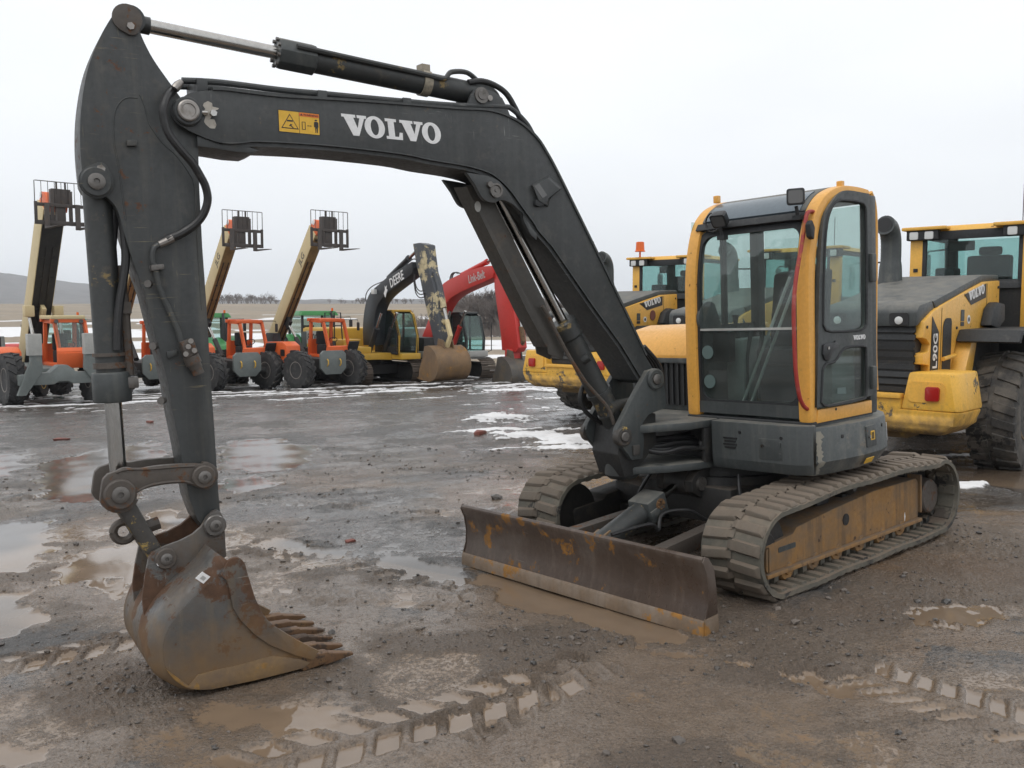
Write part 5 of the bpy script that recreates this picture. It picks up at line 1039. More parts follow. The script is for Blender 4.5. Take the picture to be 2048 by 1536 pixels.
def work_lamp(c, rz, tilt, parent):
    M = Matrix.Translation(c) @ Matrix.Rotation(rz, 4, 'Z') @ Matrix.Rotation(tilt, 4, 'Y') @ Matrix.Scale(.84, 4); m = MB(); m.T = M
    m.prism(rrect(-.065, -.06, .065, .06, .022), -.03, .045, 'x', taper=rrect(-.07, -.066, .07, .066, .022)); l = m.build('work_lamp', 'black_gloss', parent, .006)
    m = MB(); m.T = M; m.prism(rrect(-.055, -.05, .055, .05, .018), .045, .048, 'x'); m.build('lamp_glass', 'lamp_back', l)
    m = MB(); m.T = M; m.lathe([(0, .045), (.002, .045)], (.0485, 0, 0), (1, 0, 0), 20); m.build('lamp_reflector', 'lamp_clear', l) if False else None
    m = MB(); m.cyl(Vector(c)+Vector((0, 0, -.06)), Vector(c)+Vector((-.02, 0, -.13)), .012, seg=8); m.box(Vector(c)+Vector((-.05, -.03, -.15)), Vector(c)+Vector((.0, .03, -.12))); m.build('lamp_bracket', 'black', l)
(ya_, za_), (yb_, zb_) = [(0.903, 2.572), (0.29, 2.494)]
work_lamp((.40, ya_, za_), R(28), R(2), EX); work_lamp((.40, yb_, zb_), R(10), R(40), EX)
m = MB(); m.tube(spline([(.37, yb_-.03, zb_+.02), (.36, yb_-.11, zb_+.05), (.34, yb_-.17, zb_), (.34, yb_-.15, zb_-.07), (.36, yb_-.08, zb_-.08), (.38, yb_-.03, zb_-.07)], 6), .006, 6); m.build('lamp_wire', 'hose', EX)
# inside the cab
m = MB(); m.box((-.44, .25, 1.06), (-.05, .72, 1.42)); m.prism([(-.06, 1.42), (-.04, 1.54), (-.36, 1.56), (-.40, 1.42)], .26, .72); m.prism([(-.32, 1.52), (-.21, 1.55), (-.28, 2.10), (-.40, 2.12)], .27, .71); m.build('operator_seat', 'seat', EX, .03)
m = MB(); m.box((-.36, .06, 1.06), (.05, .22, 1.62)); m.box((-.3, .76, 1.06), (.02, .93, 1.60)); m.build('console', 'console', EX, .03)
for y in (.14, .84):
    m = MB(); m.tube([(0, y, 1.6), (.03, y, 1.72), (.03, y, 1.80)], [.018, .014, .026], 10); m.build('joystick', 'black', EX)
for y in (.36, .46):
    m = MB(); m.tube([(.22, y, 1.08), (.20, y, 1.5), (.14, y, 1.72)], [.012, .012, .018], 8); m.build('travel_lever', 'black', EX)
    m = MB(); m.box((.16, y-.04, 1.08), (.30, y+.04, 1.10)); m.build('pedal', 'black', EX)
m = MB(); m.box((.12, .05, 1.45), (.20, .2, 1.68)); m.build('monitor', 'black_gloss', EX, .01)
m = MB(); m.box((-.5, YR+.05, 1.06), (-.46, YL-.05, 1.62)); m.build('rear_panel', 'interior', EX)
m = MB(); m.box((-.40, YR+.02, 2.56), (.1, YL-.02, 2.60)); m.build('headliner', 'interior', EX)
m = MB(); m.box((-.5, YR+.09, 1.62), (-.494, YL-.09, 2.56)); m.build('rear_window', 'glass', EX)
m = MB(); m.box((-.40, YR+.012, 1.70), (.33, YR+.018, 2.50)); m.build('side_window', 'glass', EX)
m = MB(); m.box((-.07, YR+.0, 1.70), (-.03, YR+.035, 2.52)); m.box((-.4, YR, 1.68), (.33, YR+.04, 1.73)); m.build('side_window_bar', 'black', EX)
m = MB(); a, b = Vector((front_x(1.16)-.055, .42, 1.17)), Vector((front_x(2.05)-.09, .80, 2.05)); m.cyl(a, b, .011, seg=8); m.cyl(a+Vector((0, .07, 0)), b+Vector((0, .06, 0)), .011, seg=8); m.build('wiper_arm', 'lt_grey', EX)
m = MB(); m.prism(arc(front_x(1.75)-.14, 1.78, .13, -60, 120, 10)+[(front_x(1.7)-.3, 1.70)], YR+.10, YR+.125); m.build('corner_bracket', 'body_grey', EX, .006)
# ================================================================ machines parked behind
def gz(x, y): return float(ground_z(x, y))
def wheel_meshes(r, w, lugs, lug_h, rim_r, style='ag', mat='tyre', rim='rim'):
    "tyre and rim meshes centred on the axle, axle along y, outer face at -y"
    m = MB(); h = w/2
    m.tube_prof([(Vector((0, t, 0)), q) for t, q in ((-h*.75, rim_r), (-h*.98, rim_r+.35*(r-rim_r)), (-h, rim_r+.6*(r-rim_r)), (-h*.9, r*.955), (-h*.6, r*.985), (0, r), (h*.6, r*.985), (h*.9, r*.955), (h, rim_r+.6*(r-rim_r)), (h*.98, rim_r+.35*(r-rim_r)), (h*.75, rim_r))], Vector((0, 1, 0)), 40)
    for i in range(lugs):
        for s in (-1, 1):
            a = 2*math.pi*(i+(.25 if s > 0 else -.25)*1.)/lugs; da = 2*math.pi/lugs
            def q(b, y, rr): return (rr*math.cos(b), y, rr*math.sin(b))
            if style == 'ag':
                y0, y1, tw, ww = .02*s, h*1.0*s, .62*da*s*s, .26*da
            else: y0, y1, tw, ww = .03*s, h*1.0*s, .35*da, .31*da
            lo = [q(a-ww, y0, r*.97), q(a+ww, y0, r*.97), q(a+ww+tw, y1, r*.90), q(a-ww+tw, y1, r*.90)]
            hi = [q(a-ww*.8, y0, r*.985+lug_h), q(a+ww*.8, y0, r*.985+lug_h), q(a+ww*.8+tw, y1, r*.94+lug_h), q(a-ww*.8+tw, y1, r*.94+lug_h)]
            m.hexa(lo, hi)
    ty = m.mesh('tyre', 0, 40)
    m = MB(); m.lathe([(-h*.74, rim_r*1.0), (-h*.80, rim_r*1.02), (-h*.80, rim_r*.94), (-h*.3, rim_r*.86), (-h*.25, rim_r*.45), (-h*.55, rim_r*.40), (-h*.58, .03)], (0, 0, 0), (0, 1, 0), 32)
    m.lathe([(h*.74, rim_r), (h*.8, rim_r*1.02), (h*.8, rim_r*.94), (h*.2, rim_r*.8), (h*.15, .03)], (0, 0, 0), (0, 1, 0), 28)
    ri = m.mesh('wheel', 0, 40); ty.materials.append(P[mat]); ri.materials.append(P[rim]); return ty, ri
def add_wheel(ms, p, root, steer=0., flip=False):
    ri = bpy.data.objects.new('wheel', ms[1]); COL.objects.link(ri); ri.parent = root
    ri.location = p; ri.rotation_euler = (0, random.uniform(0, 6), steer+(math.pi if flip else 0))
    ri.rotation_mode = 'ZYX' if False else 'XYZ'
    t = bpy.data.objects.new('tyre', ms[0]); COL.objects.link(t); t.parent = ri; return ri
def mirror(f):
    for s in (1, -1): f(s)
def rect_frame(m, pts, y0, y1, w):
    "border of width w round a polygon in the xz plane, made of bars"
    n = len(pts); c = np.mean(np.array(pts), axis=0)
    for i in range(n):
        a, b = np.array(pts[i]), np.array(pts[(i+1) % n]); d = (b-a)/np.hypot(*(b-a)); k = np.array([-d[1], d[0]]); k = k if (c-a)@k > 0 else -k
        m.prism([tuple(a), tuple(b), tuple(b+k*w), tuple(a+k*w)], y0, y1)
# ---------------------------------------------------------------- wheel loaders
LW = wheel_meshes(.735, .54, 24, .035, .33, 'block', 'tyre_mud', 'yellow_dirty')
def loader(x, y, deg, label, z_off=0.):
    r = thing('wheel_loader', label, 'wheel loader', (x, y, gz(x, y)+z_off), R(deg), 'yellow wheel loaders parked tail on behind the excavator')
    for wx in (0, 3.0):
        for s in (1, -1): add_wheel(LW, (wx, 1.02*s, .735), r, flip=s > 0)
        m = MB(); m.cyl((wx, -.9, .735), (wx, .9, .735), .16); m.build('axle', 'dark', r)
    m = MB(); m.box((-1.5, -.45, .6), (1.4, .45, 1.2)); m.box((1.4, -.2, .7), (2.0, .2, 1.3)); m.build('chassis', 'dark', r, .02)
    # tail counterweight: two wings and a middle bar
    m = MB(); m.prism([(-2.0, -1.05), (-1.90, -1.09), (-1.25, -1.09), (-1.15, -1.0), (-1.15, -.45), (-1.98, -.45)], .88, 1.30, 'z', [(-1.98, -.96), (-1.88, -1.02), (-1.3, -1.02), (-1.15, -1.0), (-1.15, -.52), (-1.95, -.52)])
    m.prism([(-2.0, 1.05), (-1.90, 1.09), (-1.25, 1.09), (-1.15, 1.0), (-1.15, .45), (-1.98, .45)][::-1], .88, 1.30, 'z', [(-1.98, .96), (-1.88, 1.02), (-1.3, 1.02), (-1.15, 1.0), (-1.15, .52), (-1.95, .52)][::-1])
    m.box((-1.99, -.46, .80), (-1.2, .46, 1.02)); m.prism([(-1.97, -1.12), (-1.25, -1.14), (-1.15, 1.14), (-1.97, 1.12)], .60, .885, 'z', [(-2.0, -1.16), (-1.2, -1.18), (-1.2, 1.18), (-2.0, 1.16)]) if False else None
    pl = [(-2.0, -1.05), (-1.9, -1.09), (-1.25, -1.09), (-1.25, 1.09), (-1.9, 1.09), (-2.0, 1.05)]
    m.prism([(a*.95+.02, b*.80) for a, b in pl], .60, .72, 'z', [(a*.985, b*.95) for a, b in pl]); m.prism([(a*.985, b*.95) for a, b in pl], .72, .882, 'z', pl); cw = m.build('counterweight', 'yellow_dirty', r, .035, 40)
    m = MB(); m.box((-2.03, -.46, 1.0), (-1.9, .46, 1.055)); m.build('tail_step', 'loader_yellow', cw, .01)
    m = MB(); m.box((-1.6, -.4, .50), (-1.2, .4, .66)); m.build('hitch', 'yellow_dirty', cw, .03)
    for s in (1, -1):
        m = MB(); m.prism(rrect(min(.53*s, .93*s), .97, max(.53*s, .93*s), 1.20, .06), -1.992, -1.975, 'x'); m.build('lamp_recess', 'loader_yellow', cw)
        m = MB(); m.prism(rrect(.80*s-.075, .99, .80*s+.075, 1.15, .03), -2.03, -1.98, 'x'); m.build('tail_lamp', 'lamp_red', cw, .01)
    # bonnet: dark core with plastic top, yellow side panels
    top = [(-1.80, 2.02), (-1.62, 2.06), (-1.2, 2.13), (-.2, 2.34), (.30, 2.44), (1.0, 2.46)]
    m = MB(); m.prism([(-1.78, .95), (1.0, .95)]+[(a, b-.02) for a, b in top[::-1]], -.50, .50); m.build('engine_bay', 'dark', r)
    for k in range(9):
        m = MB(); z = 1.06+.085*k; m.prism([(-1.80-.02*math.sin(k), z), (-1.80, z+.06), (-1.77, z+.06), (-1.77, z)], -.52, .52); m.build('grille_slat', 'black', r)
    m = MB(); m.prism([(-1.86, 1.80), (-1.86, 1.99), (-1.78, 2.05), (-1.4, 2.11), (-1.3, 2.0), (-1.7, 1.86)], -.56, .56); m.prism([(-1.4, 2.10), (-.2, 2.35), (.30, 2.45), (1.0, 2.47), (1.0, 2.38), (.3, 2.34), (-.2, 2.24), (-1.3, 1.98)], -.57, .57); bt = m.build('bonnet_top', 'body_grey', r, .04, 40)
    for s in (1, -1):
        m = MB(); m.prism(rrect(.36*s-.11, 1.82, .36*s+.11, 1.96, .03), -1.868, -1.85, 'x'); hb = m.build('lamp_pocket', 'decal_black', bt)
        m = MB(); m.lathe([(0, .045), (.012, .045), (.02, .03)], (-1.868, .36*s, 1.875), (-1, 0, 0), 16); m.build('rear_lamp', 'lamp_clear', hb)
        pn = [(-1.80, .96), (-1.77, 1.20), (-1.60, 1.20), (-1.55, 1.25), (-1.56, 1.36), (-1.76, 1.38), (-1.76, 1.50), (-1.58, 1.52), (-1.55, 1.60), (-1.66, 1.66), (-1.78, 1.68), (-1.74, 1.86), (-1.46, 1.98), (-1.2, 2.05), (-.2, 2.26), (.3, 2.36), (.92, 2.39), (.95, 1.95), (.80, 1.78), (.0, 1.76), (-.62, 1.70), (-.90, 1.2), (-.95, .98)]
        a, b = .50*s, .60*s; m = MB(); m.prism(pn, min(a, b), max(a, b)); sp2 = m.build('bonnet_side', 'loader_yellow', r, .012, 40)
        o = .602*s
        def dec2(pts, name, mat, d=.004, par=sp2):
            m = MB(); m.prism(pts, min(o, o+d*s), max(o, o+d*s)); return m.build(name, mat, par)
        dec2([(-1.54, 1.28), (-1.28, 1.28), (-1.30, 1.74), (-1.52, 1.92)], 'model_plate', 'decal_black')
        tm = text_mesh('L90G', .19, .003)
        Mt = basis((-1.40, o+.0055*s, 1.06), (0, 0, 1), (-s*-1., 0, 0)) if s < 0 else basis((-1.50, o+.0055*s, 1.31), (0, 0, 1), (1, 0, 0))
        if s < 0: Mt = basis((-1.34, o-.0055, 1.31), (0, 0, 1), (-1, 0, 0))
        put(tm, Mt, 'model_lettering', 'white', sp2)
        dec2(rrect(-1.16, 1.10, -.88, 1.90, [.04, .04, .06, .12]), 'side_vent', 'dark', .006)
        m = MB(); m.cyl((-1.18, o+.02*s, 1.42), (-.78, o+.02*s, 1.45), .025, seg=10); m.build('vent_bar', 'loader_yellow', sp2)
        dec2([(-.46, 2.185), (.36, 2.34), (.36, 2.16), (-.20, 2.06)], 'name_plate', 'decal_black')
        if s < 0: Mw = basis((-.30, o-.0055, 2.105), (1, 0, .19), (0, 0, 1), .60/5.48, .115)
        else: Mw = basis((.30, o+.0055, 2.22), (-1, 0, -.19), (0, 0, 1), .60/5.48, .115)
        put_word(Mw, 'name_lettering', 'white', sp2)
        dec2(rrect(-.56, 1.86, -.44, 2.0, .01), 'small_plate', 'body_grey'); dec2(rrect(-.56, 1.80, -.44, 1.85, .01), 'small_plate', 'decal_black')
        dec2(arc(-.27, 1.88, .055, 0, 360, 16)[:-1], 'round_decal', 'white'); dec2(arc(-.27, 1.88, .03, 0, 360, 12)[:-1], 'round_decal_centre', 'decal_black', .006)
        for sx, z0, z1 in ((-1.22, 1.0, 2.02), (.40, 1.8, 2.34)):
            dec2([(sx, z0), (sx+.012, z0), (sx+.012, z1), (sx, z1)], 'panel_gap', 'decal_black', .0015)
        for bx_, bz_ in ((-1.68, 1.80), (-1.68, 1.08), (-.70, 1.78), (.85, 2.30), (.85, 2.0)):
            m = MB(); m.cyl((bx_, o, bz_), (bx_, o+.012*s, bz_), .018, seg=8); m.build('panel_bolt', 'black', sp2)
        # intake box on the side and fender
        m = MB(); m.prism([(.16, 1.80), (.28, 2.02), (.46, 2.10), (.72, 2.08), (.74, 1.86), (.50, 1.76)], min(.6*s, .74*s), max(.6*s, .74*s)); m.build('intake_box', 'black', r, .03)
        m = MB(); m.prism([(-.62, 1.60), (-.55, 1.70), (.95, 1.72), (1.02, 1.30), (1.06, 1.30), (1.06, 1.78), (-.6, 1.76), (-.72, 1.62)], min(.60*s, 1.30*s), max(.60*s, 1.30*s)); m.build('fender', 'black', r, .02)
        m = MB(); m.prism([(-.95, .98), (-.60, 1.62), (-.4, 1.62), (-.62, 1.0)], min(.5*s, .75*s), max(.5*s, .75*s)); m.build('fender_stay', 'loader_yellow', r, .01)
    # exhaust stack
    m = MB(); m.tube(spline([(.03, .50, 2.2), (.03, .50, 2.6), (.03, .50, 2.80), (.01, .50, 2.96), (-.07, .50, 3.08), (-.20, .50, 3.12)], 5), [.19]+[.17, .16, .15, .145, .14]+[.13]*20, 18); m.build('exhaust_stack', 'body_grey', r)
    m = MB(); m.lathe([(0, .10), (.01, .10)], (-.205, .50, 3.12), (-1, 0, .1), 16); m.build('exhaust_mouth', 'decal_black', r)
    before = set(r.children)
    # cab
    for px, py, a in ((.98, .74, .14), (.98, -.74, .14), (2.42, .72, .10), (2.42, -.72, .10)):
        m = MB(); lean = -.10 if px > 2 else 0
        m.prism([(px, 1.70), (px+a, 1.70), (px+a+lean, 3.14), (px+lean, 3.14)], py-.09, py+.09); pl_ = m.build('cab_pillar', 'loader_yellow' if px < 2 else 'black', r, .02)
        if px < 2:
            for z in (2.05, 2.55):
                m = MB(); m.box((px-.012, py-.03, z), (px, py+.03, z+.05)); m.build('pillar_slot', 'decal_black', pl_)
    for s in (1, -1):
        m = MB(); m.prism([(1.0, 1.25), (2.5, 1.25), (2.5, 1.95), (1.0, 1.95)], min(.68*s, .82*s), max(.68*s, .82*s)); m.build('cab_side', 'loader_yellow', r, .02)
        m = MB(); m.prism([(1.1, 1.95), (2.45, 1.95), (2.36, 3.08), (1.1, 3.08)], min(.76*s, .77*s), max(.76*s, .77*s)); m.build('side_window', 'glass_teal', r)
        m = MB(); rect_frame(m, [(1.1, 1.95), (2.45, 1.95), (2.36, 3.1), (1.1, 3.1)], min(.75*s, .79*s), max(.75*s, .79*s), .06); m.build('window_frame', 'black', r)
        for k in range(6):
            m = MB(); z = 2.0+.055*k; m.prism([(1.0+.012*k, z), (1.10+.006*k, z+.05), (1.10+.006*k, z+.072), (1.0+.012*k, z+.022)], min(.832*s, .836*s), max(.832*s, .836*s)); m.build('air_slot', 'decal_black', r)
    m = MB(); m.box((1.0, -.70, 2.35), (1.012, .70, 3.08)); m.build('rear_window', 'glass_teal', r)
    m = MB()
    for a, b in (((-.70, 2.30), (.70, 2.42)), ((-.70, 3.0), (.70, 3.12)), ((-.70, 2.3), (-.60, 3.1)), ((.60, 2.3), (.70, 3.1))): m.box((.985, a[0], a[1]), (1.03, b[0], b[1]))
    m.build('window_frame', 'black', r, .006)
    m = MB(); m.box((1.02, -.72, 1.3), (2.4, .72, 2.30)); m.build('cab_base', 'dark', r)
    m = MB(); m.box((2.40, -.68, 2.1), (2.41, .68, 3.08)); m.build('windscreen', 'glass_teal', r)
    m = MB(); m.box((1.75, -.30, 2.3), (1.92, .30, 2.80)); m.box((1.80, -.16, 2.8), (1.9, .16, 2.93)); m.build('operator_seat', 'seat', r, .06)
    m = MB(); m.box((1.4, .35, 2.3), (1.7, .62, 2.62)); m.build('console', 'black', r, .03)
    m = MB(); m.box((1.45, .1, 2.86), (1.48, .45, 3.0)); m.build('mirror', 'black_gloss', r, .01)
    m = MB(); m.prism(rrect(1.0, -.80, 2.50, .80, .08), 3.12, 3.20, 'z', rrect(1.06, -.74, 2.44, .74, .1)); m.prism([(.86, .30), (.86, .92), (1.25, .92), (1.1, .30)], 3.14, 3.19, 'z'); m.prism([(.86, -.92), (.86, -.30), (1.1, -.30), (1.25, -.92)], 3.14, 3.19, 'z'); m.prism([(2.2, -.9), (2.6, -.86), (2.6, .86), (2.2, .9)], 3.13, 3.17, 'z'); ro_ = m.build('cab_roof', 'loader_yellow', r, .02, 40)
    for s in (1, -1):
        m = MB(); m.box((.90, min(.42*s, .86*s), 3.0), (1.06, max(.42*s, .86*s), 3.145)); lb = m.build('lamp_box', 'black', ro_, .015)
        for q in (.54, .75):
            m = MB(); m.prism(rrect(q*s-.06, 3.01, q*s+.06, 3.12, .02), .885, .902, 'x'); m.build('work_lamp', 'lamp_clear', lb, .004)
        # mirrors on stays ahead of the cab
        m = MB(); m.tube([(2.4, .8*s, 2.95), (2.65, 1.15*s, 2.95), (2.65, 1.2*s, 2.90)], .016, 6); m.prism(rrect(2.58, 2.45, 2.72, 2.90, .04), 1.17*s-.03, 1.17*s+.03); m.build('mirror', 'black_gloss', r, .01)
    m = MB(); m.cyl((1.5, -.5, 3.2), (1.5, -.5, 3.75), .006, seg=6); m.build('antenna', 'black', r)
    for o_ in set(r.children)-before: o_.location = (.28, -.12, 0)
    m = MB(); m.box((2.0, -.85, .9), (2.9, .85, 1.9)); m.build('front_frame', 'loader_yellow', r, .04)
    m = MB()
    for s in (1, -1): m.prism([(2.4, 1.6), (2.9, 1.75), (4.6, .7), (4.5, .45), (2.5, 1.4)], .45*s-.08, .45*s+.08)
    m.build('lift_arm', 'loader_yellow', r, .02)
    m = MB(); m.prism([(4.3, .9), (4.5, .3), (4.7, .08), (5.5, .05), (5.5, .08), (4.75, .14), (4.6, .4), (4.45, 1.2), (4.35, 1.2)], -1.3, 1.3); m.build('bucket', 'yellow_dirty', r, .02)
    return r
ld_r = loader(5.43, 11.9, 46, 'yellow wheel loader at the right edge with one rear tyre beside its tail', -.02)
ld_l = loader(2.30, 18.2, 49, 'yellow wheel loader behind the excavator boom with an orange beacon on its roof', .08)
ld_m = loader(4.25, 15.9, 47, 'yellow wheel loader seen mostly through the excavator cab windows', .03)
m = MB(); m.cyl((1.15, .45, 3.18), (1.15, .45, 3.30), .02); m.lathe([(0, .11), (.02, .11), (.03, .095), (.20, .085), (.21, .06)], (1.15, .45, 3.30), (0, 0, 1), 20); m.build('beacon', 'lamp_orange', ld_l)
m = MB(); m.cyl((.0, -.604, 1.96), (.0, -.612, 1.96), .10, seg=18); m.build('round_red_decal', 'debris', ld_l)
# ---------------------------------------------------------------- telehandlers
TW = wheel_meshes(.66, .40, 17, .05, .30, 'ag', 'tyre', 'rim')
TW2 = wheel_meshes(.74, .44, 17, .055, .34, 'ag', 'tyre', 'rim')
def telehandler(x, y, deg, label, big=False, text=True, dz=0.):
    r = thing('telehandler', label, 'telehandler', (x, y, gz(x, y)+dz), R(deg), 'telehandlers with raised booms parked in a row')
    Wm, wr, tr = (TW2, .74, 1.12) if big else (TW, .66, 1.04)
    for wx in (0, -3.2):
        for s in (1, -1): add_wheel(Wm, (wx, tr*s, wr), r, flip=s > 0, steer=R(14) if wx == 0 and not big else 0)
        m = MB(); m.cyl((wx, -tr+.1, wr), (wx, tr-.1, wr), .13); m.lathe([(-.2, .1), (0, .24), (.2, .1)], (wx, .1, wr), (0, 1, 0), 14); m.build('axle', 'dark', r)
    m = MB(); m.box((-4.0, -.42, .62), (.35, .42, 1.05)); m.prism([(-4.1, 1.0), (-2.9, 1.0), (-3.2, 1.9), (-3.9, 1.9)], -.45, -.20) if not big else m.prism([(-4.1, 1.0), (-2.9, 1.0), (-3.2, 1.9), (-3.9, 1.9)], -.55, -.45); m.build('chassis', 'dark' if not big else 'tele_grey', r, .02)
    if not big:
        m = MB(); m.prism([(-.30, .50), (.30, .50), (.50, .72), (.50, 1.22), (.38, 1.34), (-.38, 1.34), (-.50, 1.22), (-.50, .72)], .48, .60, 'x'); fp_ = m.build('front_plate', 'tele_grey', r, .012)
        for s in (1, -1):
            m = MB(); m.tube([(.60, .25*s, .80), (.68, .25*s, .86), (.68, .25*s, .98), (.60, .25*s, 1.04)], .022, 6); m.build('tie_hook', 'ochre', fp_)
    # engine hood on the right side
    hx0, hx1 = (-2.6, -.75)
    m = MB(); m.prism([(hx0, 1.0), (hx0-.05, 1.45), (hx0+.1, 1.60), (hx1-.3, 1.64), (hx1+.05, 1.50), (hx1+.1, 1.05), (hx1-.25, .86), (hx0+.3, .86)], -1.16, -.62); hd_ = m.build('engine_hood', 'tele_orange', r, .05, 40)
    m = MB(); m.prism(rrect(hx1-.42, 1.12, hx1-.10, 1.36, .04), -1.175, -1.15); m.build('side_vent', 'decal_black', hd_)
    m = MB(); m.prism(rrect(-1.05, 1.12, -.80, 1.34, .04), hx1+.09, hx1+.11, 'x'); m.build('front_vent', 'decal_black', hd_)
    m = MB(); m.box((-2.3, -.95, 1.6), (-2.15, -.8, 1.9)); m.build('exhaust_box', 'black', hd_)
    # cab: open frame of orange tube, sloped front
    cx = [(-.35, 1.05), (-.22, 1.45), (-.62, 2.40), (-1.62, 2.44), (-1.74, 1.05)]
    cm = 'tele_orange'
    for ys, y in ((1, 1.12), (-1, .28)):
        m = MB(); rect_frame(m, cx, y-.05, y+.05, .10); m.build('cab_side_frame', cm, r, .03)
    m = MB(); m.box((-1.7, .2, 1.0), (-.3, 1.08, 1.12)); m.prism([(-.22, 1.0), (-.16, 1.0), (-.16, 1.45), (-.24, 1.48)], .2, 1.1); m.prism([(-1.74, 1.05), (-1.70, 1.05), (-1.66, 1.7), (-1.70, 1.7)], .2, 1.1); m.build('cab_shell', cm, r, .02)
    m = MB(); m.box((-.70, .15, 2.34), (-.58, 1.13, 2.46)); m.box((-1.66, .15, 2.36), (-1.54, 1.13, 2.48))
    for k in range(5 if not big else 0): m.box((-1.6, .28+.16*k, 2.42), (-.6, .34+.16*k, 2.47))
    m.build('roof_bars', cm, r, .02)
    if big:
        m = MB(); m.prism(rrect(-1.7, .14, -.55, 1.14, .08), 2.44, 2.56, 'z'); m.build('cab_roof', P['cream'], r, .04)
        for y in (.3, 1.0):
            m = MB(); m.lathe([(0, .06), (.06, .06)], (-.60, y, 2.38), (1, 0, 0), 14); m.build('head_lamp', 'lamp_back', r)
        m = MB(); m.prism([(-.26, 1.5), (-.24, 1.5), (-.60, 2.36), (-.62, 2.36)], .26, 1.02); m.build('windscreen', 'glass_dark', r)
        m = MB(); m.prism([(-.20, 1.0), (-.19, 1.5), (-.30, 1.62), (-.31, 1.0)], .2, 1.1); m.build('cab_front', cm, r, .02)
    m = MB(); m.box((-1.45, .42, 1.1), (-1.0, .86, 1.5)); m.box((-1.5, .42, 1.5), (-1.36, .86, 2.0)); m.build('operator_seat', 'seat', r, .05)
    m = MB(); m.tube([(-.62+.18*math.cos(t)*.6, .64+.18*math.sin(t), 1.66+.11*math.cos(t)) for t in np.linspace(0, 6.283, 20)], .014, 6, False); m.cyl((-.3, .64, 1.2), (-.6, .64, 1.64), .02, seg=6); m.build('steering_wheel', 'black', r)
    m = MB(); m.prism([(-.30, 1.20), (-.22, 1.20), (.0, 1.62), (-.05, 1.64)], 1.0, 1.42); m.build('mudguard_flap', 'black', r, .01)
    m = MB(); m.tube([(-.55, 1.1, 2.42), (-.2, 1.45, 2.42), (-.2, 1.48, 2.3)], .012, 6); m.prism(rrect(-.27, 2.02, -.13, 2.32, .03), 1.46, 1.5); m.build('mirror', 'black', r)
    # boom
    el = R(48 if not big else 60); ux, uz = math.cos(el), math.sin(el); bx, bz, by = -3.95, 1.30, -.04
    if big: bx, bz, by = -3.3, 1.45, .45
    L1 = 5.6 if not big else 4.9
    def bp(t, n, yy): return (bx+ux*t-uz*n, by+yy, bz+uz*t+ux*n)            # t along, n up-normal
    def bbox(t0, t1, n0, n1, y0, y1, name, mat, par=r, bev=.01, t1n=None):
        m = MB(); q0 = [bp(t0, n0, y0), bp(t0, n1, y0), bp(t0, n1, y1), bp(t0, n0, y1)]; q1 = [bp(t1, n0, y0), bp(t1, n1, y0), bp(t1, n1, y1), bp(t1, n0, y1)]
        m.hexa(q0, q1); return m.build(name, mat, par, bev)
    w = .20 if not big else .31; hh = .52 if not big else .62
    bm_ = bbox(-.6, L1, -.06, hh, -w, w, 'boom', 'cream')
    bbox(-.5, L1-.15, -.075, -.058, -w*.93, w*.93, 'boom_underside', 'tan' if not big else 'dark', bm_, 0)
    for k in (-1, 1):
        bbox(.5, L1-1.2, -.10, -.074, k*.09-.015, k*.09+.015, 'boom_hose', 'hose', bm_, 0)
    for t in (.55, 1.5, 2.6, 3.3, L1-.25):
        bbox(t, t+.05, -.10, -.07, -w*.6, -w*.25, 'hose_clip', 'dark', bm_, 0); bbox(t, t+.05, -.10, -.07, w*.25, w*.6, 'hose_clip', 'dark', bm_, 0)
    if text:
        tm = text_mesh('JLG', .34, .004)
        o = Vector(bp(L1-1.55, .10, -w-.004)); put(tm, basis(o, (ux, 0, uz), (-uz, 0, ux)), 'boom_lettering', 'decal_black', bm_)
    bbox(1.3, 1.7, -.35, 0, -.06, .06, 'lift_bracket', 'dark' if not big else 'cream', bm_)
    for s in ((0,) if not big else (-1, 1)):
        a = Vector(bp(1.5, -.28, s*.42)); b = Vector((-1.5, by+s*.42, 1.1)); mid = a+(b-a)*.45
        m = MB(); m.cyl(b, mid, .09, seg=14); lc = m.build('lift_cylinder', 'tele_grey' if big else 'dark', r); m = MB(); m.cyl(mid, a, .05, seg=12); m.build('rod', 'chrome', lc)
        if big:
            m = MB(); m.box(a-Vector((.15, .14, .1)), a+Vector((.15, .14, .25))); m.build('cylinder_ear', 'cream', bm_, .04)
    # head and fork carriage
    hx, hz = bp(L1, .2, 0)[0], bp(L1, .2, 0)[2]
    m = MB(); m.prism([bp(L1-.1, -.04, 0)[::2], bp(L1-.1, hh-.04, 0)[::2], bp(L1+.30, hh-.06, 0)[::2], bp(L1+.42, .25, 0)[::2], (hx+.60, hz-.05), (hx+.5, hz-.22), bp(L1+.1, -.1, 0)[::2]], by-w*.85, by+w*.85); hd2 = m.build('boom_head', 'tele_orange', r, .03)
    c0 = bp(L1+.24, hh-.16, 0)
    m = MB(); m.lathe([(0, .09), (.02, .09), (.025, .06)], (c0[0], by-w*.85, c0[2]), (0, -1, 0), 18); m.build('head_pin', 'white', hd2)
    fx, fz, fw_ = hx+.85, hz-.62, .70
    m = MB(); m.box((fx, by-fw_, fz), (fx+.06, by+fw_, fz+.12)); m.box((fx, by-fw_, fz+.52), (fx+.05, by+fw_, fz+.62)); m.box((fx-.02, by-.3, fz), (fx+.04, by-.2, fz+1.0)); m.box((fx-.02, by+.2, fz), (fx+.04, by+.3, fz+1.0))
    for s in (-1, 1): m.box((fx, by+s*fw_-.04, fz), (fx+.06, by+s*fw_+.04, fz+.65))
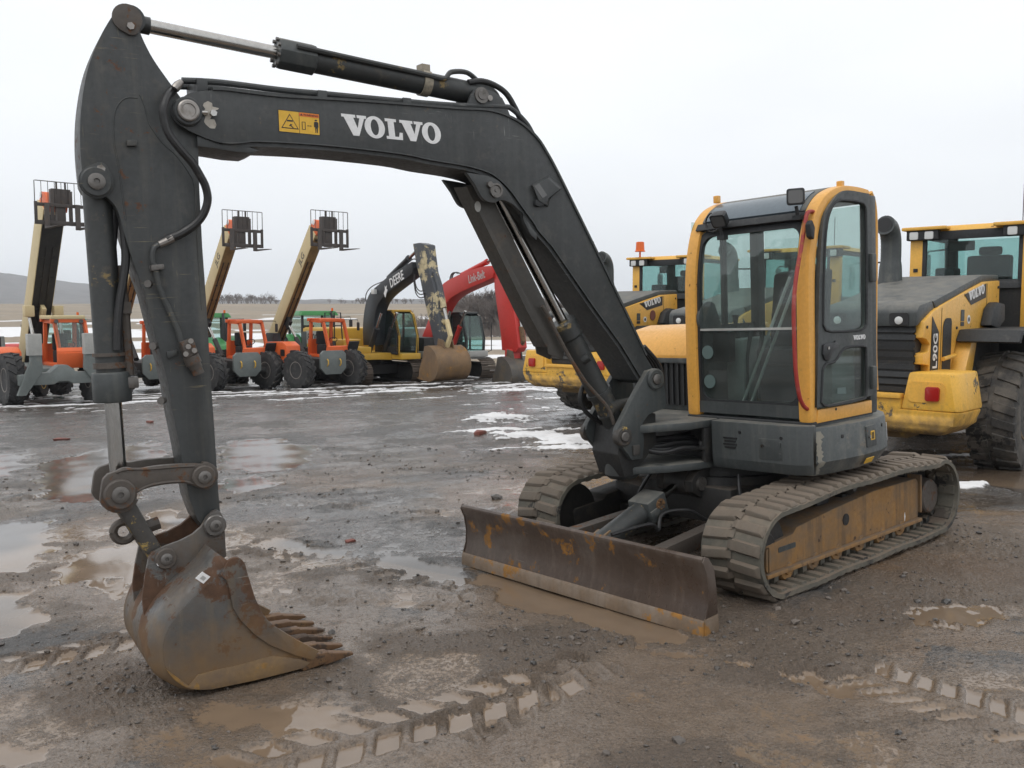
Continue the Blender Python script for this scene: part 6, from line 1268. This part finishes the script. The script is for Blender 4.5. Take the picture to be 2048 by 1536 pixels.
    m.box((fx-.25, by-.26, fz+.55), (fx+.02, by+.26, fz+1.05)); m.box((fx-.2, by-.12, fz), (fx, by+.12, fz+.6)); fc = m.build('fork_carriage', 'fork', r, .01)
    m = MB()
    for k in range(9):
        y = by-fw_-.02+(2*fw_+.04)*k/8; m.cyl((fx+.03, y, fz+.6), (fx+.03, y, fz+1.24), .014 if k in (0, 8) else .010, seg=6)
    for k in (-.12, .12): m.cyl((fx+.0, by+k, fz+.9), (fx+.0, by+k, fz+1.24), .03, seg=6)
    m.cyl((fx+.03, by-fw_, fz+1.24), (fx+.03, by+fw_, fz+1.24), .014, seg=6); m.build('load_guard', 'fork', fc)
    for s in (-1, 1):
        y = by+s*.42; m = MB(); m.prism([(fx+.06, fz+.62), (fx+.11, fz+.62), (fx+.11, fz-.06), (fx+1.25, fz-.10), (fx+1.25, fz-.115), (fx+.06, fz-.12)], y-.07, y+.07); m.build('fork_tine', 'fork', fc, .004)
    if big:   # stabiliser legs in front
        for s in (-1, 1):
            m = MB(); m.prism([(.55*s, 1.10), (.55*s, 1.02), (1.0*s, .35), (1.22*s, .35), (.86*s, 1.3), (.86*s, 2.0), (.60*s, 2.0)][::s], .86, 1.02, 'x'); lg = m.build('stabiliser', 'tele_grey', r, .02)
            m = MB(); m.box((.82, min(.56*s, .92*s), 1.45), (1.06, max(.56*s, .92*s), 2.05)); m.build('stabiliser_cylinder', 'lt_grey', lg, .02)
        m = MB(); m.prism([(-1.15, .62), (-.25, .62), (-.12, .70), (.12, .70), (.25, .62), (1.15, .62), (1.15, .92), (.35, .96), (.12, 1.16), (-.12, 1.16), (-.35, .96), (-1.15, .92)], .55, .95, 'x'); m.build('front_beam', 'tele_grey', r, .03)
    return r
telehandler(-6.7, 32.5, -50, 'orange telehandler with cream boom raised, next to the black excavator', text=True)
telehandler(-9.6, 32.0, -50, 'middle orange telehandler with cream boom, right of the excavator arm')
telehandler(-12.5, 31.4, -50, 'orange telehandler half hidden behind the excavator arm')
telehandler(-13.35, 26.3, -47, 'telehandler with grey stabiliser legs and a dark raised boom at the left edge', big=True, text=False)
# ---------------------------------------------------------------- tracked excavators
def crawler(r, length, gauge, wid, z):
    for s in (1, -1):
        y = gauge/2*s; loop = [(q, .0) for q in np.linspace(-length/2+.4, length/2-.4, 20)]+arc(length/2-.4, .42, .42, -80, 80, 7)+[(q, .84) for q in np.linspace(length/2-.4, -length/2+.4, 20)]+arc(-length/2+.4, .42, .42, 100, 260, 7)
        pth, Lp = resample(loop, 46); m = MB(); m.prism([tuple(p) for p in pth], y-wid*.36, y+wid*.36) if False else None
        m.prism([(length/2-.4, .12), (length/2-.1, .42), (length/2-.4, .72), (-length/2+.4, .72), (-length/2+.1, .42), (-length/2+.4, .12)], y-.18, y+.18); tf = m.build('track_frame', 'dark', r, .02)
        pn, _ = resample(loop, 46)
        m = MB(); m.box((-.095, -wid/2, 0), (.095, wid/2, .022)); m.box((-.07, -wid/2, .022), (-.045, wid/2, .05)); m.box((.03, -wid/2, .022), (.05, wid/2, .045)); me = m.mesh('track_shoe'); me.materials.append(P['shoe'])
        for i in range(46):
            p = pn[i]; d = pn[(i+1) % 46]-pn[i-1]; d = d/np.hypot(*d); D = Vector((d[0], 0, d[1])); O = Vector((d[1], 0, -d[0])); M = Matrix((D, O.cross(D), O)).transposed().to_4x4(); M.translation = Vector((p[0], y, p[1]+.03))
            o = bpy.data.objects.new('track_shoe', me); COL.objects.link(o); o.parent = tf; o.matrix_local = M
    m = MB(); m.box((-.7, -gauge/2, .35), (.7, gauge/2, .72)); m.lathe([(0, .6), (.3, .6)], (0, 0, .7), (0, 0, 1), 24); m.build('car_body', 'dark', r)
def cab_box(r, x0, x1, y0, y1, z0, z1, frame, glassm='glass_teal', lower='black'):
    sd = [(x0, z0), (x1, z0), (x1+.05, z0+.7), (x1-.25, z1-.12), (x1-.45, z1), (x0, z1)]
    for y in (y0, y1):
        m = MB(); rect_frame(m, sd, y-.03, y+.03, .10); m.box((x0+.62, y-.03, z0), (x0+.70, y+.03, z1)); m.prism([(x0+.02, z0), (x1-.02, z0), (x1, z0+.25), (x0+.02, z0+.25)], y-.025, y+.025); cf = m.build('cab_frame', lower, r, .02)
        m = MB(); m.prism(sd, y-.008, y+.008); m.build('side_window', glassm, cf)
    m = MB()
    for a in (y0+.02, y1-.02):
        for p, q in zip(sd[1:-1], sd[2:]): m.hexa([(p[0]-.06, a-.05, p[1]), (p[0], a-.05, p[1]), (p[0], a+.05, p[1]), (p[0]-.06, a+.05, p[1])], [(q[0]-.06, a-.05, q[1]), (q[0], a-.05, q[1]), (q[0], a+.05, q[1]), (q[0]-.06, a+.05, q[1])])
    m.build('front_pillar', frame, r, .015)
    m = MB(); m.hexa([(x1-.02, y0, z0+.1), (x1, y0, z0+.1), (x1, y1, z0+.1), (x1-.02, y1, z0+.1)], [(x1+.03, y0, z0+.7), (x1+.05, y0, z0+.7), (x1+.05, y1, z0+.7), (x1+.03, y1, z0+.7)]); m.hexa([(x1+.03, y0, z0+.7), (x1+.05, y0, z0+.7), (x1+.05, y1, z0+.7), (x1+.03, y1, z0+.7)], [(x1-.27, y0, z1-.12), (x1-.25, y0, z1-.12), (x1-.25, y1, z1-.12), (x1-.27, y1, z1-.12)]); m.build('windscreen', glassm, r)
    m = MB(); m.box((x0, y0, z1-.04), (x1-.4, y1, z1+.05)); m.build('cab_roof', frame, r, .04)
    m = MB(); m.box((x0+.3, (y0+y1)/2-.25, z0+.1), (x0+.8, (y0+y1)/2+.25, z0+.55)); m.box((x0+.25, (y0+y1)/2-.25, z0+.5), (x0+.42, (y0+y1)/2+.25, z0+1.2)); m.build('operator_seat', 'seat', r, .05)
    m = MB(); m.box((x0, y0+.05, z0), (x0+.06, y1-.05, z1-.1)); m.build('cab_back', 'dark', r)
def bg_arm(r, name, outline, y0, y1, mat, bev=.02):
    m = MB(); m.prism(outline, y0, y1); return m.build(name, mat, r, bev, 40)
def bcyl(r, a, b, split, rad, mat, y=0, name='cylinder'):
    a, b = Vector((a[0], y, a[1])), Vector((b[0], y, b[1])); c = a+(b-a)*split
    m = MB(); m.cyl(a, c, rad, seg=14); m.lathe([(-.04, rad*1.15), (.06, rad*1.15)], c, (b-a), 14); o = m.build(name, mat, r); m = MB(); m.cyl(c, b, rad*.55, seg=12); m.build('rod', 'chrome', o); return o
def bg_bucket(r, c, w, mat, flip=1, s=1., y=0):
    pf = [(0, .05), (-.25, -.05), (-.50, -.30), (-.58, -.62), (-.45, -.95), (-.15, -1.12), (.25, -1.12), (.55, -1.05)]
    pf = spline([(c[0]+a*flip*s, c[1]+b*s) for a, b in pf], 4); inn = [(a+(c[0]+.1*flip-a)*.06, b+(c[1]-.5-b)*.06) for a, b in pf]
    m = MB(); m.prism(pf+inn[::-1], y-w/2, y+w/2); bu_ = m.build('bucket', mat, r, .01)
    for sg in (-1, 1):
        m = MB(); m.prism(pf+[(c[0]+.50*flip*s, c[1]-.75*s), (c[0]+.30*flip*s, c[1]-.35*s), (c[0]+.2*flip*s, c[1]+.02*s)], y+sg*w/2-.02, y+sg*w/2+.02); m.build('bucket_side', mat, bu_, .008)
        m = MB(); m.prism([(c[0]-.30*flip*s, c[1]-.12*s), (c[0]-.2*flip*s, c[1]+.22*s), (c[0]+.08*flip*s, c[1]+.28*s), (c[0]+.14*flip*s, c[1]+.0*s)], y+sg*.2-.025, y+sg*.2+.025); m.build('bucket_ear', mat, bu_, .01)
    for k in range(5):
        q = y-w/2+.1+(w-.2)*k/4; m = MB(); m.prism([(c[0]+.5*flip*s, c[1]-1.12*s), (c[0]+.78*flip*s, c[1]-1.04*s), (c[0]+.5*flip*s, c[1]-1.02*s)], q-.05, q+.05); m.build('bucket_tooth', 'tooth', bu_)
    return bu_
# black and yellow excavator
dx, dy = -5.8, 36.
dr = thing('excavator', 'yellow excavator with black boom and an arm with paint peeling to cream', 'excavator', (dx, dy, gz(dx, dy)), R(-50)); crawler(dr, 3.9, 2.4, .62, 0)
m = MB(); m.prism([(1.3, .35), (1.9, .45), (1.9, 1.32), (-.4, 1.32), (-.4, .35)], .95, 1.18, 'z'); m.prism([(-3.0, -1.2), (-2.6, -1.33), (1.3, -1.33), (1.3, -.35), (1.3, .35), (-.4, .4), (-.4, 1.33), (-2.6, 1.33), (-3.0, 1.2)], .95, 1.2, 'z'); dp = m.build('deck', 'ochre', dr, .03)
m = MB(); m.box((-1.9, -1.28, 1.2), (.4, -.42, 1.72)); m.box((.4, -1.28, 1.2), (1.25, -.5, 1.45)); m.build('side_box', 'ochre', dr, .05)
m = MB(); m.box((-2.9, -1.28, 1.2), (-.9, 1.28, 2.15)); m.build('engine_cover', 'ochre', dr, .10)
m = MB(); m.prism(spline([(-2.9, -1.3), (-3.25, -.9), (-3.35, 0), (-3.25, .9), (-2.9, 1.3)], 4)+[(-2.5, 1.3), (-2.5, -1.3)], .98, 2.0, 'z'); m.build('counterweight', 'body_grey', dr, .06)
tm = text_mesh('800C', .42, .006); put(tm, basis((-2.45, -1.286, 1.62), (1, 0, 0), (0, 0, 1)), 'model_lettering', 'decal_black', dr)
m = MB(); m.prism(rrect(-2.6, 1.5, -1.3, 2.02, .05), -1.284, -1.281); m.build('stripe_panel', 'silver', dr)
m = MB(); m.box((-.42, -1.29, 1.3), (-.1, -1.283, 1.65)); m.build('side_vent', 'decal_black', dr)
for k in range(2):
    m = MB(); x0 = -1.2+.75*k; m.tube([(x0, -1.15, 1.7), (x0, -1.15, 2.75), (x0+.5, -1.15, 2.75), (x0+.62, -1.15, 1.7)], .025, 6); m.tube([(x0, -1.15, 2.25), (x0+.55, -1.15, 2.25)], .02, 6); m.build('hand_rail', 'black', dr)
cab_box(dr, .10, 1.75, .38, 1.28, 1.18, 2.82, 'ochre', 'glass_teal', 'black')
dbo = [(.15, 1.35)]+spline([(0.227, 1.479), (0.208, 2.268), (0.414, 3.054), (0.796, 3.535), (1.384, 3.811), (2.339, 4.199), (3.677, 4.589)], 3)+[(3.771, 4.368), (3.703, 4.154)]+spline([(2.672, 3.744), (1.802, 3.385), (1.295, 3.009), (1.066, 2.47), (0.936, 1.498)], 3)
def rel(p, r): return list(p)
b0_ = (dx*math.cos(R(-50))+dy*math.sin(R(-50)), gz(dx, dy)); dbo = [dbo[0]]+rel(dbo[1:], b0_); dbo = dbo[1:]
bb_ = bg_arm(dr, 'boom', dbo, -.26, .26, 'black_boom')
V = lambda s: rel(s, b0_)
p0, p1 = V([(2.268, 3.673), (3.19, 4)]); tm = text_mesh('DEERE', .5, .004); w_ = max(v.co.x for v in tm.vertices)
q = Vector((p1[0]-p0[0], 0, p1[1]-p0[1])); put(tm, basis((p0[0], -.264, p0[1]), q, (-q.z, 0, q.x), q.length/w_, 1.0), 'boom_lettering', 'white', bb_)
p = V([(1.916, 3.53)])[0]; m = MB(); m.prism([(p[0]-.14, p[1]-.05), (p[0]-.02, p[1]-.22), (p[0]+.05, p[1]-.05), (p[0]+.14, p[1]+.08), (p[0]+.05, p[1]+.13), (p[0]+.10, p[1]+.26), (p[0]+.0, p[1]+.18), (p[0]-.06, p[1]+.24), (p[0]-.05, p[1]+.08)], -.264, -.262); m.build('boom_emblem', 'white', bb_)
dar = V([(3.687, 5.237), (4.102, 5.248), (4.508, 5.154), (4.595, 4.708), (4.712, 4.174), (4.952, 3.726), (5.129, 3.196), (5.331, 2.319), (5.444, 1.618), (5.05, 1.502), (4.842, 2.047), (4.39, 3.204), (4.147, 3.925), (3.9, 4.471), (3.779, 4.926)])
bg_arm(dr, 'arm', dar, -.21, .21, 'peeled', .03)
q = V([(1.745, 4.067), (3.781, 5.07), (4.651, 4.176), (5.362, 2.494), (5.567, 2.059), (5.711, 1.626), (5.444, 1.618), (1.066, 2.47), (2.506, 3.971)])
ac_ = bcyl(dr, q[0], q[1], .66, .11, 'black_boom', name='arm_cylinder'); bcyl(dr, (q[2][0]+.12, q[2][1]), (q[3][0]+.10, q[3][1]), .72, .10, 'peeled', name='bucket_cylinder')
for s in (-1, 1): bcyl(dr, (.75, 1.15), (1.75, 2.75), .6, .10, 'black_boom', y=.34*s, name='boom_cylinder')
m = MB(); e_ = q[3]; m.tube([(e_[0]+.1, 0, e_[1]), (e_[0]+.32, 0, e_[1]-.55), (e_[0]+.1, 0, e_[1]-.95)], .09, 8); m.tube([(e_[0]+.1, 0, e_[1]), (e_[0]-.25, 0, e_[1]-.25)], .07, 8); m.build('bucket_linkage', 'cream', dr)
bg_bucket(dr, (q[6][0]-.12, q[6][1]-.06), 1.4, 'clay_bucket', flip=-1, s=1.06)
for k in range(3):
    m = MB(); pts = V([(3.742, 4.147), (3.864, 3.712), (4.117, 3.528), (4.433, 3.557)]); m.tube(spline([(a+.05*k, -.2-.04*k, z-.12*k) for a, z in pts], 5), .02, 6); m.build('boom_hose', 'hose', bb_)
m = MB(); m.tube(spline([(a, -.1, z) for a, z in V([(0.414, 3.054), (0.193, 3.251), (0.276, 3.544), (0.728, 3.788), (1.53, 3.96), (2.511, 4.249), (3.451, 4.671), (3.775, 4.656)])], 5), .02, 6); m.build('boom_pipe', 'black_boom', bb_)
m = MB(); c = V([(1.178, 3.562)])[0]; m.box((c[0]-.1, -.4, c[1]-.1), (c[0]+.12, -.26, c[1]+.08)); m.build('work_lamp', 'lamp_clear', bb_, .02)
# red excavator
rx, ry = -3.2, 37.6; RH = R(-52)
rr_ = thing('excavator', 'bright red excavator with a grey cab and its bucket on the ground', 'excavator', (rx, ry, gz(rx, ry)), RH); crawler(rr_, 4.1, 2.5, .7, 0)
m = MB(); m.prism([(-3.0, -1.2), (-2.6, -1.35), (1.3, -1.35), (1.3, .35), (1.9, .45), (1.9, 1.35), (-2.6, 1.35), (-3.0, 1.2)], .95, 1.2, 'z'); m.build('deck', 'lt_grey', rr_, .04)
m = MB(); m.box((-2.8, -1.28, 1.2), (-.6, 1.28, 2.1)); m.build('engine_cover', 'lt_grey', rr_, .1)
m = MB(); m.prism(spline([(-2.8, -1.3), (-3.2, -.9), (-3.3, 0), (-3.2, .9), (-2.8, 1.3)], 4)+[(-2.4, 1.3), (-2.4, -1.3)], .98, 1.95, 'z'); m.build('counterweight', 'red', rr_, .06)
m = MB(); m.box((-.6, -1.3, 1.2), (1.2, -.5, 1.75)); m.build('side_box', 'dark', rr_, .05)
cab_box(rr_, .05, 1.70, .38, 1.28, .98, 2.72, 'body_grey', 'glass_teal', 'black')
m = MB(); m.box((.05, .36, .86), (1.76, 1.33, 1.0)); m.build('cab_sill', 'lt_grey', rr_, .03)
m = MB(); m.tube([(1.6, 1.3, 2.3), (1.75, 1.62, 2.35), (1.75, 1.62, 1.2), (1.7, 1.35, 1.1)], .02, 6); m.build('hand_rail', 'black', rr_)
c0_ = (rx*math.cos(RH)+ry*math.sin(RH), gz(rx, ry)); V = lambda s: rel(s, c0_)
rbo = spline(V([(-0.799, 1.379), (-0.286, 2.122), (0.214, 2.848), (0.555, 3.498), (0.85, 3.776), (1.319, 4.004), (2.534, 4.301), (3.684, 4.468), (4.315, 4.48)]), 3)+V([(4.438, 4.234), (4.376, 4.031)])+spline(V([(3.682, 3.863), (2.36, 3.565), (1.561, 3.302), (1.131, 3.006), (0.876, 2.724), (0.316, 2.027), (-0.069, 1.233)]), 3)
rb_ = bg_arm(rr_, 'boom', rbo, -.27, .27, 'red')
rar = V([(4.315, 4.666), (4.47, 4.789), (4.776, 4.682), (5.138, 3.935), (5.436, 3.198), (5.672, 2.286), (5.848, 1.47), (5.673, 1.3), (4.834, 1.347), (4.773, 1.905), (4.559, 2.835), (4.375, 3.677)])
ra_ = bg_arm(rr_, 'arm', rar, -.2, .2, 'red', .03)
q = V([(1.987, 4.222), (4.47, 4.881), (5.257, 3.931), (5.701, 2.214), (5.377, 1.364)])
bcyl(rr_, q[0], q[1], .66, .10, 'red', name='arm_cylinder'); bcyl(rr_, (q[2][0]+.15, q[2][1]), (q[3][0]+.05, q[3][1]), .55, .10, 'red', name='bucket_cylinder')
for s in (-1, 1): bcyl(rr_, (.7, 1.15), (1.7, 2.8), .6, .10, 'red', y=.36*s, name='boom_cylinder')
p0, p1 = V([(2.826, 3.86), (3.903, 4.057)]); tm = text_mesh('Link-Belt', .5, .004); w_ = max(v.co.x for v in tm.vertices); k_ = Vector((p1[0]-p0[0], 0, p1[1]-p0[1]))
put(tm, basis((p0[0], -.274, p0[1]), k_, (-k_.z, 0, k_.x), k_.length/w_, .9), 'boom_lettering', P['silver'], rb_)
m = MB(); e_ = q[3]; m.tube([(e_[0]+.05, 0, e_[1]), (e_[0]+.15, 0, e_[1]-.5), (e_[0]-.1, 0, e_[1]-.85)], .10, 8); m.tube([(e_[0]+.05, 0, e_[1]), (e_[0]-.35, 0, e_[1]-.2)], .08, 8); m.build('bucket_linkage', 'tooth', rr_)
m = MB(); c = q[4]; m.box((c[0]-.35, -.22, c[1]-.45), (c[0]+.12, .22, c[1]+.05)); m.build('quick_coupler', 'red', rr_, .05)
bg_bucket(rr_, (c[0]-.1, c[1]-.28), 1.1, 'grey_bucket', flip=-1, s=1.12)
for k in range(3):
    m = MB(); m.tube(spline([(a+.08*k, -.1, z) for a, z in V([(1.248, 4.006), (1.357, 4.242), (1.57, 4.334), (1.849, 4.285)])], 5), .02, 6); m.build('boom_hose', 'hose', rb_)
# ---------------------------------------------------------------- tractors behind the telehandlers
TR = wheel_meshes(.92, .5, 20, .05, .48, 'ag', 'tyre', 'ochre'); TF = wheel_meshes(.68, .4, 18, .05, .34, 'ag', 'tyre', 'ochre')
def tractor(x, y, deg, label, group='green tractors parked behind the telehandlers', body='green'):
    r = thing('tractor', label, 'tractor', (x, y, gz(x, y)), R(deg), group)
    for s in (1, -1): add_wheel(TR, (0, .95*s, .92), r, flip=s > 0); add_wheel(TF, (2.7, .9*s, .68), r, flip=s > 0)
    m = MB(); m.box((-.3, -.3, .6), (3.1, .3, 1.1)); m.build('chassis', 'dark', r)
    m = MB(); m.prism([(.95, 1.05), (3.2, 1.0), (3.3, 1.45), (3.1, 1.68), (.95, 1.95)], -.42, .42); hd_ = m.build('hood', body, r, .08, 40)
    m = MB(); m.box((3.2, -.32, 1.05), (3.32, .32, 1.5)); m.build('grille', 'black', hd_)
    m = MB(); m.tube([(1.15, .52, 1.5), (1.15, .52, 2.3), (1.15, .52, 2.6), (1.10, .52, 2.8), (1.0, .52, 2.95)], [.13, .13, .05, .05, .05], 12); m.build('exhaust', 'black', r)
    for px, py in ((-.7, .75), (-.7, -.75), (.85, .7), (.85, -.7)):
        m = MB(); m.box((px-.04, py-.05, 1.3), (px+.04, py+.05, 2.8)); m.build('cab_pillar', 'black', r, .01)
    m = MB(); m.prism(rrect(-.9, -.9, 1.05, .9, .1), 2.78, 2.98, 'z', rrect(-.8, -.8, .95, .8, .15)); m.build('cab_roof', body, r, .04)
    m = MB(); m.box((.84, -.66, 1.5), (.85, .66, 2.78)); m.build('windscreen', 'glass_teal', r)
    for s in (1, -1):
        m = MB(); m.box((-.66, .74*s-.005, 1.5), (.81, .74*s+.005, 2.78)); m.build('side_window', 'glass_teal', r)
        m = MB(); m.prism(arc(0, .95, 1.05, 20, 150, 10)+arc(0, .95, .98, 150, 20, 10), .95*s-.3, .95*s+.3); m.build('fender', body, r, .02)
        m = MB(); m.tube([(.9, .8*s, 2.7), (1.0, 1.4*s, 2.72), (1.0, 1.42*s, 2.6)], .015, 6); m.prism(rrect(.95, 2.2, 1.05, 2.6, .03), 1.42*s-.06, 1.42*s+.06); m.build('mirror', 'black', r)
    m = MB(); m.box((-.66, -.68, 1.0), (.84, .68, 1.5)); m.build('cab_base', body, r, .04)
    m = MB(); m.box((-.5, -.28, 1.5), (-.1, .28, 1.75)); m.box((-.55, -.28, 1.7), (-.42, .28, 2.35)); m.build('operator_seat', 'seat', r, .05)
    m = MB(); m.tube([(.45+.08*math.cos(t), .2*math.sin(t), 2.0+.18*math.cos(t)) for t in np.linspace(0, 6.283, 18)], .015, 6, False); m.build('steering_wheel', 'black', r)
    m = MB(); m.lathe([(0, .05), (.12, .045)], (.95, .6, 2.98), (0, 0, 1), 10); m.build('beacon', 'lamp_orange', r)
    return r
tractor(-18.9, 38.2, -66, 'green tractor behind the telehandler with grey stabiliser legs')
tractor(-13.3, 39.5, -62, 'green tractor seen between the excavator arm and the middle telehandler')
tractor(-8.75, 39.6, -58, 'green tractor seen beside the black excavator handrails')
tractor(-16.6, 30.6, -80, 'low red tractor mostly hidden at the left edge', 'red machines parked by the green tractors', 'red').scale = (.6, .6, .6)
# ---------------------------------------------------------------- bits lying on the yard
rs = random.Random(12)
for i, ((x, y), lb) in enumerate(zip([(-8.117, 16.228), (-0.567, 15.928), (-7.657, 19.039), (-1.372, 7.546), (0.694, 6.129)], ('red scrap of plastic left of the bucket rod', 'red brick fragment in the slush left of the boom cylinder', 'small red scrap lying by the telehandler tracks', 'small red clay lump in the tyre prints', 'brown clod'))):
    if i == 4: continue
    m = MB(); s = (.12, .12, .08, .05)[i]; m.box((-s, -s*.6, 0), (s, s*.6, s*.55)); 
    for v in m.bm.verts: v.co += Vector((rs.uniform(-.3, .3)*s, rs.uniform(-.3, .3)*s, rs.uniform(-.2, .1)*s))
    o = m.build('debris', 'debris', None, s*.2); o.location = (x, y, gz(x, y)-.005); o.rotation_euler = (0, 0, i*1.3); tag(o, lb, 'debris')
# ---------------------------------------------------------------- far land: wooded hill, trees, sky air
def wood_mat(name, a, b, sc=.02):
    g = NT(name); n = g.noise(sc, 8, .7); return g.pbr(g.mix(g.ramp(n, .35, .65), a, b), .95)
hx = np.linspace(-1500, 1400, 130); hy = np.linspace(1250, 2600, 36)
m = MB(); vs = []; yy, xx = np.meshgrid(hy, hx, indexing='ij')
ridge = np.interp(xx, [-1500, -1150, -1000, -900, -790, -700, -600, -480, -300, 100, 1400], [64, 82, 68, 44, 28, 23, 20, 18, 19, 17, 18])
hz = 9+ridge*np.sin(np.clip((yy-1250)/1350, 0, 1)*math.pi)*1.0+5*fbm(xx, yy, .012, 4, 140)+1.5*pnoise(xx*.08, yy*.08, 150)
vs = [(float(a), float(b), float(c)) for a, b, c in zip(xx.ravel(), yy.ravel(), hz.ravel())]
m.add(vs, [(i*130+j, i*130+j+1, (i+1)*130+j+1, (i+1)*130+j) for i in range(35) for j in range(129)]); o = m.build('hills', wood_mat('bare winter woods', (.06, .055, .05), (.115, .10, .09), .03)); o['kind'] = 'structure'
def bare_tree(seed, h, depth=6, spread=.55):
    rs = random.Random(seed); trunk, twigs = MB(), MB()
    def grow(mb, p, d, L, r, k):
        q = p+d*L; n = 2; mid = p+d*L*.5+Vector((rs.uniform(-1, 1), rs.uniform(-1, 1), 0))*L*.06
        mb.tube([p, mid, q], [r, r*.82, r*.62], 5 if k > 3 else 3, False)
        if k <= 0: return
        for i in range(3 if k > 1 else rs.choice((3, 4))):
            a = d.orthogonal().normalized(); a.rotate(Matrix.Rotation(rs.uniform(0, 6.28), 3, d)); e = (d+a*rs.uniform(.35, 1.0)*spread*1.35+Vector((0, 0, .12))).normalized()
            grow(twigs, p+d*L*rs.uniform(.55, 1.0), e, L*rs.uniform(.55, .82), r*.66, k-1)
    grow(trunk, Vector((0, 0, -.2)), Vector((rs.uniform(-.06, .06), rs.uniform(-.06, .06), 1)).normalized(), h*.30, h*.017, depth)
    return trunk.mesh('trunk'), twigs.mesh('crown')
VAR = [bare_tree(40+i, 1., 5+(i % 2), .5+.12*(i % 3)) for i in range(5)]
for a, b in VAR: a.materials.append(P['bark']); b.materials.append(P['twig'])
def tree(x, y, h, label, group, k):
    r = thing('tree', label, 'tree', (x, y, gz(x, y)), random.uniform(0, 6.28), group); r.scale = (h, h, h)
    for nm, me in zip(('trunk', 'crown'), VAR[k % 5]):
        o = bpy.data.objects.new(nm, me); COL.objects.link(o); o.parent = r
rs = random.Random(77); random.seed(3)
for i in range(230):          # thicket on the right, behind the red excavator
    t = rs.random(); px = 905+(1240-905)*t; y = rs.uniform(138, 178); x = (px-1024)/FOC*y
    hh = (10.5+1.5*rs.uniform(-1, 1))*float(np.interp(px, [905, 925, 960, 1000, 1060, 1120, 1240], [.55, .8, 1., 1., .85, .7, .6]))*(y/150)
    tree(x, y, hh, 'bare brown tree in the thicket behind the red excavator', 'bare trees of the thicket', i)
for i in range(16):          # saplings between the two excavators
    px = rs.uniform(820, 895); y = rs.uniform(95, 135); tree((px-1024)/FOC*y, y, rs.uniform(3.5, 6), 'thin bare sapling standing between the black and the red boom', 'bare saplings at the field edge', i)
for i in range(150):          # distant rows on the skyline
    px = rs.choice((rs.uniform(425, 560), rs.uniform(425, 545), rs.uniform(655, 830), rs.uniform(700, 900), rs.uniform(200, 450), rs.uniform(1230, 1400), rs.uniform(1800, 2100))); y = rs.uniform(430, 560); tree((px-1024)/FOC*y, y, rs.uniform(5, 8.5)*(1.2 if 430 < px < 550 else .8), 'bare grey tree on the skyline beyond the stubble field', 'bare trees on the skyline', i)
# low scrub in front of the thicket
bm = bmesh.new(); vs = []; fs = []; rs2 = np.random.RandomState(4)
for i in range(16000):
    px = rs2.uniform(880, 1300); y = rs2.uniform(122, 180); x = (px-1024)/FOC*y; z = gz(x, y); h = rs2.uniform(1., 4.6)*(.6+.4*math.sin(px*.05)); a = rs2.uniform(-1, 1, 3)*.45*h; w = .03
    b = len(vs); vs += [(x-w, y, z), (x+w, y, z), (x+a[0]+.008, y+a[1], z+h), (x+a[0]-.008, y+a[1], z+h)]; fs.append((b, b+1, b+2, b+3))
bm.free(); me = bpy.data.meshes.new('undergrowth'); me.from_pydata(vs, [], fs); o = link('undergrowth', me, 'twig'); o['kind'] = 'stuff'
# air: thin even haze over the whole land
m = MB(); m.box((-3200, -600, -9), (3200, 3300, 125)); g = NT('thin winter haze')
v = g.n('VolumePrincipled', i_Color=(.86, .92, 1.0), i_Density=.00026, i_Anisotropy=.2); g.t.links.new(v.outputs[0], g.out.inputs['Volume'])
o = m.build('haze', g.m); o['kind'] = 'stuff'
